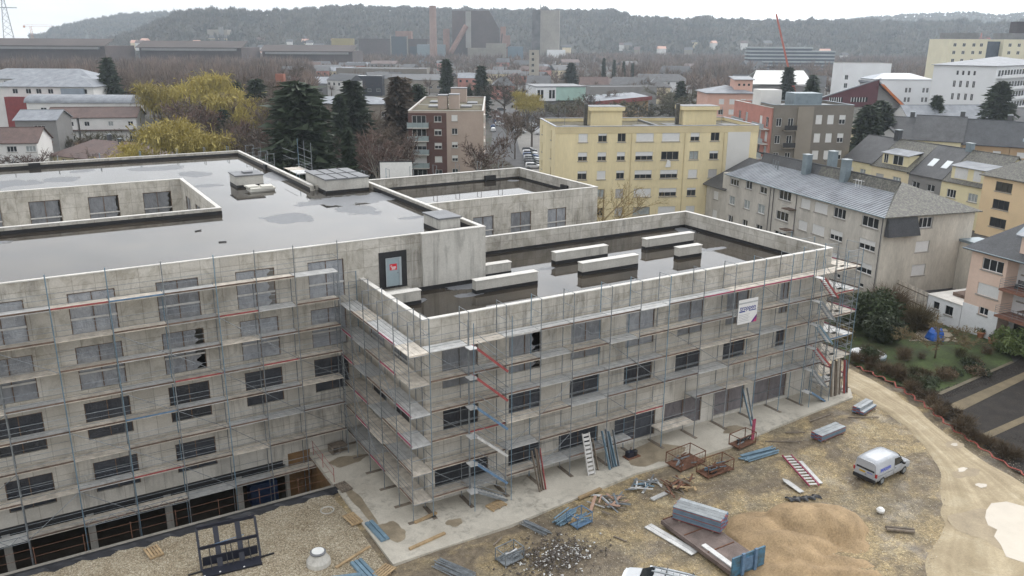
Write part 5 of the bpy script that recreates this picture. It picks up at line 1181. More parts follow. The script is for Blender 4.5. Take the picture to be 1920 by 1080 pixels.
h4 = bldg('terraced_house', 'yellow terraced house with a wide zinc roofed dormer and closed shutters', onA(24.46), adir, 9.2, 11, 7.1, CRE2, grid('F', [1.4, 5.8], [4.3, 1.5], 1.9, 1.4, 'ok'), ('gable', 4.8, MOSSY, .3), 'house'); dormer(h4, 1.4, .4, 7.2, 6.8, 3.4, 2.5, CRE2, ZINC, [(.7, 2.6, 'c'), (4.5, 1.5, 'c')])
h5 = bldg('corner_house', 'tall apricot house with three stacked dark windows at the end of the terrace', (onA(33.7)[0]-1.5, onA(33.7)[1]), adir, 12, 11, 9.6, BEIGE, grid('F', [2.4], [7.2, 4.4, 1.5], 3.0, 1.5, 'o')+grid('F', [8.6], [7.2, 4.4, 1.5], 1.6, 1.5, 'ock'), ('hip', 3.8, MOSSY, .5), 'house', fmat=FR_DARK)
# white gabled house left of the terrace
hw = bldg('white_gabled_house', 'small white gabled house with an arched attic window behind the zinc roof', (113.0, 72.3), R(-38), 8.2, 10, 7.4, WH, [('L', 7.0, 2.5, 1.3, 1.3, 'g'), ('F', 3.0, 4.2, 1.5, 1.4, 'g')], ('none',), 'house')
MB().extr([(-.0, 7.1), (8.2, 7.1), (4.1, 11.2)], 0, .3).build('gable_wall', WH, hw); slab([(-.6, -.5, 6.6), (4.1, -.5, 11.35), (4.1, 10, 11.35), (-.6, 10, 6.6)], .15).build('roof', SLATE2, hw); slab([(4.1, -.5, 11.35), (8.8, -.5, 6.6), (8.8, 10, 6.6), (4.1, 10, 11.35)], .15).build('roof', SLATE2, hw)
MB().lathe([(.55, 0), (.55, .03)], 14).build('arched_window', GLASS, hw, (4.1, -.04, 8.6), (math.pi/2, 0, 0))
# second row behind
B0 = Vector((164.5, 78)); bdir = math.atan2(57.5-78, 176-164.5)
def onB(s): return (B0.x+math.cos(bdir)*s, B0.y+math.sin(bdir)*s)
rowB = [('house with a slate front gable and white dormer walls in the rear row', -9.5, 9.2, 7.6, WH, SLATE2, 4.6), ('dark slate roofed house with two white roof windows in the rear row', 0, 10.5, 7.6, CRE2, SLATE2, 5.2), ('dark slate roofed ochre house with small roof windows in the rear row', 10.7, 9.6, 7.2, OCH, SLATE, 5.2), ('broad dark slate roof at the right end of the rear row', 20.4, 14, 7.2, OCH, SLATE, 5.0)]
for i, (lab, s, w_, h_, wm, rm, rh) in enumerate(rowB):
    o = bldg('terraced_house', lab, onB(s), bdir, w_, 12, h_, wm, grid('F', [1.5, w_-3.2], [4.6], 1.6, 1.3, 'c'), ('gable', rh, rm, .3), 'house', detail=False); chimney(o, w_-1.4, 6, h_+rh-1, h_+rh+1.2, 1.0, .9, SLATE2)
    if i == 1:
        for u in (3.0, 6.8): slab([(u, 1.0, 8.5), (u+1.3, 1.0, 8.5), (u+1.3, 2.1, 9.45), (u, 2.1, 9.45)], .1).build('roof_window', SKY_GL, o)
    if i >= 2:
        for u in (2.2, 5.6): slab([(u, 1.0, 8.1), (u+.9, 1.0, 8.1), (u+.9, 1.9, 8.9), (u, 1.9, 8.9)], .1).build('roof_window', CHIM, o)
    if i == 0:
        MB().extr([(1.2, 7.3), (7.2, 7.3), (4.2, 9.8)], -1.2, 4).build('front_gable', WH, o); slab([(.6, -1.6, 7.3), (4.2, -1.6, 10.2), (4.2, 5, 10.2), (.6, 5, 7.3)], .12).build('gable_roof', SLATE2, o); slab([(4.2, -1.6, 10.2), (7.8, -1.6, 7.3), (7.8, 5, 7.3), (4.2, 5, 10.2)], .12).build('gable_roof', SLATE2, o)
# apartment blocks
ROSE = M('salmon_block_render', (.66, .41, .33), .85, .08, .3); REDB = M('red_brick_render', (.46, .21, .17), .85, .12, .4); TAU = M('taupe_render', (.20, .18, .155), .85, .12, .3, .06); TAUL = M('light_taupe_render', (.27, .24, .20), .85, .08, .3)
pa = bldg('pink_apartment_block', 'salmon pink apartment block with grey hipped roof and small tower', (152.9, 136), R(-31), 13.5, 14, 15.6, ROSE, grid('F', [3.4, 6.4, 9.6], [12.3, 9.4, 6.0, 3.0], 1.5, 1.5, 'ccco')+grid('R', [3, 8], [12.3, 9.4, 6.0], 1.5, 1.5, 'o'), ('hip', 1.8, ZINC, .6), detail=False)
o = MB().box(8.2, 2.5, 15.4, 13.4, 8, 19.2).build('tower', ROSE, pa); slab([(7.7, 2, 19.2), (13.9, 2, 19.2), (13.9, 8.5, 19.9), (7.7, 8.5, 19.9)], .15).build('tower_roof', ZINC, o)
for u in (9.2, 10.6, 12): MB().box(u, 2.45, 17.4, u+.6, 2.497, 18.0).build('window', GLASS, o)
ra = bldg('red_apartment_block', 'brick red apartment block with stacked balconies', (119.3, 92.3), R(-116.5), 22.4, 10.5, 16.6, REDB, grid('F', [3.2, 7.5, 16.0, 19.5], [13.2, 10.3, 7.4, 4.5, 1.6], 1.5, 2.0, 'okcoh'), ('flat', .5, GREYMEM, COPE), detail=False)
for z in (12.9, 10.0, 7.1, 4.2):
    for u0, u1 in ((2.4, 9.8), (15.2, 21.8)):
        o = MB().box(u0, -1.3, z-.15, u1, -.01, z).build('balcony', COPE, ra); MB().box(u0, -1.3, z+.002, u1, -1.24, z+1.0).build('balcony_rail', M('grey_balcony_rail', (.30, .33, .34), .5, .15, 1), o)
ta = bldg('taupe_apartment_block', 'grey brown apartment block with flat roof and dark corner balconies', (109.3, 71.7), R(-26.5), 16.2, 13, 17.2, TAU, grid('F', [8.6, 11.0, 13.4], [14.0, 10.4, 7.0, 3.6], 1.3, 1.8, 'cch')+grid('F', [.6, 3.0], [13.6, 10.2, 6.8, 3.4], 1.1, 1.6, 'o'), ('flat', .5, GREYMEM, CHIM), detail=False)
for z in (12.9, 9.5, 6.1, 2.7):
    o = MB().box(2.0, -1.1, z-.15, 4.5, -.01, z).build('balcony', TAUL, ta); MB().box(2.0, -1.1, z+.002, 4.5, -1.04, z+.95).build('balcony_rail', BLACK, o)
MB().box(4.7, -.4, -.2, 7.9, -.003, 17.4).build('light_panel', TAUL, ta)
for x0, y0, x1, y1, z in ((-.2, 7.5, 4.2, 12, 20.2), (5.2, 3, 10.8, 8, 19.8)): MB().box(x0, y0, 17.2, x1, y1, z).build('roof_house', WH if x0 < 0 else CHIM, ta)
# dark red wedge building with sloping roof
WINE = M('wine_red_cladding', (.11, .035, .045), .7, .15, .6)
we = E('wedge_building', 'dark wine red modern building with sharply sloping roof line', 'building', (173.6, 121.4, 0), R(-25))
MB().extr([(0, 0), (24, 0), (24, 19.6), (0, 12.2)], 0, .6).build('wall', WINE, we); MB().extr([(0.1, 0), (23.9, 0), (23.9, 16.3), (.1, 8.8)], .61, 14).build('rear_volume', WINE, we)
slab([(-.3, -.3, 12.3), (24.3, -.3, 19.9), (24.3, 14.3, 16.9), (-.3, 14.3, 9.3)], .3).build('roof', ZINC, we)
for u, z, w_ in ((9.5, 13.2, 4.0), (16, 13.2, 5.0), (10.5, 9.5, 3.2), (16, 9.7, 5.0)):
    o = MB().box(u, -.08, z, u+w_, -.003, z+1.3).build('window', GLASS, we)
    for k in range(6): MB().box(u+w_*k/6, -.12, z, u+w_*k/6+.18, -.082, z+1.3).build('mullion', WHITE, o)
o = slab([(24.0, -.5, 18.9), (33, -.5, 12.0), (33, 12, 12.0), (24.0, 12, 18.9)], .5).build('side_roof', ZINC, we); MB().extr([(24.02, 18.2), (25.0, 18.2), (33, 11.5), (32, 11.5)], -.9, -.55).build('orange_fascia', M('orange_timber', (.52, .16, .05), .7, .2, .8), we)
MB().extr([(24.03, 0), (32.5, 0), (32.5, 11.5), (24.03, 18)], .5, 11).build('glazed_side', GRH, we)
# white hospital
WHO = M('hospital_white', (.76, .77, .78), .8, .05, .15)
hm = bldg('white_hospital', 'large white hospital wing with low grey hipped roof', (257.5, 135.5), R(-78), 20, 62, 22.5, WHO, grid('F', [7.0, 9.0, 11.2, 13.2], [15.2, 11, 6.8], .9, 2.2, 'o')+grid('F', [7.6, 9.4, 11.2, 13], [19.2], .8, 1.5, 'o'), ('hip', 2.6, ZINC, .7), detail=False)
for z in (4.2, 7.7, 11.2, 14.7, 18.6):
    o = MB().box(20.02, 1.5, z-.2, 21.6, 60, z).build('balcony', WHO, hm); MB().box(21.5, 1.5, z+.002, 21.6, 60, z+.9).build('balcony_rail', WHO, o)
    for k in range(18): MB().box(20.02, 2.2+k*3, z+.5, 20.06, 4.2+k*3, z+2.4).build('window', GLASS, hm)
bldg('hospital_link', 'lower white hospital wing with curved grey roof beside the main block', (262, 162), R(-31), 22, 12, 16.5, WHO, grid('F', [4, 12.4, 13.8, 19, 20.4], [11.5, 8, 4.6], .9, 1.8, 'o'), ('hip', 2.0, M('grey_curved_roof', (.25, .28, .32), .4, .1, .3), .4), detail=False)
bldg('hospital_annexe', 'square white flat roofed annexe behind the wedge building', (294.9, 202), R(-31), 21, 12, 20.5, WHO, grid('F', [1.2], [14, 10.5, 7], 1.5, 2, 'o'), ('flat', .4, GREYMEM, COPE), detail=False)
YH = M('pale_hospital_yellow', (.72, .67, .50), .85, .06, .2)
for lab, s, w_ in (('pale yellow hospital slab with small square windows on the far hill side', 0, 19), ('second pale yellow hospital slab beside the dark glass stairs', 27, 22)):
    o = bldg('yellow_hospital', lab, (380+math.cos(R(-31))*s, 209+math.sin(R(-31))*s), R(-31), w_, 20, 31, YH, grid('F', [2.5, 7, 11.8, 15.5], [28, 24.4, 20.6, 17], 1.5, 1.6, 'o'), ('flat', .5, GREYMEM, COPE), detail=False)
    MB().box(3, 5, 31, w_-2, 16, 34.5).build('plant_room', M('plant_room_grey', (.19, .19, .19), .7, .2, .4), o)
    if s: MB().box(9, 7, 34.5, 16, 13, 40).build('lift_tower', M('dark_louvre', (.06, .05, .055), .8, .2, 1), o)
    else: MB().box(19.02, 3, 0, 26.9, 15, 30.5).build('glazed_stair', M('dark_blue_glazing', (.05, .07, .10), .2, .3, .8), o)
# left-hand houses beyond the high roof
bldg('white_house', 'white house with brown tiled roof at the left edge', (-26.5, 157), R(-20), 10.8, 9, 9.0, WH, grid('F', [5.0, 8.6], [7.0, 3.8], 1.9, 1.2, 'ok'), ('gable', 2.6, TILE, .4), 'house')
bu = bldg('bungalow', 'low bungalow with a broad brown tiled hip roof', (-13.6, 160.0), R(-58), 26, 12, 5.6, CRE2, grid('F', [3, 8, 14, 20], [3.4], 1.4, 1.3, 'o'), ('hip', 2.9, TILE, .7), 'house'); chimney(bu, 9, 7, 7.4, 9.6, .7, .7, SLATE); chimney(bu, 15, 5, 7.4, 9.2, .6, .6, SLATE)
bldg('grey_house', 'grey house with zinc mono roof over a pale yellow ground floor', (-19.5, 191), R(-25), 9.5, 9, 10.6, GRH, grid('F', [4.2], [7.8, 4.6], 2.6, 1.4, 'o'), ('gable', 2.0, ZINC, .4), 'house')
for lab, s, w_ in (('white row house with brown roof beside the grey house', 0, 7.4), ('long white row house with brick ground floor and brown roof', 8.0, 14.5)):
    o = bldg('row_house', lab, (-12.0+math.cos(R(-22))*s, 211+math.sin(R(-22))*s), R(-22), w_, 9, 9.3, WH, grid('F', [1.2, w_/2, w_-2.2], [6.9, 3.2], 1.3, 1.2, 'oko'), ('gable', 2.3, TILE, .4), 'house', detail=False)
    MB().box(-.03, -.06, -.2, w_+.03, -.003, 2.9).build('brick_base', OCH, o); MB().box(-.2, -.9, 5.7, w_+.2, -.01, 5.95).build('canopy', TILE, o)
cu = bldg('curved_roof_hall', 'long white building with a curved zinc roof beyond the row houses', (-15.6, 246), R(-31), 31, 9, 11.2, WH, grid('F', [4, 9.2, 14.4, 20, 26], [7.6], 1.8, 2.0, 'o'), ('none',), detail=False)
pr_ = [(9+.5-9.5*math.cos(math.pi*k/14)*.5-4.75, 11.0+2.2*math.sin(math.pi*k/14)) for k in range(15)]
MB().extr([(4.5-5*math.cos(math.pi*k/14), 11.0+2.2*math.sin(math.pi*k/14)) for k in range(15)], -31.5, .5).build('curved_roof', ZINC, cu, (0, 0, 0), (0, 0, math.pi/2))
for lab, O_, w_, h_, m1, m2 in (('white terrace with grey hipped roof above a dark red storey at the far left', (-24, 292), 34, 14.0, WH, M('dark_red_cladding', (.22, .035, .035), .7, .15, 1)), ('grey roofed white terrace behind the dark red one', (-30, 330), 44, 15.2, WH, WH)):
    o = bldg('hip_roofed_terrace', lab, O_, R(-31), w_, 16, h_, m1, grid('F', [6.5, 11, 14.5, 18.5, 30], [h_-2.6], 1.8, 1.6, 'o'), ('hip', 3.2, ZINC, .8), detail=False)
    if m2 is not WH: MB().box(4.6, -2.2, 0, 23, -.01, h_-3.6).build('lower_storey', m2, o); MB().box(23.2, -.6, 0, 31, -.01, h_-.8).build('blue_grey_bay', M('blue_grey_cladding', (.25, .29, .34), .6, .1, .5), o)
# buildings in the middle distance
TALL = M('stained_tower_concrete', (.40, .37, .32), .9, .2, .06, .1)
tt = bldg('stair_tower', 'slim pale concrete tower with a column of small windows in the town', (244.5, 379.8), R(-31), 5.6, 7.5, 24, TALL, grid('F', [1.2], [21.4, 18.2, 15, 11.8, 8.6], 1.6, 1.7, 'o'), ('flat', .3, GREYMEM), detail=False)
go = E('cantilever_hall', 'pale green and white hall on stilts with dark windows', 'building', (156.8, 234.1, 0), R(-20))
MB().box(0, 0, 7.0, 8, 20, 12.2).build('white_end', WHO, go); MB().box(8.01, 0.1, 7.2, 20, 20, 12.3).build('green_side', M('mint_panels', (.36, .52, .46), .6, .1, .4), go); MB().box(1.5, 2.5, 0, 18, 19, 6.99).build('lower_storey', GRH, go); MB().box(-.2, -.2, 12.31, 20.2, 20.2, 12.6).build('roof', GREYMEM, go)
for u in (.6, 1.9, 5.2, 6.5): MB().box(u, -.06, 8.0, u+1.0, -.003, 11.2).build('window', GLASS, go)
rr_ = E('red_fascia_hall', 'low hall with a sloping dull red roof edge and rows of skylights', 'building', (176, 226, 0), R(-14)); MB().extr([(0, 0), (26, 0), (26, 7.8), (0, 6.2)], 0, 16).build('wall', OCH, rr_); slab([(-1, -1.2, 6.3), (27, -1.2, 8.2), (27, 17, 9.0), (-1, 17, 7.0)], .2).build('roof', ZINC, rr_); slab([(-1, -1.25, 6.6), (27, -1.25, 8.6), (27, -1.21, 8.6), (-1, -1.21, 6.6)], 1.5).build('red_fascia', M('dull_red_metal', (.24, .065, .06), .6, .15, 1), rr_)
for k in range(6): MB().box(4+k*3, 8, 8.0+k*.15, 5.2+k*3, 9.5, 8.6+k*.15).build('skylight', SKY_GL, rr_)
mids = [('brick_house', 'red brick house with dull red roof behind the green hall', (229, 306), -31, 14, 12, 7.5, REDB, ('gable', 4.6, TILE, .4)), ('white_terrace', 'white terrace with slate mansard roof in the middle distance', (305, 361), -31, 36, 12, 6.6, WHO, ('hip', 4.0, SLATE2, .5)), ('cream_villa', 'cream villa with grey hipped roof before the white terrace', (252, 282), -25, 12, 12, 8, CRE, ('hip', 4.4, SLATE2, .5)),
        ('school_block', 'grey school block with pale roof half hidden by the conifers', (47, 208), -31, 36, 14, 11.4, TAUL, ('hip', 1.6, ZINC, .5)), ('red_roof_hall', 'long low hall with reddish flat roof behind the school', (62, 262), -31, 62, 20, 8.0, TAUL, ('flat', .3, M('reddish_flat_roof', (.16, .075, .06), .9, .2, .1))), ('dark_cube', 'dark windowless box hall beyond the conifers', (146, 404), -31, 15, 15, 10.2, NAVY, ('flat', .3, WHO)),
        ('grey_shed', 'wide grey roofed shed in the industrial quarter left of the dark box', (95, 430), -31, 46, 24, 6.5, GRH, ('gable', 3, ZINC, .4)), ('grey_shed', 'grey roofed shed right of the dark box hall', (168, 430), -31, 40, 22, 7, TAUL, ('gable', 3, SLATE2, .4)), ('flat_works', 'flat brown works building with dark end in front of the chimney', (176, 520), -31, 62, 24, 10.5, TAU, ('flat', .4, ZINC)), ('grey_shed', 'grey shed with hipped roof beside the tall brick stub', (58, 395), -31, 34, 20, 6, GRH, ('hip', 4, SLATE2, .4)),
        ('slate_house', 'small slate roofed house beside the slim tower', (200, 345), -25, 12, 9, 7, REDB, ('hip', 4, SLATE2, .4)), ('slate_house', 'grey slate roofed house left of the white tent', (330, 300), -35, 15, 11, 7, CRE, ('gable', 5, SLATE2, .4)), ('slate_house', 'grey slate house with dormers right of the white tent', (330, 262), -50, 18, 11, 8, GRH, ('gable', 5, SLATE2, .4)), ('grey_hall', 'flat grey hall behind the red edged roof', (196, 252), -20, 30, 14, 10.4, GRH, ('flat', .4, SLATE2)), ('zinc_house', 'pale zinc roofed house with roof windows before the hospital', (196, 100), -24, 27, 12, 8.2, WHO, ('gable', 4.4, ZINC, .3)), ('slate_house', 'grey slate roof between the zinc house and the big pine', (222, 88), -24, 26, 12, 7.6, CRE, ('gable', 4.2, SLATE2, .3)), ('slate_house', 'weathered low house left of the zinc roof, half behind the hedge trees', (180, 108), -24, 12, 11, 7.6, CRE, ('gable', 4.4, MOSSY, .3))]
for nm, lab, O_, a, w_, d_, h_, wm, rf in mids:
    us = [w_*(k+.5)/max(2, int(w_/5))-.7 for k in range(max(2, int(w_/5)))]
    zs = [z for z in (1.6, 4.6, 7.6, 10.6) if z+1.6 < h_]
    bldg(nm, lab, O_, R(a), w_, d_, h_, wm, grid('F', us, zs, 1.4, 1.4, 'oco') if nm not in ('dark_cube', 'flat_works', 'grey_shed', 'red_roof_hall', 'grey_hall') else grid('F', us, [2.0], 2.2, 1.6, 'o'), rf, 'house' if 'house' in nm or 'villa' in nm else 'building', detail=False)
bs = MB().box(0, 0, 0, 3.4, 3.4, 15.5).build('brick_stub', M('orange_brick', (.30, .11, .07), .9, .15, .6), None, (78, 315, 0), (0, 0, R(-31))); tag(bs, 'square stump of an orange brick chimney among grey roofs', 'chimney')
# white tent roof with ridge
te = E('white_tent_hall', 'hall under a bright white tent roof near the red crane', 'hall', (284, 245, 0), R(-31)); MB().box(1, 1, 0, 29, 17, 9.5).build('wall', GRH, te)
for k, (a, c) in enumerate(((0, 16), (16, 30))): slab([(a, -1, 10.5), (c, -1, 10.5), (c-2 if k else c, 9, 16.5), (a if k else 5, 9, 16.5)], .2).build('tent_roof', PLASTW, te); slab([(c, 19, 10.5), (a, 19, 10.5), (a if k else 5, 9, 16.5), (c-2 if k else c, 9, 16.5)], .2).build('tent_roof', PLASTW, te)
# cranes
CRR = M('crane_red', (.42, .11, .075), .6, .15, .3)
cr = E('mobile_crane', 'tall orange red telescopic crane boom rising over the tent roof', 'crane', (297, 232, 0)); MB().beam((3, -2, 2), (-8.5, 4.8, 42), .6, .7).build('boom', CRR, cr); MB().beam((3.6, -2.3, 2), (0, 0, 14), .9, 1.0).build('boom_base', CRR, cr); MB().box(-2, -4, 0, 8, 0, 3).build('carrier', CRR, cr)
def lattice(p, q, w, n, mat, name, parent):
    b = MB(); p = Vector(p); q = Vector(q); d = (q-p)/n; x = d.cross(Vector((0, 0, 1)) if abs(d.normalized().z) < .9 else Vector((0, 1, 0))).normalized()*w/2; y = d.cross(x).normalized()*w/2
    for sx_, sy_ in ((1, 1), (1, -1), (-1, -1), (-1, 1)): b.bar(p+x*sx_+y*sy_, q+x*sx_+y*sy_, w*.07, 4)
    for k in range(n):
        s0 = p+d*k; s1 = p+d*(k+1); sg = 1 if k % 2 else -1
        for a, c in ((x+y, -x+y), (-x-y, x-y)): b.bar(s0+a*sg, s1+c*sg, w*.05, 3)
    return b.build(name, mat, parent)
tc = E('tower_crane', 'small red tower crane with level jib before the wooded hill', 'crane', (1031, 580, 0)); lattice((0, 0, 0), (0, 0, 36), 2.2, 14, CRR, 'mast', tc); lattice((-18, 11, 36), (9, -5.5, 36), 2.0, 16, CRR, 'jib', tc); MB().box(6, -6.5, 33, 10, -4, 36).build('counterweight', CRR, tc); MB().beam((0, 0, 36), (0, 0, 42), 1.2, 1.2).build('apex', CRR, tc)
tc2 = E('tower_crane', 'distant pale orange tower crane on the left skyline', 'crane', (25, 1450, 0)); ORG = M('crane_orange', (.55, .25, .12), .6, .1, .3); lattice((0, 0, 0), (0, 0, 46), 2.5, 14, ORG, 'mast', tc2); lattice((-9, 6, 47), (28, -14, 47), 2.2, 16, ORG, 'jib', tc2); MB().box(-10, 4, 44, -7, 7, 47).build('counterweight', ORG, tc2)
GAL = M('pylon_steel', (.30, .32, .34), .6, .1, .3)
py_o = E('power_pylon', 'tall steel lattice power pylon at the left edge of the skyline', 'pylon', (-10.5, 960, 0)); b = MB()
for sx_, sy_ in ((1, 1), (1, -1), (-1, -1), (-1, 1)): b.bar((sx_*7, sy_*7, 0), (sx_*1.2, sy_*1.2, 66), .35, 4); b.bar((sx_*1.2, sy_*1.2, 66), (0, 0, 84), .25, 4)
for k in range(12):
    z0, z1 = k*6, k*6+6; w0, w1 = 7-5.8*z0/66, 7-5.8*min(z1, 66)/66
    for s_ in (1, -1): b.bar((-w0, s_*w0, z0), (w1, s_*w1, z1), .16, 3); b.bar((w0, s_*w0, z0), (-w1, s_*w1, z1), .16, 3); b.bar((s_*w0, -w0, z0), (s_*w1, w1, z1), .16, 3)
b.build('lattice_mast', GAL, py_o)
for z in (58, 66, 75): MB().beam((-11, 6, z), (11, -6, z), .7, .8).build('cross_arm', GAL, py_o)
# old steelworks
RST = M('steelworks_rust', (.085, .062, .057), .9, .3, .03, .15); RSTL = M('steelworks_pale_rust', (.27, .16, .125), .9, .3, .04, .15); WCON = M('works_concrete', (.27, .245, .21), .9, .2, .04, .15)
w1 = E('steelworks_hall', 'long rust brown steelworks hall left of the tall chimney', 'factory', (403.9, 1078, 0), R(-31)); MB().box(0, 0, 0, 94, 40, 30).build('wall', RST, w1); MB().box(-1, -1, 30, 95, 41, 31).build('roof', RST, w1); MB().box(46, -8, 0, 66, -.1, 34).build('dark_bay', M('dark_blue_bay', (.045, .06, .075), .8, .2, .05), w1); MB().box(50, 6, 31, 72, 20, 41).build('roof_house', RSTL, w1); MB().box(70, -3, 0, 93, -.1, 21).build('dark_opening', MATS['dark_blue_bay'], w1)
for x in (44.5, 67): MB().box(x, -9, 0, x+1.5, -7, 35).build('column', WCON, w1)
ch = MB().lathe([(5.0, 0), (4.6, 20), (4.35, 71)], 14).build('works_chimney', M('chimney_brick', (.30, .20, .165), .9, .15, .05, .1), None, (454.5, 947.6, 0)); tag(ch, 'tall round brick red chimney of the steelworks', 'chimney')
w2 = E('blast_furnace_house', 'huge dark brown furnace house with a slanting rusty conveyor duct', 'factory', (499, 982, 0), R(-31)); MB().extr([(0, 0), (62, 0), (62, 45), (49, 67), (0, 67)], 0, 30).build('wall', RST, w2)
MB().bar((19, -6, 48), (-2, -10, 13), 3.4, 10).build('conveyor_duct', RSTL, w2); MB().box(18, -4, 20, 25, -.1, 66).build('pale_shaft', M('pale_shaft', (.28, .27, .25), .8, .2, .05), w2); MB().box(-12, -2, 0, -4, 8, 44).build('side_tower', RSTL, w2)
for x, z0, z1 in ((56, 20, 40), (64, 0, 47), (70, 0, 36)): MB().box(x, -6, z0, x+7, 6, z1).build('side_tower', RSTL if x > 60 else RST, w2)
for k in range(9): MB().bar((40+rs.uniform(-8, 30), -8, rs.uniform(4, 24)), (60+rs.uniform(-8, 20), -8, rs.uniform(8, 40)), .9, 6).build('pipe', RST, w2)
for k, (x, y, w_, h_) in enumerate(((-44, -30, 36, 24), (22, -34, 30, 20), (46, -40, 26, 26), (74, -30, 20, 22))): MB().box(x, y, 0, x+w_, y+18, h_).build('works_block', (CHIM, WCON, WCON, M('blue_works', (.12, .17, .21), .8, .2, .05))[k], w2)
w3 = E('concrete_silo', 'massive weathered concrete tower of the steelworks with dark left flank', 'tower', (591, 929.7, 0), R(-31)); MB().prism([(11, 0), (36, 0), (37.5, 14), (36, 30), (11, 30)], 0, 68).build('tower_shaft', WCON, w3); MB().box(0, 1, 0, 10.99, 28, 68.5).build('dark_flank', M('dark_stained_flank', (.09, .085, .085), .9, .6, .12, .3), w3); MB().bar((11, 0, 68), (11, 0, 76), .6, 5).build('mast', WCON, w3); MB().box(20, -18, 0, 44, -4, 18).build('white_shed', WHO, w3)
for lab, O_, w_, h_ in (('very long low brown factory hall behind the wood at the far left', (-32, 856), 108, 29), ('long brown factory hall with pale roof band behind the wood', (95, 848), 98, 27.5), ('brown factory hall with dark openings right of the long halls', (210, 840), 92, 24)):
    o = E('factory_hall', lab, 'factory', (O_[0], O_[1], 0), R(-31)); MB().box(0, 0, 0, w_, 60, h_-6).build('wall', RST, o); slab([(-2, -4, h_-6), (w_+2, -4, h_-6), (w_+2, 16, h_), (-2, 16, h_)], .6).build('roof', M('works_roof', (.075, .058, .052), .9, .2, .04), o); MB().box(4, -4.5, h_-9, w_-4, -.1, h_-7).build('glazing_band', GRH, o)
mg = E('striped_office', 'wide modern grey office building with striped glass floors', 'office building', (630.5, 577.4, 0), R(-31))
for k in range(7): MB().box(0, 0, 1+k*3.4, 62 if k > 1 else 66, 18, 3.0+k*3.4).build('glass_floor', MATS['dark_blue_glazing'], mg); MB().box(-.6, -.6, 3.02+k*3.4, 62.6 if k > 1 else 66, 18.6, 4.38+k*3.4).build('floor_band', M('pale_floor_band', (.32, .35, .36), .6, .2, .05), mg)
for k in range(6): MB().box(63, 2, 1+k*3.4, 86, 18, 3.0+k*3.4).build('glass_floor', MATS['dark_blue_glazing'], mg); MB().box(62.7, 1.5, 3.02+k*3.4, 86.5, 18.5, 4.38+k*3.4).build('floor_band', MATS['pale_floor_band'], mg)
ft = E('old_office_tower', 'pale green grey office tower before the left wooded hill', 'tower', (275.6, 1426, 0), R(-31)); MB().box(0, 0, 0, 33, 20, 30).build('wall', CRE, ft); MB().box(-1, -1, 30, 34, 21, 35).build('dark_band', GRH, ft); MB().box(0, 0, 35, 33, 20, 44).build('upper_storey', TAUL, ft); MB().box(20, -3, 0, 27, -.1, 48).build('lift_shaft', GRH, ft)
ye = E('yellow_gantry_hall', 'small hall with yellow gantry girders left of the steelworks', 'hall', (366, 1095, 0), R(-31)); MB().box(0, 0, 0, 34, 20, 12).build('wall', TAUL, ye); MB().box(2, -2, 15, 36, 6, 19).build('gantry', M('gantry_yellow', (.30, .24, .09), .7, .15, .1), ye); MB().box(4, 4, 22, 34, 14, 31).build('crane_house', MATS['gantry_yellow'], ye)
for x in (3, 17, 32): MB().box(x, -2, 12, x+1.5, 0, 15).build('gantry_post', RST, ye); MB().box(x, 6, 12.01, x+1.5, 8, 22).build('gantry_post', RST, ye)
# small houses at the foot of the hill
rgh = random.Random(21); hm1 = {}
for i in range(34):
    az = R(rgh.choice([rgh.uniform(5.5, 13), rgh.uniform(13.5, 19), rgh.uniform(13.5, 18), rgh.uniform(33, 52)])); dd = rgh.uniform(1330, 1480); x, y = -20+math.sin(az)*dd, -44+math.cos(az)*dd
    w_, h_ = rgh.uniform(9, 15), rgh.uniform(6, 9)
    z = max(0, (dd-1300)*.12)
    wm, wc = rgh.choice([(WH, 'white'), (WH, 'white'), (CRE, 'cream'), (TAUL, 'taupe')]); rm, rc_ = rgh.choice([(TILE, 'brown'), (SLATE2, 'slate'), (SLATE2, 'slate'), (ROSE, 'salmon')])
    t = E('hillside_house', 'tiny %s house with %s roof at the foot of the %s hill' % (wc, rc_, 'left' if az < R(24) else 'long'), 'house', (x, y, z), R(rgh.uniform(-60, 0)), 'houses at the foot of the hill')
    MB().box(0, 0, -3, w_, 9, h_).build('wall', wm, t); MB().extr([(-.5, h_), (9.5, h_), (4.5, h_+4)], -w_-.5, .5).build('roof', rm, t, (0, 0, 0), (0, 0, math.pi/2))
# ------------------------------------------------------------------ vehicles
def loft_body(stations, mat, name='body'):
    """stations: (x, half width low, half width belt, half width roof, z bottom, z belt, z roof); rounded ring sections"""
    V = []; F = []; n = 0
    for (x, wl, wb, wr, zb, zm, zt) in stations:
        half = [(wl*.92, zb), (wl, zb+.12), (wb, (zb+zm)/2), (wb*.995, zm-.02), (wb*.97, zm+.03), (wr+(wb-wr)*.12, zt-(zt-zm)*.16-.02), (wr*.9, zt-.02), (wr*.55, zt+.012)]
        if zt-zm < .12: half[5:] = [(wb*.9, zm+.05), (wb*.7, zt), (wb*.4, zt+.01)]
        ring = half+[(-y, z) for y, z in reversed(half)]; n = len(ring)
        V += [(x, y, z) for y, z in ring]
    for i in range(len(stations)-1):
        for j in range(n-1): a = i*n+j; F.append((a, a+1, a+n+1, a+n))
        F.append((i*n+n-1, i*n, i*n+n, i*n+n+n-1))
    me = bpy.data.meshes.new(name); F2 = F+[tuple(range(n)), tuple(reversed(range((len(stations)-1)*n, len(stations)*n)))]
    me.from_pydata(V, [], F2); me.update(); me.materials.append(mat); me.polygons.foreach_set('use_smooth', [True]*(len(F2)-2)+[False, False])
    return me
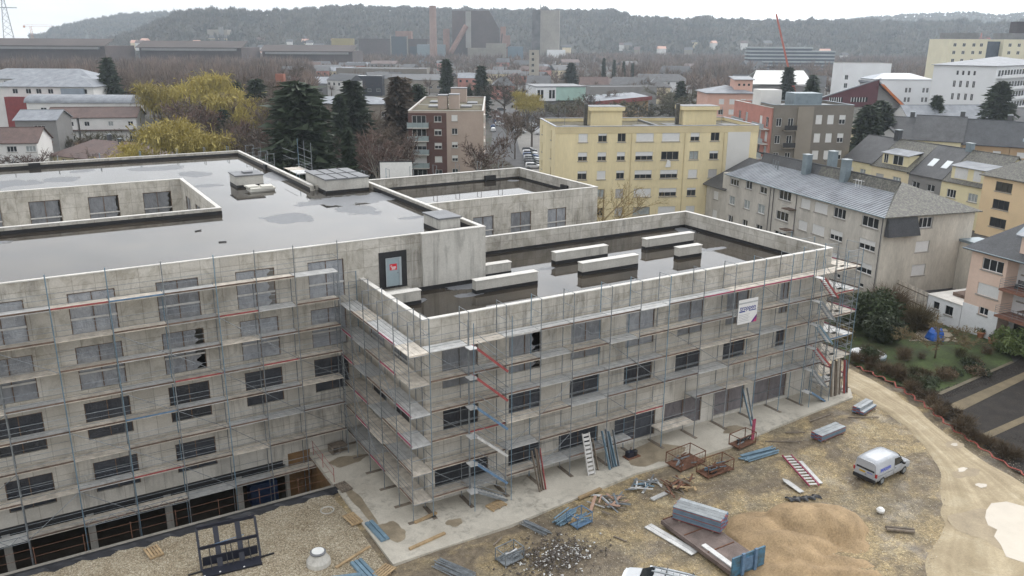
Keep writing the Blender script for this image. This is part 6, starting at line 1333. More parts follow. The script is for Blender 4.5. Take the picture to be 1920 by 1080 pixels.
def wheel(par, x, y, r, w=.2):
    o = ob('wheel', cached(('whl', r, w), lambda: MB().lathe([(r*.7, -w/2), (r*.96, -w/2+.01), (r, -w/2+.04), (r, w/2-.04), (r*.96, w/2-.01), (r*.7, w/2)], 18).mesh('tyre', RUBBER)), par, (x, y, r), (math.pi/2, 0, 0))
    ob('rim', cached(('rim', r, w), lambda: MB().lathe([(r*.62, -w/2-.012), (r*.64, 0), (r*.62, w/2+.012)], 14).mesh('rim', STEEL)), o)
VW = M('van_silver_white_paint', (.42, .44, .47), .3, .12, .9, .08)
van = E('delivery_van', 'small white delivery van with dark rear window parked on the muddy site', 'van', (27.72, -12.70, -.04), R(3.5))
st = [(0, .82, .86, .72, .34, 1.0, 1.70), (.06, .86, .89, .74, .33, 1.0, 1.77), (.5, .88, .90, .76, .32, 1.0, 1.82), (1.4, .88, .90, .77, .32, 1.0, 1.84), (2.3, .88, .90, .76, .32, 1.0, 1.81), (2.75, .88, .90, .72, .32, 1.0, 1.74), (3.2, .88, .89, .64, .32, 1.0, 1.38), (3.5, .88, .88, .56, .32, .98, 1.07), (3.9, .86, .86, .5, .32, .92, .98), (4.25, .8, .8, .45, .34, .76, .84), (4.38, .7, .7, .4, .36, .62, .70)]
ob('body', loft_body(st, VW), van)
for x in (.78, 3.48):
    for y in (-.80, .80): wheel(van, x, y, .31)
MB().box(-.10, -.84, .28, .06, .84, .52).build('rear_bumper', BLACK, van); MB().box(4.22, -.7, .26, 4.44, .7, .5).build('front_bumper', VW, van)
def qd(*p): return MB().quad(*p)
b = MB(); b.v += [(-.012, -.70, 1.02), (-.012, .70, 1.02), (.04, .63, 1.62), (.04, -.63, 1.62), (.03, -.70, 1.02), (.03, .70, 1.02), (.09, .63, 1.62), (.09, -.63, 1.62)]; b.f += [(0, 1, 2, 3), (0, 4, 5, 1), (1, 5, 6, 2), (2, 6, 7, 3), (3, 7, 4, 0)]; b.build('rear_window', GLASS, van)
for s in (-1, 1):
    b = MB(); pts = [(2.12, 1.08, .905), (3.28, 1.06, .90), (2.86, 1.52, .80), (2.18, 1.58, .79)]
    b.v += [(x, s*y, z) for x, z, y in pts]; b.f.append((0, 1, 2, 3) if s < 0 else (3, 2, 1, 0)); b.build('side_window', GLASS, van)
    MB().box(-.015, s*.84-.07, .72, .05, s*.84+.07, 1.0).build('tail_lamp', M('lamp_red', (.35, .015, .02), .3, .1, 3), van)
    MB().box(3.05, s*.98-.09, .98, 3.2, s*.98+.09, 1.12).build('mirror', BLACK, van)
    MB().box(.12, s*.90-.006, .80, 2.0, s*.90+.006, .83).build('slide_rail', GREYMEM, van); MB().box(2.08, s*.903-.005, .36, 2.1, s*.903+.005, 1.55 if s < -5 else 1.05).build('door_seam', GREYMEM, van); MB().box(2.18, s*.905-.01, .86, 2.32, s*.905+.01, .9).build('door_handle', BLACK, van)
MB().box(-.024, -.02, .78, -.013, .42, .9).build('number_plate', M('plate_yellow', (.55, .36, .03), .5, .05, 3), van)
b = MB(); b.v += [(2.80, -.68, 1.70), (2.80, .68, 1.70), (3.46, .62, 1.10), (3.46, -.62, 1.10)]; b.f.append((0, 3, 2, 1)); b.build('windscreen', GLASS, van, (.03, 0, .02))
VI = M('van_blue_print', (.05, .09, .55), .5, .05, 3)
text('lettering', 'socom', .46, VI, van, (1.02, -.914, 1.08), (math.pi/2-.12, 0, 0))
text('lettering', 'socom', .15, VI, van, (-.03, -.38, .86), (math.pi/2, 0, -math.pi/2))
MB().lathe([(.05, 0), (.05, .01)], 10).build('emblem', GREYMEM, van, (-.016, -.05, .7), (0, -math.pi/2, 0))
# white car with ladder on its roof at the bottom edge
car = E('white_car', 'white estate car with a ladder on its roof at the bottom edge', 'car', (8.55, -16.7, -.04), R(128))
st = [(0, .74, .80, .6, .3, .88, 1.30), (.1, .80, .84, .6, .28, .88, 1.40), (.8, .84, .86, .6, .26, .88, 1.46), (1.9, .85, .87, .6, .26, .88, 1.48), (2.5, .85, .87, .58, .26, .88, 1.42), (3.2, .85, .86, .5, .26, .88, 1.05), (3.5, .84, .85, .5, .26, .86, .92), (4.1, .8, .8, .45, .28, .78, .84), (4.38, .7, .7, .4, .3, .62, .7)]
CW = M('car_white_paint', (.70, .72, .74), .2, .03, .5)
ob('body', loft_body(st, CW), car)
for x in (.8, 3.5):
    for y in (-.77, .77): wheel(car, x, y, .31)
b = MB(); b.v += [(2.52, -.6, 1.38), (2.52, .6, 1.38), (3.3, .62, .98), (3.3, -.62, .98)]; b.f.append((0, 3, 2, 1)); b.build('windscreen', GLASS, car, (.06, 0, .04))
for s in (-1, 1):
    b = MB(); b.v += [(.35, s*.875, .93), (3.0, s*.875, .93), (2.45, s*.66, 1.36), (.45, s*.66, 1.38)]; b.f.append((0, 1, 2, 3) if s < 0 else (3, 2, 1, 0)); b.build('side_window', GLASS, car)
    MB().box(2.85, s*.96-.08, .92, 3.0, s*.96+.08, 1.05).build('mirror', CW, car); MB().box(4.15, s*.6-.14, .62, 4.32, s*.6+.14, .74).build('headlight', SKY_GL, car)
ld = E('roof_ladder', 'aluminium ladder strapped to the roof of the white car', 'ladder', (8.55, -16.7, 1.48), R(128))
for y in (-.2, .2): MB().box(-.3, y-.03, .03, 2.7, y+.03, .1).build('stile', STEEL, ld)
for k in range(9): MB().box(-.2+k*.34, -.17, .05, -.16+k*.34, .17, .08).build('rung', STEEL, ld)
for x in (.5, 1.9): MB().box(x, -.55, .0, x+.05, .55, .03).build('rack_bar', BLACK, ld)
# parked cars
CARP = {'silver': M('car_silver', (.42, .44, .46), .3, .05, 1, 0, .3), 'white': M('car_white', (.66, .67, .68), .3, .05, 1), 'dark grey': M('car_dark', (.05, .055, .06), .25, .1, 1), 'blue': M('car_blue', (.06, .10, .20), .3, .1, 1), 'black': M('car_black', (.02, .02, .022), .25, .1, 1)}
stc = [(0, .72, .78, .58, .3, .85, 1.2), (.15, .78, .82, .6, .26, .86, 1.38), (1.0, .82, .85, .6, .24, .86, 1.45), (1.9, .82, .85, .6, .24, .86, 1.44), (2.7, .82, .85, .5, .24, .86, 1.1), (3.0, .82, .84, .45, .24, .85, .93), (3.9, .76, .78, .4, .27, .72, .8), (4.1, .68, .7, .4, .3, .58, .66)]
def parked(label, x, y, rz, colr, grp):
    t = E('parked_car', label, 'car', (x, y, -.24), rz, grp)
    ob('body', cached(('car', colr), lambda: loft_body(stc, CARP[colr])), t)
    for wx in (.75, 3.25):
        for wy in (-.74, .74): wheel(t, wx, wy, .3)
    def gl():
        b = MB()
        for s in (-1, 1):
            k = len(b.v); b.v += [(.3, s*.855, .92), (2.75, s*.855, .92), (2.3, s*.66, 1.32), (.45, s*.66, 1.34)]; b.f.append((k, k+1, k+2, k+3) if s < 0 else (k+3, k+2, k+1, k))
        return b.mesh('side_windows', GLASS)
    ob('side_windows', cached('cgl', gl), t)
    ob('windscreen', cached('cws', lambda: MB().quad((2.02, -.6, 1.42), (2.92, -.62, .97), (2.92, .62, .97), (2.02, .6, 1.42)).mesh('windscreen', GLASS)), t, (.03, 0, .03))
rc = random.Random(5)
cn = list(CARP)
ASPH = M('car_park_asphalt', (.075, .075, .078), .9, .2, .3, .1)
sheet('car_park', [(82, 122), (92, 118), (118, 150), (150, 190), (205, 280), (190, 300), (150, 262), (118, 200), (96, 162)], -.235, ASPH)
sheet('side_road', [(72, 96), (78, 92), (108, 150), (150, 225), (144, 230), (102, 156)], -.231, M('pale_road', (.20, .19, .175), .9, .15, .3, .1))
for i, (x, y) in enumerate([(86, 127), (88.2, 131), (90.5, 135), (92.8, 139), (95.4, 143.5), (98, 148), (101, 153)]):
    parked('%s car in the row of cars parked behind the yellow block' % cn[(i*3+1) % 5], x, y, R(-33+rc.uniform(-3, 3)), cn[(i*3+1) % 5], 'cars parked behind the yellow block')
for i, (x, y) in enumerate([(124, 196), (128, 203), (132.5, 210), (137, 216), (141, 223), (146, 231), (151, 239), (120, 203), (125, 212), (131, 221), (137, 231), (143, 240), (134, 200), (140, 208), (160, 255), (166, 264), (172, 273), (158, 268), (165, 279), (180, 290)]):
    c_ = cn[(i*2+i//3) % 5]; parked('%s car among the cars in the large car park' % c_, x, y, R(60 if i % 3 else -30), c_, 'cars in the large car park')
vn = E('parked_van', 'white box van standing at the edge of the car park', 'van', (128.5, 190, -.24), R(-30)); ob('body', loft_body([(x, a*1.1, b_*1.1, c*1.25, d, e*1.15, f*1.3) for x, a, b_, c, d, e, f in [(s_[0]*1.2,)+s_[1:] for s_ in [(0, .82, .86, .72, .34, 1.0, 1.70), (.5, .88, .90, .76, .32, 1.0, 1.82), (3.1, .88, .90, .74, .32, 1.0, 1.81), (3.6, .88, .89, .64, .32, 1.0, 1.38), (3.9, .88, .88, .56, .32, .98, 1.07), (4.4, .8, .8, .45, .34, .76, .84)]]], CARP['white']), vn)
for x in (.9, 4.2):
    for y in (-.85, .85): wheel(vn, x, y, .35)
MB().quad((3.9, -.9, 1.75), (4.5, -.9, 1.3), (4.5, .9, 1.3), (3.9, .9, 1.75)).build('windscreen', GLASS, vn, (.12, 0, .15))
wbd = E('billboard', 'large blank white hoarding standing behind the middle wing', 'hoarding', (20.5, 57.5, 0), R(-22)); MB().box(0, 0, 9.6, 4.2, .1, 14.2).build('panel', PLASTW, wbd); MB().box(-.12, -.02, 9.5, -.003, .12, 14.4).build('frame', BLACK, wbd); MB().box(-.12, -.02, 14.203, 4.3, .12, 14.35).build('frame', BLACK, wbd)
for x in (.3, 3.7): MB().box(x, .15, -.2, x+.2, .3, 14).build('post', STEEL, wbd)
# ------------------------------------------------------------------ vegetation
def bark(name, c, rand=.2): return M(name, c, .9, .25, 1.2, .2, rand=rand)
BARK = bark('grey_bark', (.11, .09, .075)); BARKP = bark('pale_birch_bark', (.36, .33, .29)); TWIG = bark('brown_twigs', (.13, .098, .074), .3); TWIGR = bark('reddish_twigs', (.145, .095, .078), .3); TWIGG = bark('grey_green_twigs', (.105, .098, .06), .3); TWIGY = bark('yellowish_twigs', (.30, .22, .09), .2)
def foliage(name, c0, c1, rand=.25):
    mt, nt, b = principled(name); n1 = noise(nt, .9, 5, .7, pos(nt)); c = ramp(nt, n1.outputs[0], [(.3, c0), (.7, c1)]).outputs[0]
    oi = nt.nodes.new('ShaderNodeObjectInfo'); c = mixc(nt, 1., c, ramp(nt, oi.outputs['Random'], [(0, 1-rand), (1, 1+rand)]).outputs[0], 'MULTIPLY')
    nt.links.new(c, b.inputs['Base Color']); b.inputs['Roughness'].default_value = .7
    return mt
PINE = foliage('conifer_needles', (.012, .021, .010), (.034, .052, .02)); PINEB = foliage('brownish_conifer_needles', (.045, .032, .02), (.095, .065, .04)); WILLOW = foliage('willow_catkin_twigs', (.24, .195, .045), (.48, .39, .10), .15); WILLOWB = foliage('olive_willow_twigs', (.17, .14, .03), (.32, .26, .06), .2); LEAF = foliage('evergreen_leaves', (.018, .026, .010), (.045, .065, .022)); LEAFG = foliage('light_green_leaves', (.05, .08, .02), (.12, .15, .05)); BRUSH = foliage('winter_brush', (.05, .035, .02), (.13, .09, .05))
def tri_mesh(name, P, mat): return npmesh(name, P.reshape(-1, 3), np.arange(len(P)*3).reshape(-1, 3), mat)
def bare_tree(seed, h=14., spread=.42, limbs=8, mt=BARK, mc=TWIG, up=.5, fine=8, wt=.075):
    rg = np.random.RandomState(seed); tb = MB(); T = []
    def unit(v): return v/np.linalg.norm(v)
    th = h*rg.uniform(.22, .34); tb.bar((0, 0, -.3), (0, 0, th), h*.02, 6, h*.015); tb.bar((0, 0, th), (rg.uniform(-.3, .3), rg.uniform(-.3, .3), h*.72), h*.015, 5, h*.004)
    for i in range(limbs):
        a = i*2.399+rg.uniform(-.4, .4); z0 = th*rg.uniform(.8, 1)+(h*.42)*rg.rand()*(i/limbs); L = h*rg.uniform(.38, .55)*(1-.35*i/limbs)
        d = unit(np.array([math.cos(a)*(1-up), math.sin(a)*(1-up), up+rg.uniform(-.1, .15)])); p = np.array([0, 0, z0]); q = p+d*L*np.array([spread/.42, spread/.42, 1])
        tb.bar(p, q, h*.009, 4, h*.003)
        for j in range(8):
            f = rg.uniform(.25, 1); s = p+(q-p)*f; d2 = unit(d+rg.normal(0, .55, 3)+np.array([0, 0, .25])); L2 = L*rg.uniform(.25, .5); e = s+d2*L2
            tb.bar(s, e, h*.0035, 3, h*.0012)
            for k in range(fine):
                f2 = rg.uniform(.15, 1); s2 = s+(e-s)*f2; d3 = unit(d2+rg.normal(0, .6, 3)+np.array([0, 0, .15])); L3 = L2*rg.uniform(.35, .75); e3 = s2+d3*L3
                w_ = unit(np.cross(d3, rg.normal(0, 1, 3)))*wt; T.append((s2-w_, s2+w_, e3))
                for l in range(4):
                    s4 = s2+(e3-s2)*rg.uniform(.2, .95); d4 = unit(d3+rg.normal(0, .7, 3)); e4 = s4+d4*L3*rg.uniform(.3, .7); w4 = unit(np.cross(d4, rg.normal(0, 1, 3)))*wt*.75; T.append((s4-w4, s4+w4, e4))
    return tb.mesh('trunk', mt), tri_mesh('crown', np.array(T), mc)
def conifer(seed, h=18., r=3.6, dens=1., mat=PINE, mt=BARK, bare=.08, power=.85):
    rg = np.random.RandomState(seed); tb = MB(); tb.bar((0, 0, -.3), (0, 0, h*.97), h*.016, 6, h*.003); T = []
    nb = int(230*dens)
    for i in range(nb):
        f = (i+.5)/nb; z = h*(bare+(1-bare)*f**.9); rr = r*(1-f)**power*rg.uniform(.7, 1.12)+.25; a = i*2.399+rg.uniform(-.3, .3)
        ca, sa = math.cos(a), math.sin(a); dr_ = rg.uniform(-.12, .28)
        for k in range(13):
            g = (k+rg.rand())/13; p = np.array([ca*rr*g, sa*rr*g, z-rr*g*dr_+rg.normal(0, .12)]); s = (.5+.75*(1-g*.5))*rg.uniform(.6, 1.25)
            o1 = rg.normal(0, 1, 3); o1 /= np.linalg.norm(o1); o2 = np.array([ca*.8+rg.normal(0, .5), sa*.8+rg.normal(0, .5), rg.uniform(-.6, .3)])
            T.append((p-o1*s*.5, p+o1*s*.5, p+o2*s*1.1))
    return tb.mesh('trunk', mt), tri_mesh('crown', np.array(T), mat)
def willow(seed, h=15., r=6.5, n=7000, mat=WILLOW):
    """several uneven sub-crowns of rising shoots and hanging strands, with gaps between them"""
    rg = np.random.RandomState(seed); tb = MB(); th = h*.28; tb.bar((0, 0, -.3), (0, 0, th), h*.03, 7, h*.022); T = []
    lob = []
    for i in range(13):
        a = i*2.399+rg.uniform(-.4, .4); f = (i+.5)/13; rad = r*math.sqrt(f)*rg.uniform(.6, .9); q = np.array([math.cos(a)*rad, math.sin(a)*rad, h*rg.uniform(.6, .92)*(1-.25*(rad/r)**2)]); lob.append((q, r*rg.uniform(.24, .42)))
        m_ = q*np.array([.4, .4, .7]); tb.bar((0, 0, th*.9), m_, h*.012, 5, h*.008); tb.bar(m_, q, h*.008, 4, h*.003)
    for i in range(n):
        q, lr = lob[rg.randint(13)]; u = rg.normal(0, 1, 3); u[2] = abs(u[2])*1.1; u /= np.linalg.norm(u); p = q+u*lr*rg.uniform(.25, 1.05)*np.array([1, 1, .75])
        L = h*rg.uniform(.07, .36); k = rg.randint(2, 5); d = np.array([u[0]*.5, u[1]*.5, .45])+rg.normal(0, .22, 3); w_ = .024*rg.uniform(.5, 1.5); wv = np.cross(d, rg.normal(0, 1, 3)); wv *= w_/np.linalg.norm(wv)
        for s in range(k):
            e = p+d*L/k+rg.normal(0, .05, 3); T.append((p-wv, p+wv, e+wv))
            if rg.rand() < .4: T.append((p, e+rg.normal(0, .11, 3), e+rg.normal(0, .04, 3)))
            p = e; d = d*.6+np.array([0, 0, -.5])+rg.normal(0, .06, 3)
    return tb.mesh('trunk', mt_w), tri_mesh('crown', np.array(T), mat)
mt_w = BARK
def bush(seed, r=1., h=1.2, n=900, mat=LEAF, s=.16):
    rg = np.random.RandomState(seed); u = rg.normal(0, 1, (n, 3)); u /= np.linalg.norm(u, axis=1)[:, None]; rr = rg.uniform(.55, 1.02, n)[:, None]; lump = 1+.25*np.sin(u[:, :1]*4+seed)*np.cos(u[:, 1:2]*5+1)
    P = u*rr*lump*np.array([r, r, h/2])+np.array([0, 0, h/2]); P[:, 2] = np.maximum(P[:, 2], .02)
    A = rg.normal(0, s, (n, 3)); B = rg.normal(0, s, (n, 3)); return tri_mesh('crown', np.stack([P, P+A, P+B], 1), mat)
def twiggy(seed, r=1., h=1.6, n=500, mat=BRUSH, w=.02):
    rg = np.random.RandomState(seed); a = rg.uniform(0, 6.28, n); f = rg.rand(n)**.6; b = np.stack([np.cos(a)*f*r*.5, np.sin(a)*f*r*.5, rg.uniform(0, h*.55, n)], 1); d = np.stack([np.cos(a)*f, np.sin(a)*f, rg.uniform(.3, 1.2, n)], 1)+rg.normal(0, .35, (n, 3)); d /= np.linalg.norm(d, axis=1)[:, None]; L = rg.uniform(.25, .6, n)[:, None]*h
    wv = np.cross(d, rg.normal(0, 1, (n, 3))); wv /= np.linalg.norm(wv, axis=1)[:, None]; return tri_mesh('crown', np.stack([b-wv*w, b+wv*w, b+d*L], 1), mat)
def plant(name, label, cat, loc, meshes, rz=0., sc=1., group=None):
    t = E(name, label, cat, loc, rz, group)
    t.scale = (sc, sc, sc) if isinstance(sc, (int, float)) else sc
    for nm, me in meshes: ob(nm, me, t)
    return t
def tm(pair): return [('trunk', pair[0]), ('crown', pair[1])]
BT = [bare_tree(1), bare_tree(2, 14, .5, 9, BARK, TWIGR), bare_tree(3, 14, .35, 8, BARK, TWIG, .6), bare_tree(4, 14, .45, 9, BARK, TWIGG), bare_tree(5, 14, .38, 8, BARKP, TWIGR, .6), bare_tree(6, 14, .55, 10, BARK, TWIG, .45)]
CT = [conifer(1, 18, 4.6, 1., PINE, BARK, .06, .7), conifer(2, 18, 3.4), conifer(3, 18, 5.2, 1.3, PINE, BARK, .03, .5), conifer(4, 18, 4.2, 1., PINEB, BARK, .1, .7)]
WT = [willow(1), willow(2, 15, 7.5, 9000), willow(3, 15, 5.2, 4500, WILLOWB)]
def T(kind, lab, x, y, h, cat='tree', base=14., sx=1., grp=None, nm=None, rz=None):
    s = h/base; plant(nm or 'tree', lab, cat, (x, y, -.25), tm(kind), rz if rz is not None else (x*1.7+y) % 6.28, (s*sx, s*sx, s), grp)
C18 = 18.
T(CT[2], 'broad dark conifer towering behind the far corner of the high roof', 22.9, 99.3, 22.5, base=18, nm='conifer_tree', sx=1.35)
T(CT[0], 'dark conifer standing left of the pinkish block beside a birch', 43.6, 129.3, 21, base=18, nm='conifer_tree', sx=1.05)
T(CT[1], 'slim blue dark spruce beside the conifer near the school', 39.5, 126.5, 18.5, base=18, nm='conifer_tree', sx=.8)
T(CT[0], 'dark conifer among the yellow willows', 35.6, 178.7, 19.5, base=18, nm='conifer_tree', sx=1.1)
T(CT[0], 'lone dark conifer rising above the brown wood on the left', 11.3, 284.1, 23, base=18, nm='conifer_tree')
T(CT[3], 'tall brownish larch beside the brown apartment block', 59.0, 141.5, 21.2, base=18, nm='larch_tree', sx=.95)
T(CT[3], 'second brownish larch close behind the first by the apartment block', 64.5, 150, 20.6, base=18, nm='larch_tree', sx=.9)
T(CT[0], 'dark spruce behind the larches', 72, 158, 18.5, base=18, nm='conifer_tree')
T(CT[1], 'tall dark spruce beyond the roof of the brown block', 126.6, 251.2, 22.5, base=18, nm='conifer_tree', sx=.9)
T(CT[0], 'dark conifer right of the tall spruce beyond the brown block', 138.5, 244.9, 20, base=18, nm='conifer_tree', sx=.9)
T(CT[0], 'low dark conifer between the spruce and the brown block roof', 128, 236, 13, base=18, nm='conifer_tree')
T(CT[1], 'narrow young spruce with reddish tip behind the roof lantern', 30.4, 96.8, 14.3, base=18, nm='conifer_tree', sx=.8)
T(CT[0], 'small dark conifer in the middle of the willow group', 24.5, 168, 13, base=18, nm='conifer_tree')
T(CT[1], 'slim dark conifer behind the left willow', 22, 214, 17, base=18, nm='conifer_tree')
T(CT[1], 'grey green conifer right of the top willow', 38, 212, 17.5, base=18, nm='conifer_tree')
T(CT[0], 'dark pine in front of the white hospital link', 226, 160, 18.5, base=18, nm='pine_tree')
T(CT[2], 'large dark pine before the balconies of the white hospital', 206.8, 82.5, 20, base=18, nm='pine_tree')
T(CT[0], 'small pine between the zinc house and the hospital', 207.6, 100.6, 15.3, base=18, nm='pine_tree')
T(CT[1], 'small dark spruce before the hospital annexe', 236, 180, 20.5, base=18, nm='pine_tree')
T(CT[2], 'dark green conifer hedge tree at the foot of the wine red building', 154.2, 83, 15.5, base=18, nm='pine_tree', sx=1.2)
T(CT[2], 'second dark hedge tree before the wine red building', 163, 86, 16, base=18, nm='pine_tree', sx=1.1)
T(CT[2], 'third dark hedge tree right of the wine red building', 169, 92, 15, base=18, nm='pine_tree', sx=1.1)
T(CT[1], 'dark spruce in front of the wine red facade windows', 168, 112, 20, base=18, nm='pine_tree', sx=.8)
T(CT[0], 'dark spruce left of the pink apartment block', 205, 205, 15, base=18, nm='pine_tree')
T(CT[0], 'broad bluish conifer beside the slim concrete tower', 250, 345, 18, base=18, nm='pine_tree', sx=1.2)
for k, (x, y) in enumerate(((316, 403), (321.5, 399), (327, 396), (331, 392))): T(CT[1], 'narrow dark cypress in a small group before the wooded hill', x, y, 19-k, base=18, nm='cypress_tree', sx=.55, grp='cypresses before the hill')
T(WT[1], 'big yellow green willow just behind the high roof', 6.8, 118.4, 16.2, base=15, nm='willow_tree', sx=1.12)
T(WT[0], 'yellow willow leaning left beside the big willow behind the roof', -2.5, 124, 12, base=15, nm='willow_tree', sx=1.1)
T(WT[1], 'bright yellow willow crowning the group behind the roof', 27.1, 201, 21.5, base=15, nm='willow_tree', sx=.86)
T(WT[0], 'yellow willow at the left of the group before the wood', 17, 206, 20.2, base=15, nm='willow_tree', sx=.85)
T(WT[0], 'golden willow in front of the dark conifer', 29.5, 172, 18.4, base=15, nm='willow_tree', sx=1.0)
T(WT[0], 'yellow green willow beside the car park and green hall', 133.1, 201.8, 14.4, base=15, nm='willow_tree', sx=.95)
T(WT[2], 'olive yellow poplar left of the broad conifer', 33, 160, 16, base=15, nm='willow_tree', sx=.5)
T(WT[2], 'olive yellow poplar right of the broad conifer', 38, 150, 16.5, base=15, nm='willow_tree', sx=.4)
T(BT[4], 'pale birch in front of the school block', 36, 97, 16.2, nm='birch_tree', sx=.9)
T(BT[4], 'second pale birch nearer the white hoarding', 40, 99, 14.5, nm='birch_tree', sx=.9)
T(BT[4], 'bare birch before the pinkish wall of the brown block', 55, 92, 14.5, nm='birch_tree')
T(BT[5], 'wide rounded bare tree beside the car park', 146, 240, 18, sx=1.15)
T(BT[3], 'bare greenish tree left of the rounded tree', 136, 246, 16.5)
T(BT[2], 'slim bare tree in the car park', 92, 142, 12.5, sx=.8)
YT = bare_tree(21, 14, .5, 8, bark('ochre_bark', (.30, .23, .12)), TWIGY, .45, 7, .03)
T(YT, 'yellowish budding tree standing at the corner of the middle wing', 48.2, 45.5, 14.6, sx=1.0)
BR2 = bare_tree(22, 14, .55, 10, BARK, TWIGG, .4, 11, .09)
for x, y, h, lab in ((150, 208, 12, 'bare scrubby tree in front of the green hall'), (158, 200, 11, 'bare scrubby tree behind the left stair house of the yellow block'), (166, 194, 11, 'bare scrubby tree behind the yellow roof between stair houses'), (176, 188, 11.5, 'bare scrubby tree behind the right stair house of the yellow block'), (186, 184, 10.5, 'bare scrubby tree left of the pink apartment block'), (196, 190, 13, 'taller bare tree behind the pink apartment block'), (212, 214, 14, 'bare tree before the cream villa')): T(BR2, lab, x, y, h*1.12, sx=1.5)
# wood behind the left houses: individual bare trees
rw = random.Random(31); k = 0
for i in range(64):
    D_ = rw.uniform(205, 400); px = rw.uniform(20, 520) if D_ > 250 else rw.uniform(330, 520); az = R(.3+px*.0306+rw.uniform(-.4, .4)); x, y = -20+math.sin(az)*D_, -44+math.cos(az)*D_
    if D_ < 330 and px < 250: D_ += 110; x, y = -20+math.sin(az)*D_, -44+math.cos(az)*D_
    kk = rw.randrange(6); T(BT[kk], ('bare brown tree in the wood beyond the left houses', 'bare reddish tree in the wood beyond the left houses', 'slim bare brown tree in the wood beyond the left houses', 'bare greenish tree in the wood beyond the left houses', 'pale stemmed bare tree in the wood beyond the left houses', 'wide bare brown tree in the wood beyond the left houses')[kk], x, y, rw.uniform(13, 20), sx=1.15, grp='bare trees of the wood beyond the left houses')
for i, (x, y, h, kk) in enumerate(((20, 172, 19, 1), (25, 140, 17.5, 1), (31, 146, 16, 2), (17, 180, 18, 0), (30, 186, 17, 1), (13, 160, 11, 2), (36, 168, 16, 0), (3, 176, 11, 3), (-4, 183, 10, 3), (27, 128, 13, 1), (33, 118, 13, 0), (38, 112, 12, 1), (46, 138, 13, 2), (48, 120, 11, 1))):
    T(BT[kk], 'bare tree among the willows and conifers behind the high roof', x, y, h, grp='bare trees among the willows')
for i, (x, y) in enumerate(((-12, 142), (-6, 150), (-19, 148), (-3, 141), (-24, 140), (-16, 176), (-7, 190), (-14, 200), (-3, 168))): T(BT[(i*2+3) % 6], 'small bare garden tree between the left houses', x, y, 8+i % 3, sx=1.2, grp='garden trees between the left houses')
# far wood and wooded hills: one mass each
def mass(name, lab, xyz, hs, mat, seed, ntri=22, spread=.4, cat='wood', wf=.11):
    rg = np.random.RandomState(seed); n = len(xyz); h = hs[:, None]
    u = rg.normal(0, 1, (n, ntri, 3)); u[..., 2] = np.abs(u[..., 2]); u /= np.linalg.norm(u, axis=2)[..., None]
    base = xyz[:, None, :]+np.array([0, 0, 1.])*(h*.38)[..., None]+u*(h*spread*.45)[..., None]*rg.uniform(0, 1, (n, ntri, 1))
    tip = xyz[:, None, :]+np.array([0, 0, 1.])*(h*.42)[..., None]+u*np.stack([h*spread, h*spread, h*.58], -1)*rg.uniform(.75, 1.1, (n, ntri, 1))
    w_ = rg.normal(0, 1, (n, ntri, 3)); w_ -= 0; w_ /= np.linalg.norm(w_, axis=2)[..., None]; w_ *= (h*wf)[..., None]
    Tt = np.stack([base-w_, base+w_, tip], 2).reshape(-1, 3, 3)
    st_ = np.stack([xyz+np.array([-.3, .15, -.5])*1., xyz+np.array([.3, -.15, -.5]), xyz+np.stack([0*hs, 0*hs, hs*.6], 1)], 1)
    tag(ob(name, tri_mesh(name, np.concatenate([Tt, st_]), mat)), lab, cat, kind='stuff')
def woodmat(name, a, b_, c_):
    mt, nt, b = principled(name); n1 = noise(nt, .012, 4, .6, pos(nt)); n2 = noise(nt, .045, 5, .65, pos(nt)); c = ramp(nt, n1.outputs[0], [(.35, a), (.5, b_), (.66, c_)]).outputs[0]
    c = mixc(nt, 1., c, ramp(nt, n2.outputs[0], [(.33, .42), (.66, 1.55)]).outputs[0], 'MULTIPLY'); nt.links.new(c, b.inputs['Base Color']); b.inputs['Roughness'].default_value = .95
    return mt
WM1 = woodmat('far_wood', (.125, .095, .076), (.165, .115, .088), (.13, .10, .078)); WM2 = woodmat('hill_wood', (.06, .064, .052), (.115, .10, .075), (.075, .08, .065))
rg = np.random.RandomState(77)
def polar(n, a0, a1, d0, d1): az = np.radians(rg.uniform(a0, a1, n)); D_ = np.sqrt(rg.uniform(d0*d0, d1*d1, n)); return az, D_
az, D_ = polar(2600, -6, 17.5, 395, 850); mass('woods', 'wide brown leafless wood stretching to the factory halls', np.stack([-20+np.sin(az)*D_, -44+np.cos(az)*D_, 0*az], 1), rg.uniform(11, 18, len(az)), WM1, 1, 34, .38, wf=.03)
az, D_ = polar(1500, 17, 46, 470, 1000); keep = rg.rand(len(az)) < .62; az, D_ = az[keep], D_[keep]; mass('woods', 'scattered leafless trees between the sheds and the steelworks', np.stack([-20+np.sin(az)*D_, -44+np.cos(az)*D_, 0*az], 1), rg.uniform(7, 13, len(az)), WM1, 2, 30, .42, wf=.03)
az, D_ = polar(1500, 38, 64, 480, 1250); mass('woods', 'leafless trees round the offices below the right hill', np.stack([-20+np.sin(az)*D_, -44+np.cos(az)*D_, 0*az], 1), rg.uniform(9, 16, len(az)), WM1, 3, 30, .42, wf=.03)
az, D_ = polar(3200, 12, 62, 1000, 1400); mass('woods', 'belt of leafless trees along the foot of the hill', np.stack([-20+np.sin(az)*D_, -44+np.cos(az)*D_, 0*az], 1), rg.uniform(10, 17, len(az)), WM1, 4, 22, .42, wf=.05)
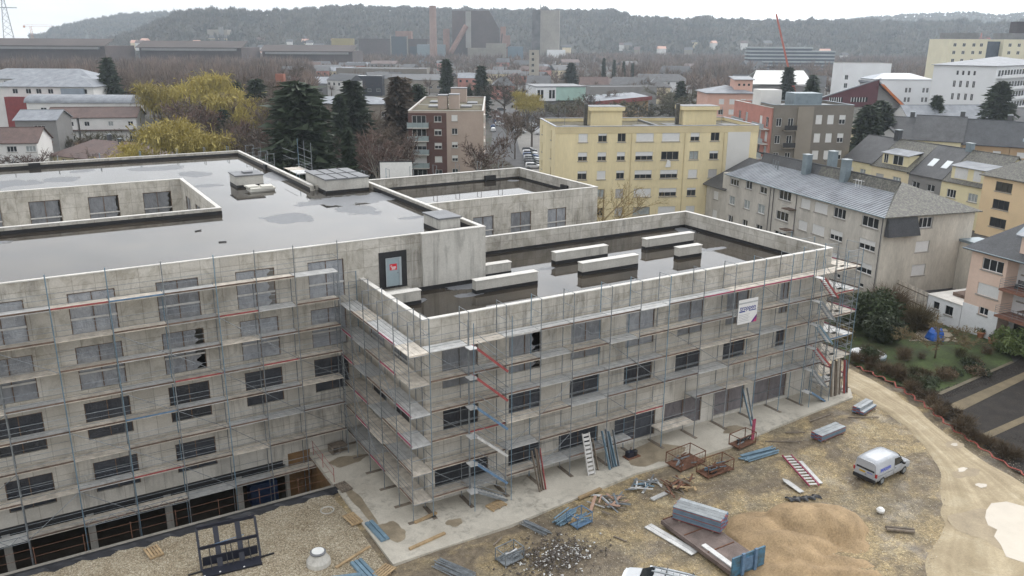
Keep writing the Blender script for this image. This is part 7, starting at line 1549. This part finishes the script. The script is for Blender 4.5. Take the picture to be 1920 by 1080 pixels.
# hills
def hill(name, prof, Dr, D0_, Db, a0, a1, tree, ntree, seed, lab, mat):
    pa_, pz = zip(*prof); na, nr = 150, 22; A = np.linspace(a0, a1, na); t = np.linspace(0, 1, nr)
    def hz(az_deg, D_): 
        zr = np.interp(az_deg, pa_, pz)-tree*.9; f = np.clip((D_-D0_)/(Dr-D0_), 0, 1); b_ = np.clip((D_-Dr)/(Db-Dr), 0, 1); return np.maximum(-2, zr*(np.sin(f*math.pi/2)**1.15)*(1-b_)+7*np.sin(az_deg*.9+D_*.006)*f*(1-f))
    Dg = np.concatenate([np.linspace(D0_, Dr, nr-6), np.linspace(Dr+60, Db, 6)]); AA, DD = np.meshgrid(A, Dg); Zg = hz(AA, DD); ar = np.radians(AA)
    V = np.stack([-20+np.sin(ar)*DD, -44+np.cos(ar)*DD, Zg], -1).reshape(-1, 3); ix = np.arange(na*nr).reshape(nr, na); F = np.stack([ix[:-1, :-1], ix[:-1, 1:], ix[1:, 1:], ix[1:, :-1]], -1).reshape(-1, 4)
    tag(ob('hill', npmesh('hill', V, F, M('hill_floor', (.05, .045, .03), .95, .3, .02), True)), kind='structure')
    rgl = np.random.RandomState(seed); ad = rgl.uniform(a0, a1, ntree); D_ = D0_+(Dr+25-D0_)*rgl.rand(ntree)**.75; ar = np.radians(ad); zz = hz(ad, D_)
    mass('hill_forest', lab, np.stack([-20+np.sin(ar)*D_, -44+np.cos(ar)*D_, zz-1], 1), rgl.uniform(.7, 1.25, ntree)*tree*(1+np.interp(ad+.25*np.sin(D_*.013), np.linspace(a0-1, a1+1, 420), rgl.normal(0, .17, 420))), mat, seed, 18, .34, 'forest', .075)
hill('hill', [(-30, 12), (1, 12), (4.5, 22), (7.2, 45), (8.6, 66), (10.2, 84), (12, 87), (14.4, 85), (17, 90), (20, 98), (22.5, 97), (25.2, 94), (28, 94), (32.2, 92), (34.5, 95), (36.4, 96), (37.8, 90), (39.1, 80), (42, 78), (49.1, 74), (55, 72), (62, 70), (85, 60)], 1800, 1380, 2300, -22, 84, 13, 26000, 5, 'leafless forest covering the long hill behind the steelworks', WM2)
hill('hill', [(-30, 10), (-2, 24), (2.3, 44), (2.9, 60), (4.3, 78), (6.5, 99), (8.8, 109), (12, 104), (16, 90), (24, 60)], 2800, 2350, 3400, 1.6, 20, 15, 6000, 6, 'hazy forest on the more distant hill at the left', WM2)
hill('hill', [(44, 70), (50, 92), (53, 106), (55.2, 117), (57.5, 122), (59.2, 118), (60, 112), (61.2, 120), (66, 130), (84, 120)], 2900, 2400, 3500, 44, 84, 15, 8000, 7, 'hazy forest on the distant hill at the right', WM2)
# ------------------------------------------------------------------ garden beside the site
LAWN = M('garden_lawn', (.05, .075, .02), .95, .45, .4, .4, tint=(.045, .05, .018)); SOIL = M('dark_shaded_soil', (.019, .0145, .011), .95, .5, .9, .5, bmp=1.)  # dark soil, its colour lowered further to carry the garden's deep shade
sheet('garden_lawn', [(45.9, 1.2), (47, 6), (50, 16), (63, 14), (64.3, 8), (64.6, -2), (60, -5.2), (46.6, -6.2), (45.2, -3)], -.02, LAWN)
sheet('garden_bed', [(43.2, -8.1), (46.4, -6.25), (60, -5.3), (66, -4), (66, -30), (38, -30), (38.8, -17), (41.8, -11.5)], -.03, SOIL)
for k, p in enumerate(([(44.8, -8.0), (59, -7.1), (59, -7.9), (45.2, -9.2)], [(41.8, -12.6), (56, -12.2), (56, -12.8), (42, -13.3)])): sheet('garden_path', p, -.005+.001*k, M('garden_path_slab', (.15, .118, .07), .9, .25, .8, .2))  # path colour also lowered to carry the garden shade
sheet('garden_path', [(46.4, -6.0), (60, -5.0), (60, -5.3), (46.6, -6.4)], .03, M('garden_edging', (.13, .11, .075), .9, .2, .8)); sheet('patio', [(56.6, 3.6), (60.5, 5.2), (63.5, 4), (61, .8)], .0, M('patio_slab', (.30, .26, .20), .9, .15, .6, .1))
sheet('garden_path', [(50.6, 16.8), (52.6, 21), (66, 13.3), (64.2, 10.2)], .02, M('dark_side_path', (.09, .075, .07), .9, .2, .6, .1))
tr_ = E('trampoline', 'round white pool cover lying on the lawn beside the track', 'pool cover', (49.0, 2.9, 0)); MB().lathe([(1.7, -.02), (1.72, .3), (1.6, .34)], 24).build('rim', CHIM, tr_); MB().lathe([(1.58, .3), (1.58, .345)], 24).build('cover', WHO, tr_)
bt = E('tarped_grill', 'object under a crumpled blue tarpaulin on the patio', 'tarpaulin', (59.4, 2.6, 0)); rgt = np.random.RandomState(3)
b = MB(); b.lathe([(.9, 0), (.95, .2), (.75, .8), (.45, 1.15), (.1, 1.25)], 14); b.v = [(x+rgt.normal(0, .06), y+rgt.normal(0, .06), max(0, z+rgt.normal(0, .05))) for x, y, z in b.v]; b.build('tarpaulin', M('bright_blue_tarp', (.03, .12, .45), .35, .4, 1.5, .2), bt)
for k, (x, y, lab) in enumerate(((64.1, .5, 'terracotta pot by the white house corner'), (63.4, -1.1, 'larger terracotta pot with dry plant nearer the lawn'))):
    t = E('flower_pot', lab, 'flower pot', (x, y, -.02)); MB().lathe([(.25, 0), (.38, .5), (.42, .55), (.38, .6)], 14).build('pot', M('terracotta', (.38, .15, .08), .8, .15, 2), t); ob('crown', bush(40+k, .4, .5, 200, LEAF, .08), t, (0, 0, .5))
GT = bare_tree(23, 5.5, .75, 11, bark('mossy_bark', (.10, .085, .05)), bark('olive_twigs', (.20, .15, .075)), .3, 10, .03)
plant('apple_tree', 'low spreading bare fruit tree on the garden lawn', 'tree', (54.4, -.7, 0), tm(GT), 0, (1.05, 1.05, .85))
plant('shrub', 'large dark evergreen shrub between the lawn and the grey terrace', 'shrub', (56.8, 8.0, 0), [('crown', bush(1, 2.6, 4.2, 4200, LEAF, .2))]); plant('shrub', 'second dark evergreen shrub in front of the big one', 'shrub', (54.2, 5.0, 0), [('crown', bush(2, 1.9, 2.8, 2800, LEAF, .17))])
plant('shrub', 'rounded dark bush at the edge of the pool cover', 'shrub', (47.9, 2.0, 0), [('crown', bush(3, .75, 1.5, 1200, LEAF, .12))]); plant('shrub', 'yellowish shrub at the end of the scaffold', 'shrub', (49.5, 6.5, 0), [('crown', bush(4, 1.1, 2.2, 1200, foliage('golden_shrub', (.10, .075, .02), (.2, .15, .05)), .12))]); plant('shrub', 'dark round bush behind the yellowish shrub', 'shrub', (52.6, 8.6, 0), [('crown', bush(5, 1.3, 2.0, 1600, LEAF, .14))])
plant('shrub', 'light green hedge at the right edge of the garden', 'hedge', (62.6, -3.9, 0), [('crown', bush(6, 2.4, 2.4, 3200, LEAFG, .16))]); plant('shrub', 'dark hedge behind the light green one at the right edge', 'hedge', (65.6, -5.8, 0), [('crown', bush(7, 2.6, 3.0, 3200, LEAF, .16))])
plant('shrub', 'brown bare shrub thicket against the slatted fence', 'shrub', (61.2, 9.6, 0), [('crown', twiggy(8, 3.2, 4.2, 2600, BRUSH, .03))]); plant('shrub', 'olive bare shrub beside the white annexe', 'shrub', (60.8, 5.6, 0), [('crown', twiggy(9, 2.4, 3.2, 1800, bark('olive_brush', (.13, .10, .05)), .03))])
rgb = random.Random(17)
for i in range(26):
    f = i/25; x = 45.6-f*6.2+rgb.uniform(.2, 1.6); y = 1.0-f*17+rgb.uniform(-.5, .5)
    x = np.interp(y, [-19, -15.5, -11, -7, -2.5, 2], [38.2, 39.2, 41.0, 43.3, 45.2, 45.8])+rgb.uniform(.3, 1.8)
    plant('scrub', 'low brown scrub bush along the edge of the dirt track', 'shrub', (float(x), y, -.05), [('crown', cached(('tw', i % 4), lambda: twiggy(60+i % 4, .9, 1.2, 420, BRUSH, .018)))], rgb.uniform(0, 6), rgb.uniform(.6, 1.3), 'scrub along the track')
for i in range(16):
    x, y = rgb.uniform(46.5, 56), rgb.uniform(-5.8, -3.2); plant('scrub', 'low dark scrub at the lower edge of the lawn', 'shrub', (x, y, -.05), [('crown', cached(('bs', i % 3), lambda: bush(80+i % 3, .8, .8, 420, BRUSH if i % 2 else LEAF, .09)))], rgb.uniform(0, 6), rgb.uniform(.6, 1.3), 'scrub below the lawn')
# red plastic netting trodden along the track edge
nt_ = MB(); prev = None
for i in range(60):
    y = 1.5-i*.36; x = float(np.interp(y, [-19, -15.5, -11, -7, -2.5, 2], [38.0, 39.0, 40.8, 43.1, 45.0, 45.5]))+.25*math.sin(i*1.7); z = .12+.1*abs(math.sin(i*.9)); 
    if prev: nt_.beam(prev, (x, y, z), .12, .05)
    prev = (x, y, z)
tag(nt_.build('barrier_netting', M('dull_red_netting', (.24, .05, .035), .8, .3, 2)), 'dull red safety netting trodden down along the garden edge of the track', 'netting')
def clods(n, x0, x1, y0, y1, seed, mat, lab):
    rg = np.random.RandomState(seed); x = rg.uniform(x0, x1, n); y = rg.uniform(y0, y1, n); s = rg.uniform(.04, .13, n); P = np.stack([x, y, 0*x-.03], 1)
    T_ = []
    for dx, dy in (((1, 0), (0, 1)), ((0, 1), (-1, 0)), ((-1, 0), (0, -1)), ((0, -1), (1, 0))): T_.append(np.stack([P+np.stack([dx[0]*s, dx[1]*s, 0*s], 1), P+np.stack([dy[0]*s, dy[1]*s, 0*s], 1), P+np.stack([0*s, 0*s, s*.35], 1)], 1))
    tag(ob('soil', tri_mesh('soil', np.concatenate(T_), mat)), lab, 'soil', kind='stuff')
clods(5000, 43.5, 60, -30, -14, 1, SOIL, 'rough dark clods of dug garden soil beyond the track')
clods(1500, 46, 60, -7.0, -5.6, 2, SOIL, 'rough dark clods in the narrow garden bed below the lawn')
for i in range(30):
    x, y = rgb.uniform(47, 63), rgb.uniform(-4.5, 12)
    if rgb.random() < .5: x, y = rgb.uniform(46.3, 50), rgb.uniform(-5, 4)
    plant('garden_plant', 'tangled bare shrub growing in the rough garden', 'shrub', (x, y, -.05), [('crown', cached(('gp', i % 4), lambda: twiggy(120+i % 4, .8, 1.3, 380, bark('garden_brush%d' % (i % 2), ((.12, .085, .05), (.09, .08, .04))[i % 2]), .015)))], rgb.uniform(0, 6), rgb.uniform(.6, 1.5), 'tangled shrubs in the garden')
# more bare trees filling the blocks behind the site
for i in range(46):
    D_ = rw.uniform(150, 330); px = rw.uniform(430, 770); az_ = R(.3+px*.0306+rw.uniform(-.3, .3)); x, y = -20+math.sin(az_)*D_, -44+math.cos(az_)*D_
    dx, dy = x-50.8, y-116.6; u_, v_ = dx*math.cos(R(-29.5))+dy*math.sin(R(-29.5)), -dx*math.sin(R(-29.5))+dy*math.cos(R(-29.5))
    if -3 < u_ < 19 and -3 < v_ < 50: continue
    kk = rw.randrange(6); T(BT[kk], ('bare brown tree', 'bare reddish tree', 'slim bare tree', 'bare greenish tree', 'pale stemmed bare tree', 'wide bare tree')[kk]+' among the roofs behind the conifers', x, y, rw.uniform(9, 15), sx=1.25, grp='bare trees among the roofs')
for i in range(22):
    D_ = rw.uniform(230, 460); px = rw.uniform(880, 1330); az_ = R(.3+px*.0315+rw.uniform(-.3, .3)); x, y = -20+math.sin(az_)*D_, -44+math.cos(az_)*D_
    kk = rw.randrange(6); T(BT[kk], ('bare brown tree', 'bare reddish tree', 'slim bare tree', 'bare greenish tree', 'pale stemmed bare tree', 'wide bare tree')[kk]+' in the quarter beyond the car park', x, y, rw.uniform(9, 14), sx=1.3, grp='bare trees beyond the car park')
# a crowded band of small roofs before the steelworks
rq = random.Random(9)
for i in range(40):
    az_ = R(rq.uniform(14, 47)); D_ = rq.uniform(430, 900); x, y = -20+math.sin(az_)*D_, -44+math.cos(az_)*D_; w_, d_, h_ = rq.uniform(10, 26), rq.uniform(9, 14), rq.uniform(5, 9)
    wm, wc = rq.choice([(WH, 'white'), (CRE, 'cream'), (TAUL, 'taupe'), (GRH, 'grey'), (REDB, 'red brick')]); rm, rc_ = rq.choice([(SLATE2, 'slate'), (SLATE2, 'slate'), (TILE, 'brown tiled'), (ZINC, 'zinc'), (SLATE, 'dark slate')])
    t = E('town_house', 'small %s house with %s roof in the town before the steelworks' % (wc, rc_), 'house', (x, y, -.25), R(rq.uniform(-70, 10)), 'houses in the town before the steelworks')
    MB().box(0, 0, 0, w_, d_, h_).build('wall', wm, t); MB().extr([(-.4, h_-.1), (d_+.4, h_-.1), (d_/2, h_+rq.uniform(2.5, 4.5))], -w_-.4, .4).build('roof', rm, t, (0, 0, 0), (0, 0, math.pi/2))
    for k in range(int(w_/4)): MB().box(1+k*4, -.06, h_-2.6, 2.3+k*4, -.003, h_-1.2).build('window', GLASS, t)
# far ground vegetation between houses
for i, (x, y, r_) in enumerate(((-8, 146, 3), (-14, 150, 3), (-20, 138, 3), (-2, 152, 2.5), (2, 148, 2.5), (-10, 136, 2.5))): plant('shrub', 'olive bare hedge bush behind the high roof by the left houses', 'shrub', (x, y, 0), [('crown', cached(('hb', i % 2), lambda: twiggy(90+i % 2, 3, 4, 1500, bark('olive_brush2', (.13, .10, .045)), .05)))], i, r_/3, 'hedge bushes by the left houses')
sheet('school_lawn', [(34, 84), (58, 76), (66, 100), (44, 112)], -.235, LAWN)
sheet('block_lawn', [(66, 92), (74, 90), (84, 112), (76, 118)], -.229, LAWN)
# ------------------------------------------------------------------ haze over the whole place
hz_ = MB().box(-3700, -760, -6, 3700, 3700, 150)
hm_ = bpy.data.materials.new('haze'); hm_.use_nodes = True; nt = hm_.node_tree; nt.nodes.clear()
vo_ = nt.nodes.new('ShaderNodeVolumePrincipled'); ou = nt.nodes.new('ShaderNodeOutputMaterial'); vo_.inputs['Color'].default_value = (.80, .90, 1, 1); vo_.inputs['Density'].default_value = .00018; vo_.inputs['Anisotropy'].default_value = .55
nt.links.new(vo_.outputs[0], ou.inputs['Volume'])
hz_.build('haze', hm_)['kind'] = 'stuff'
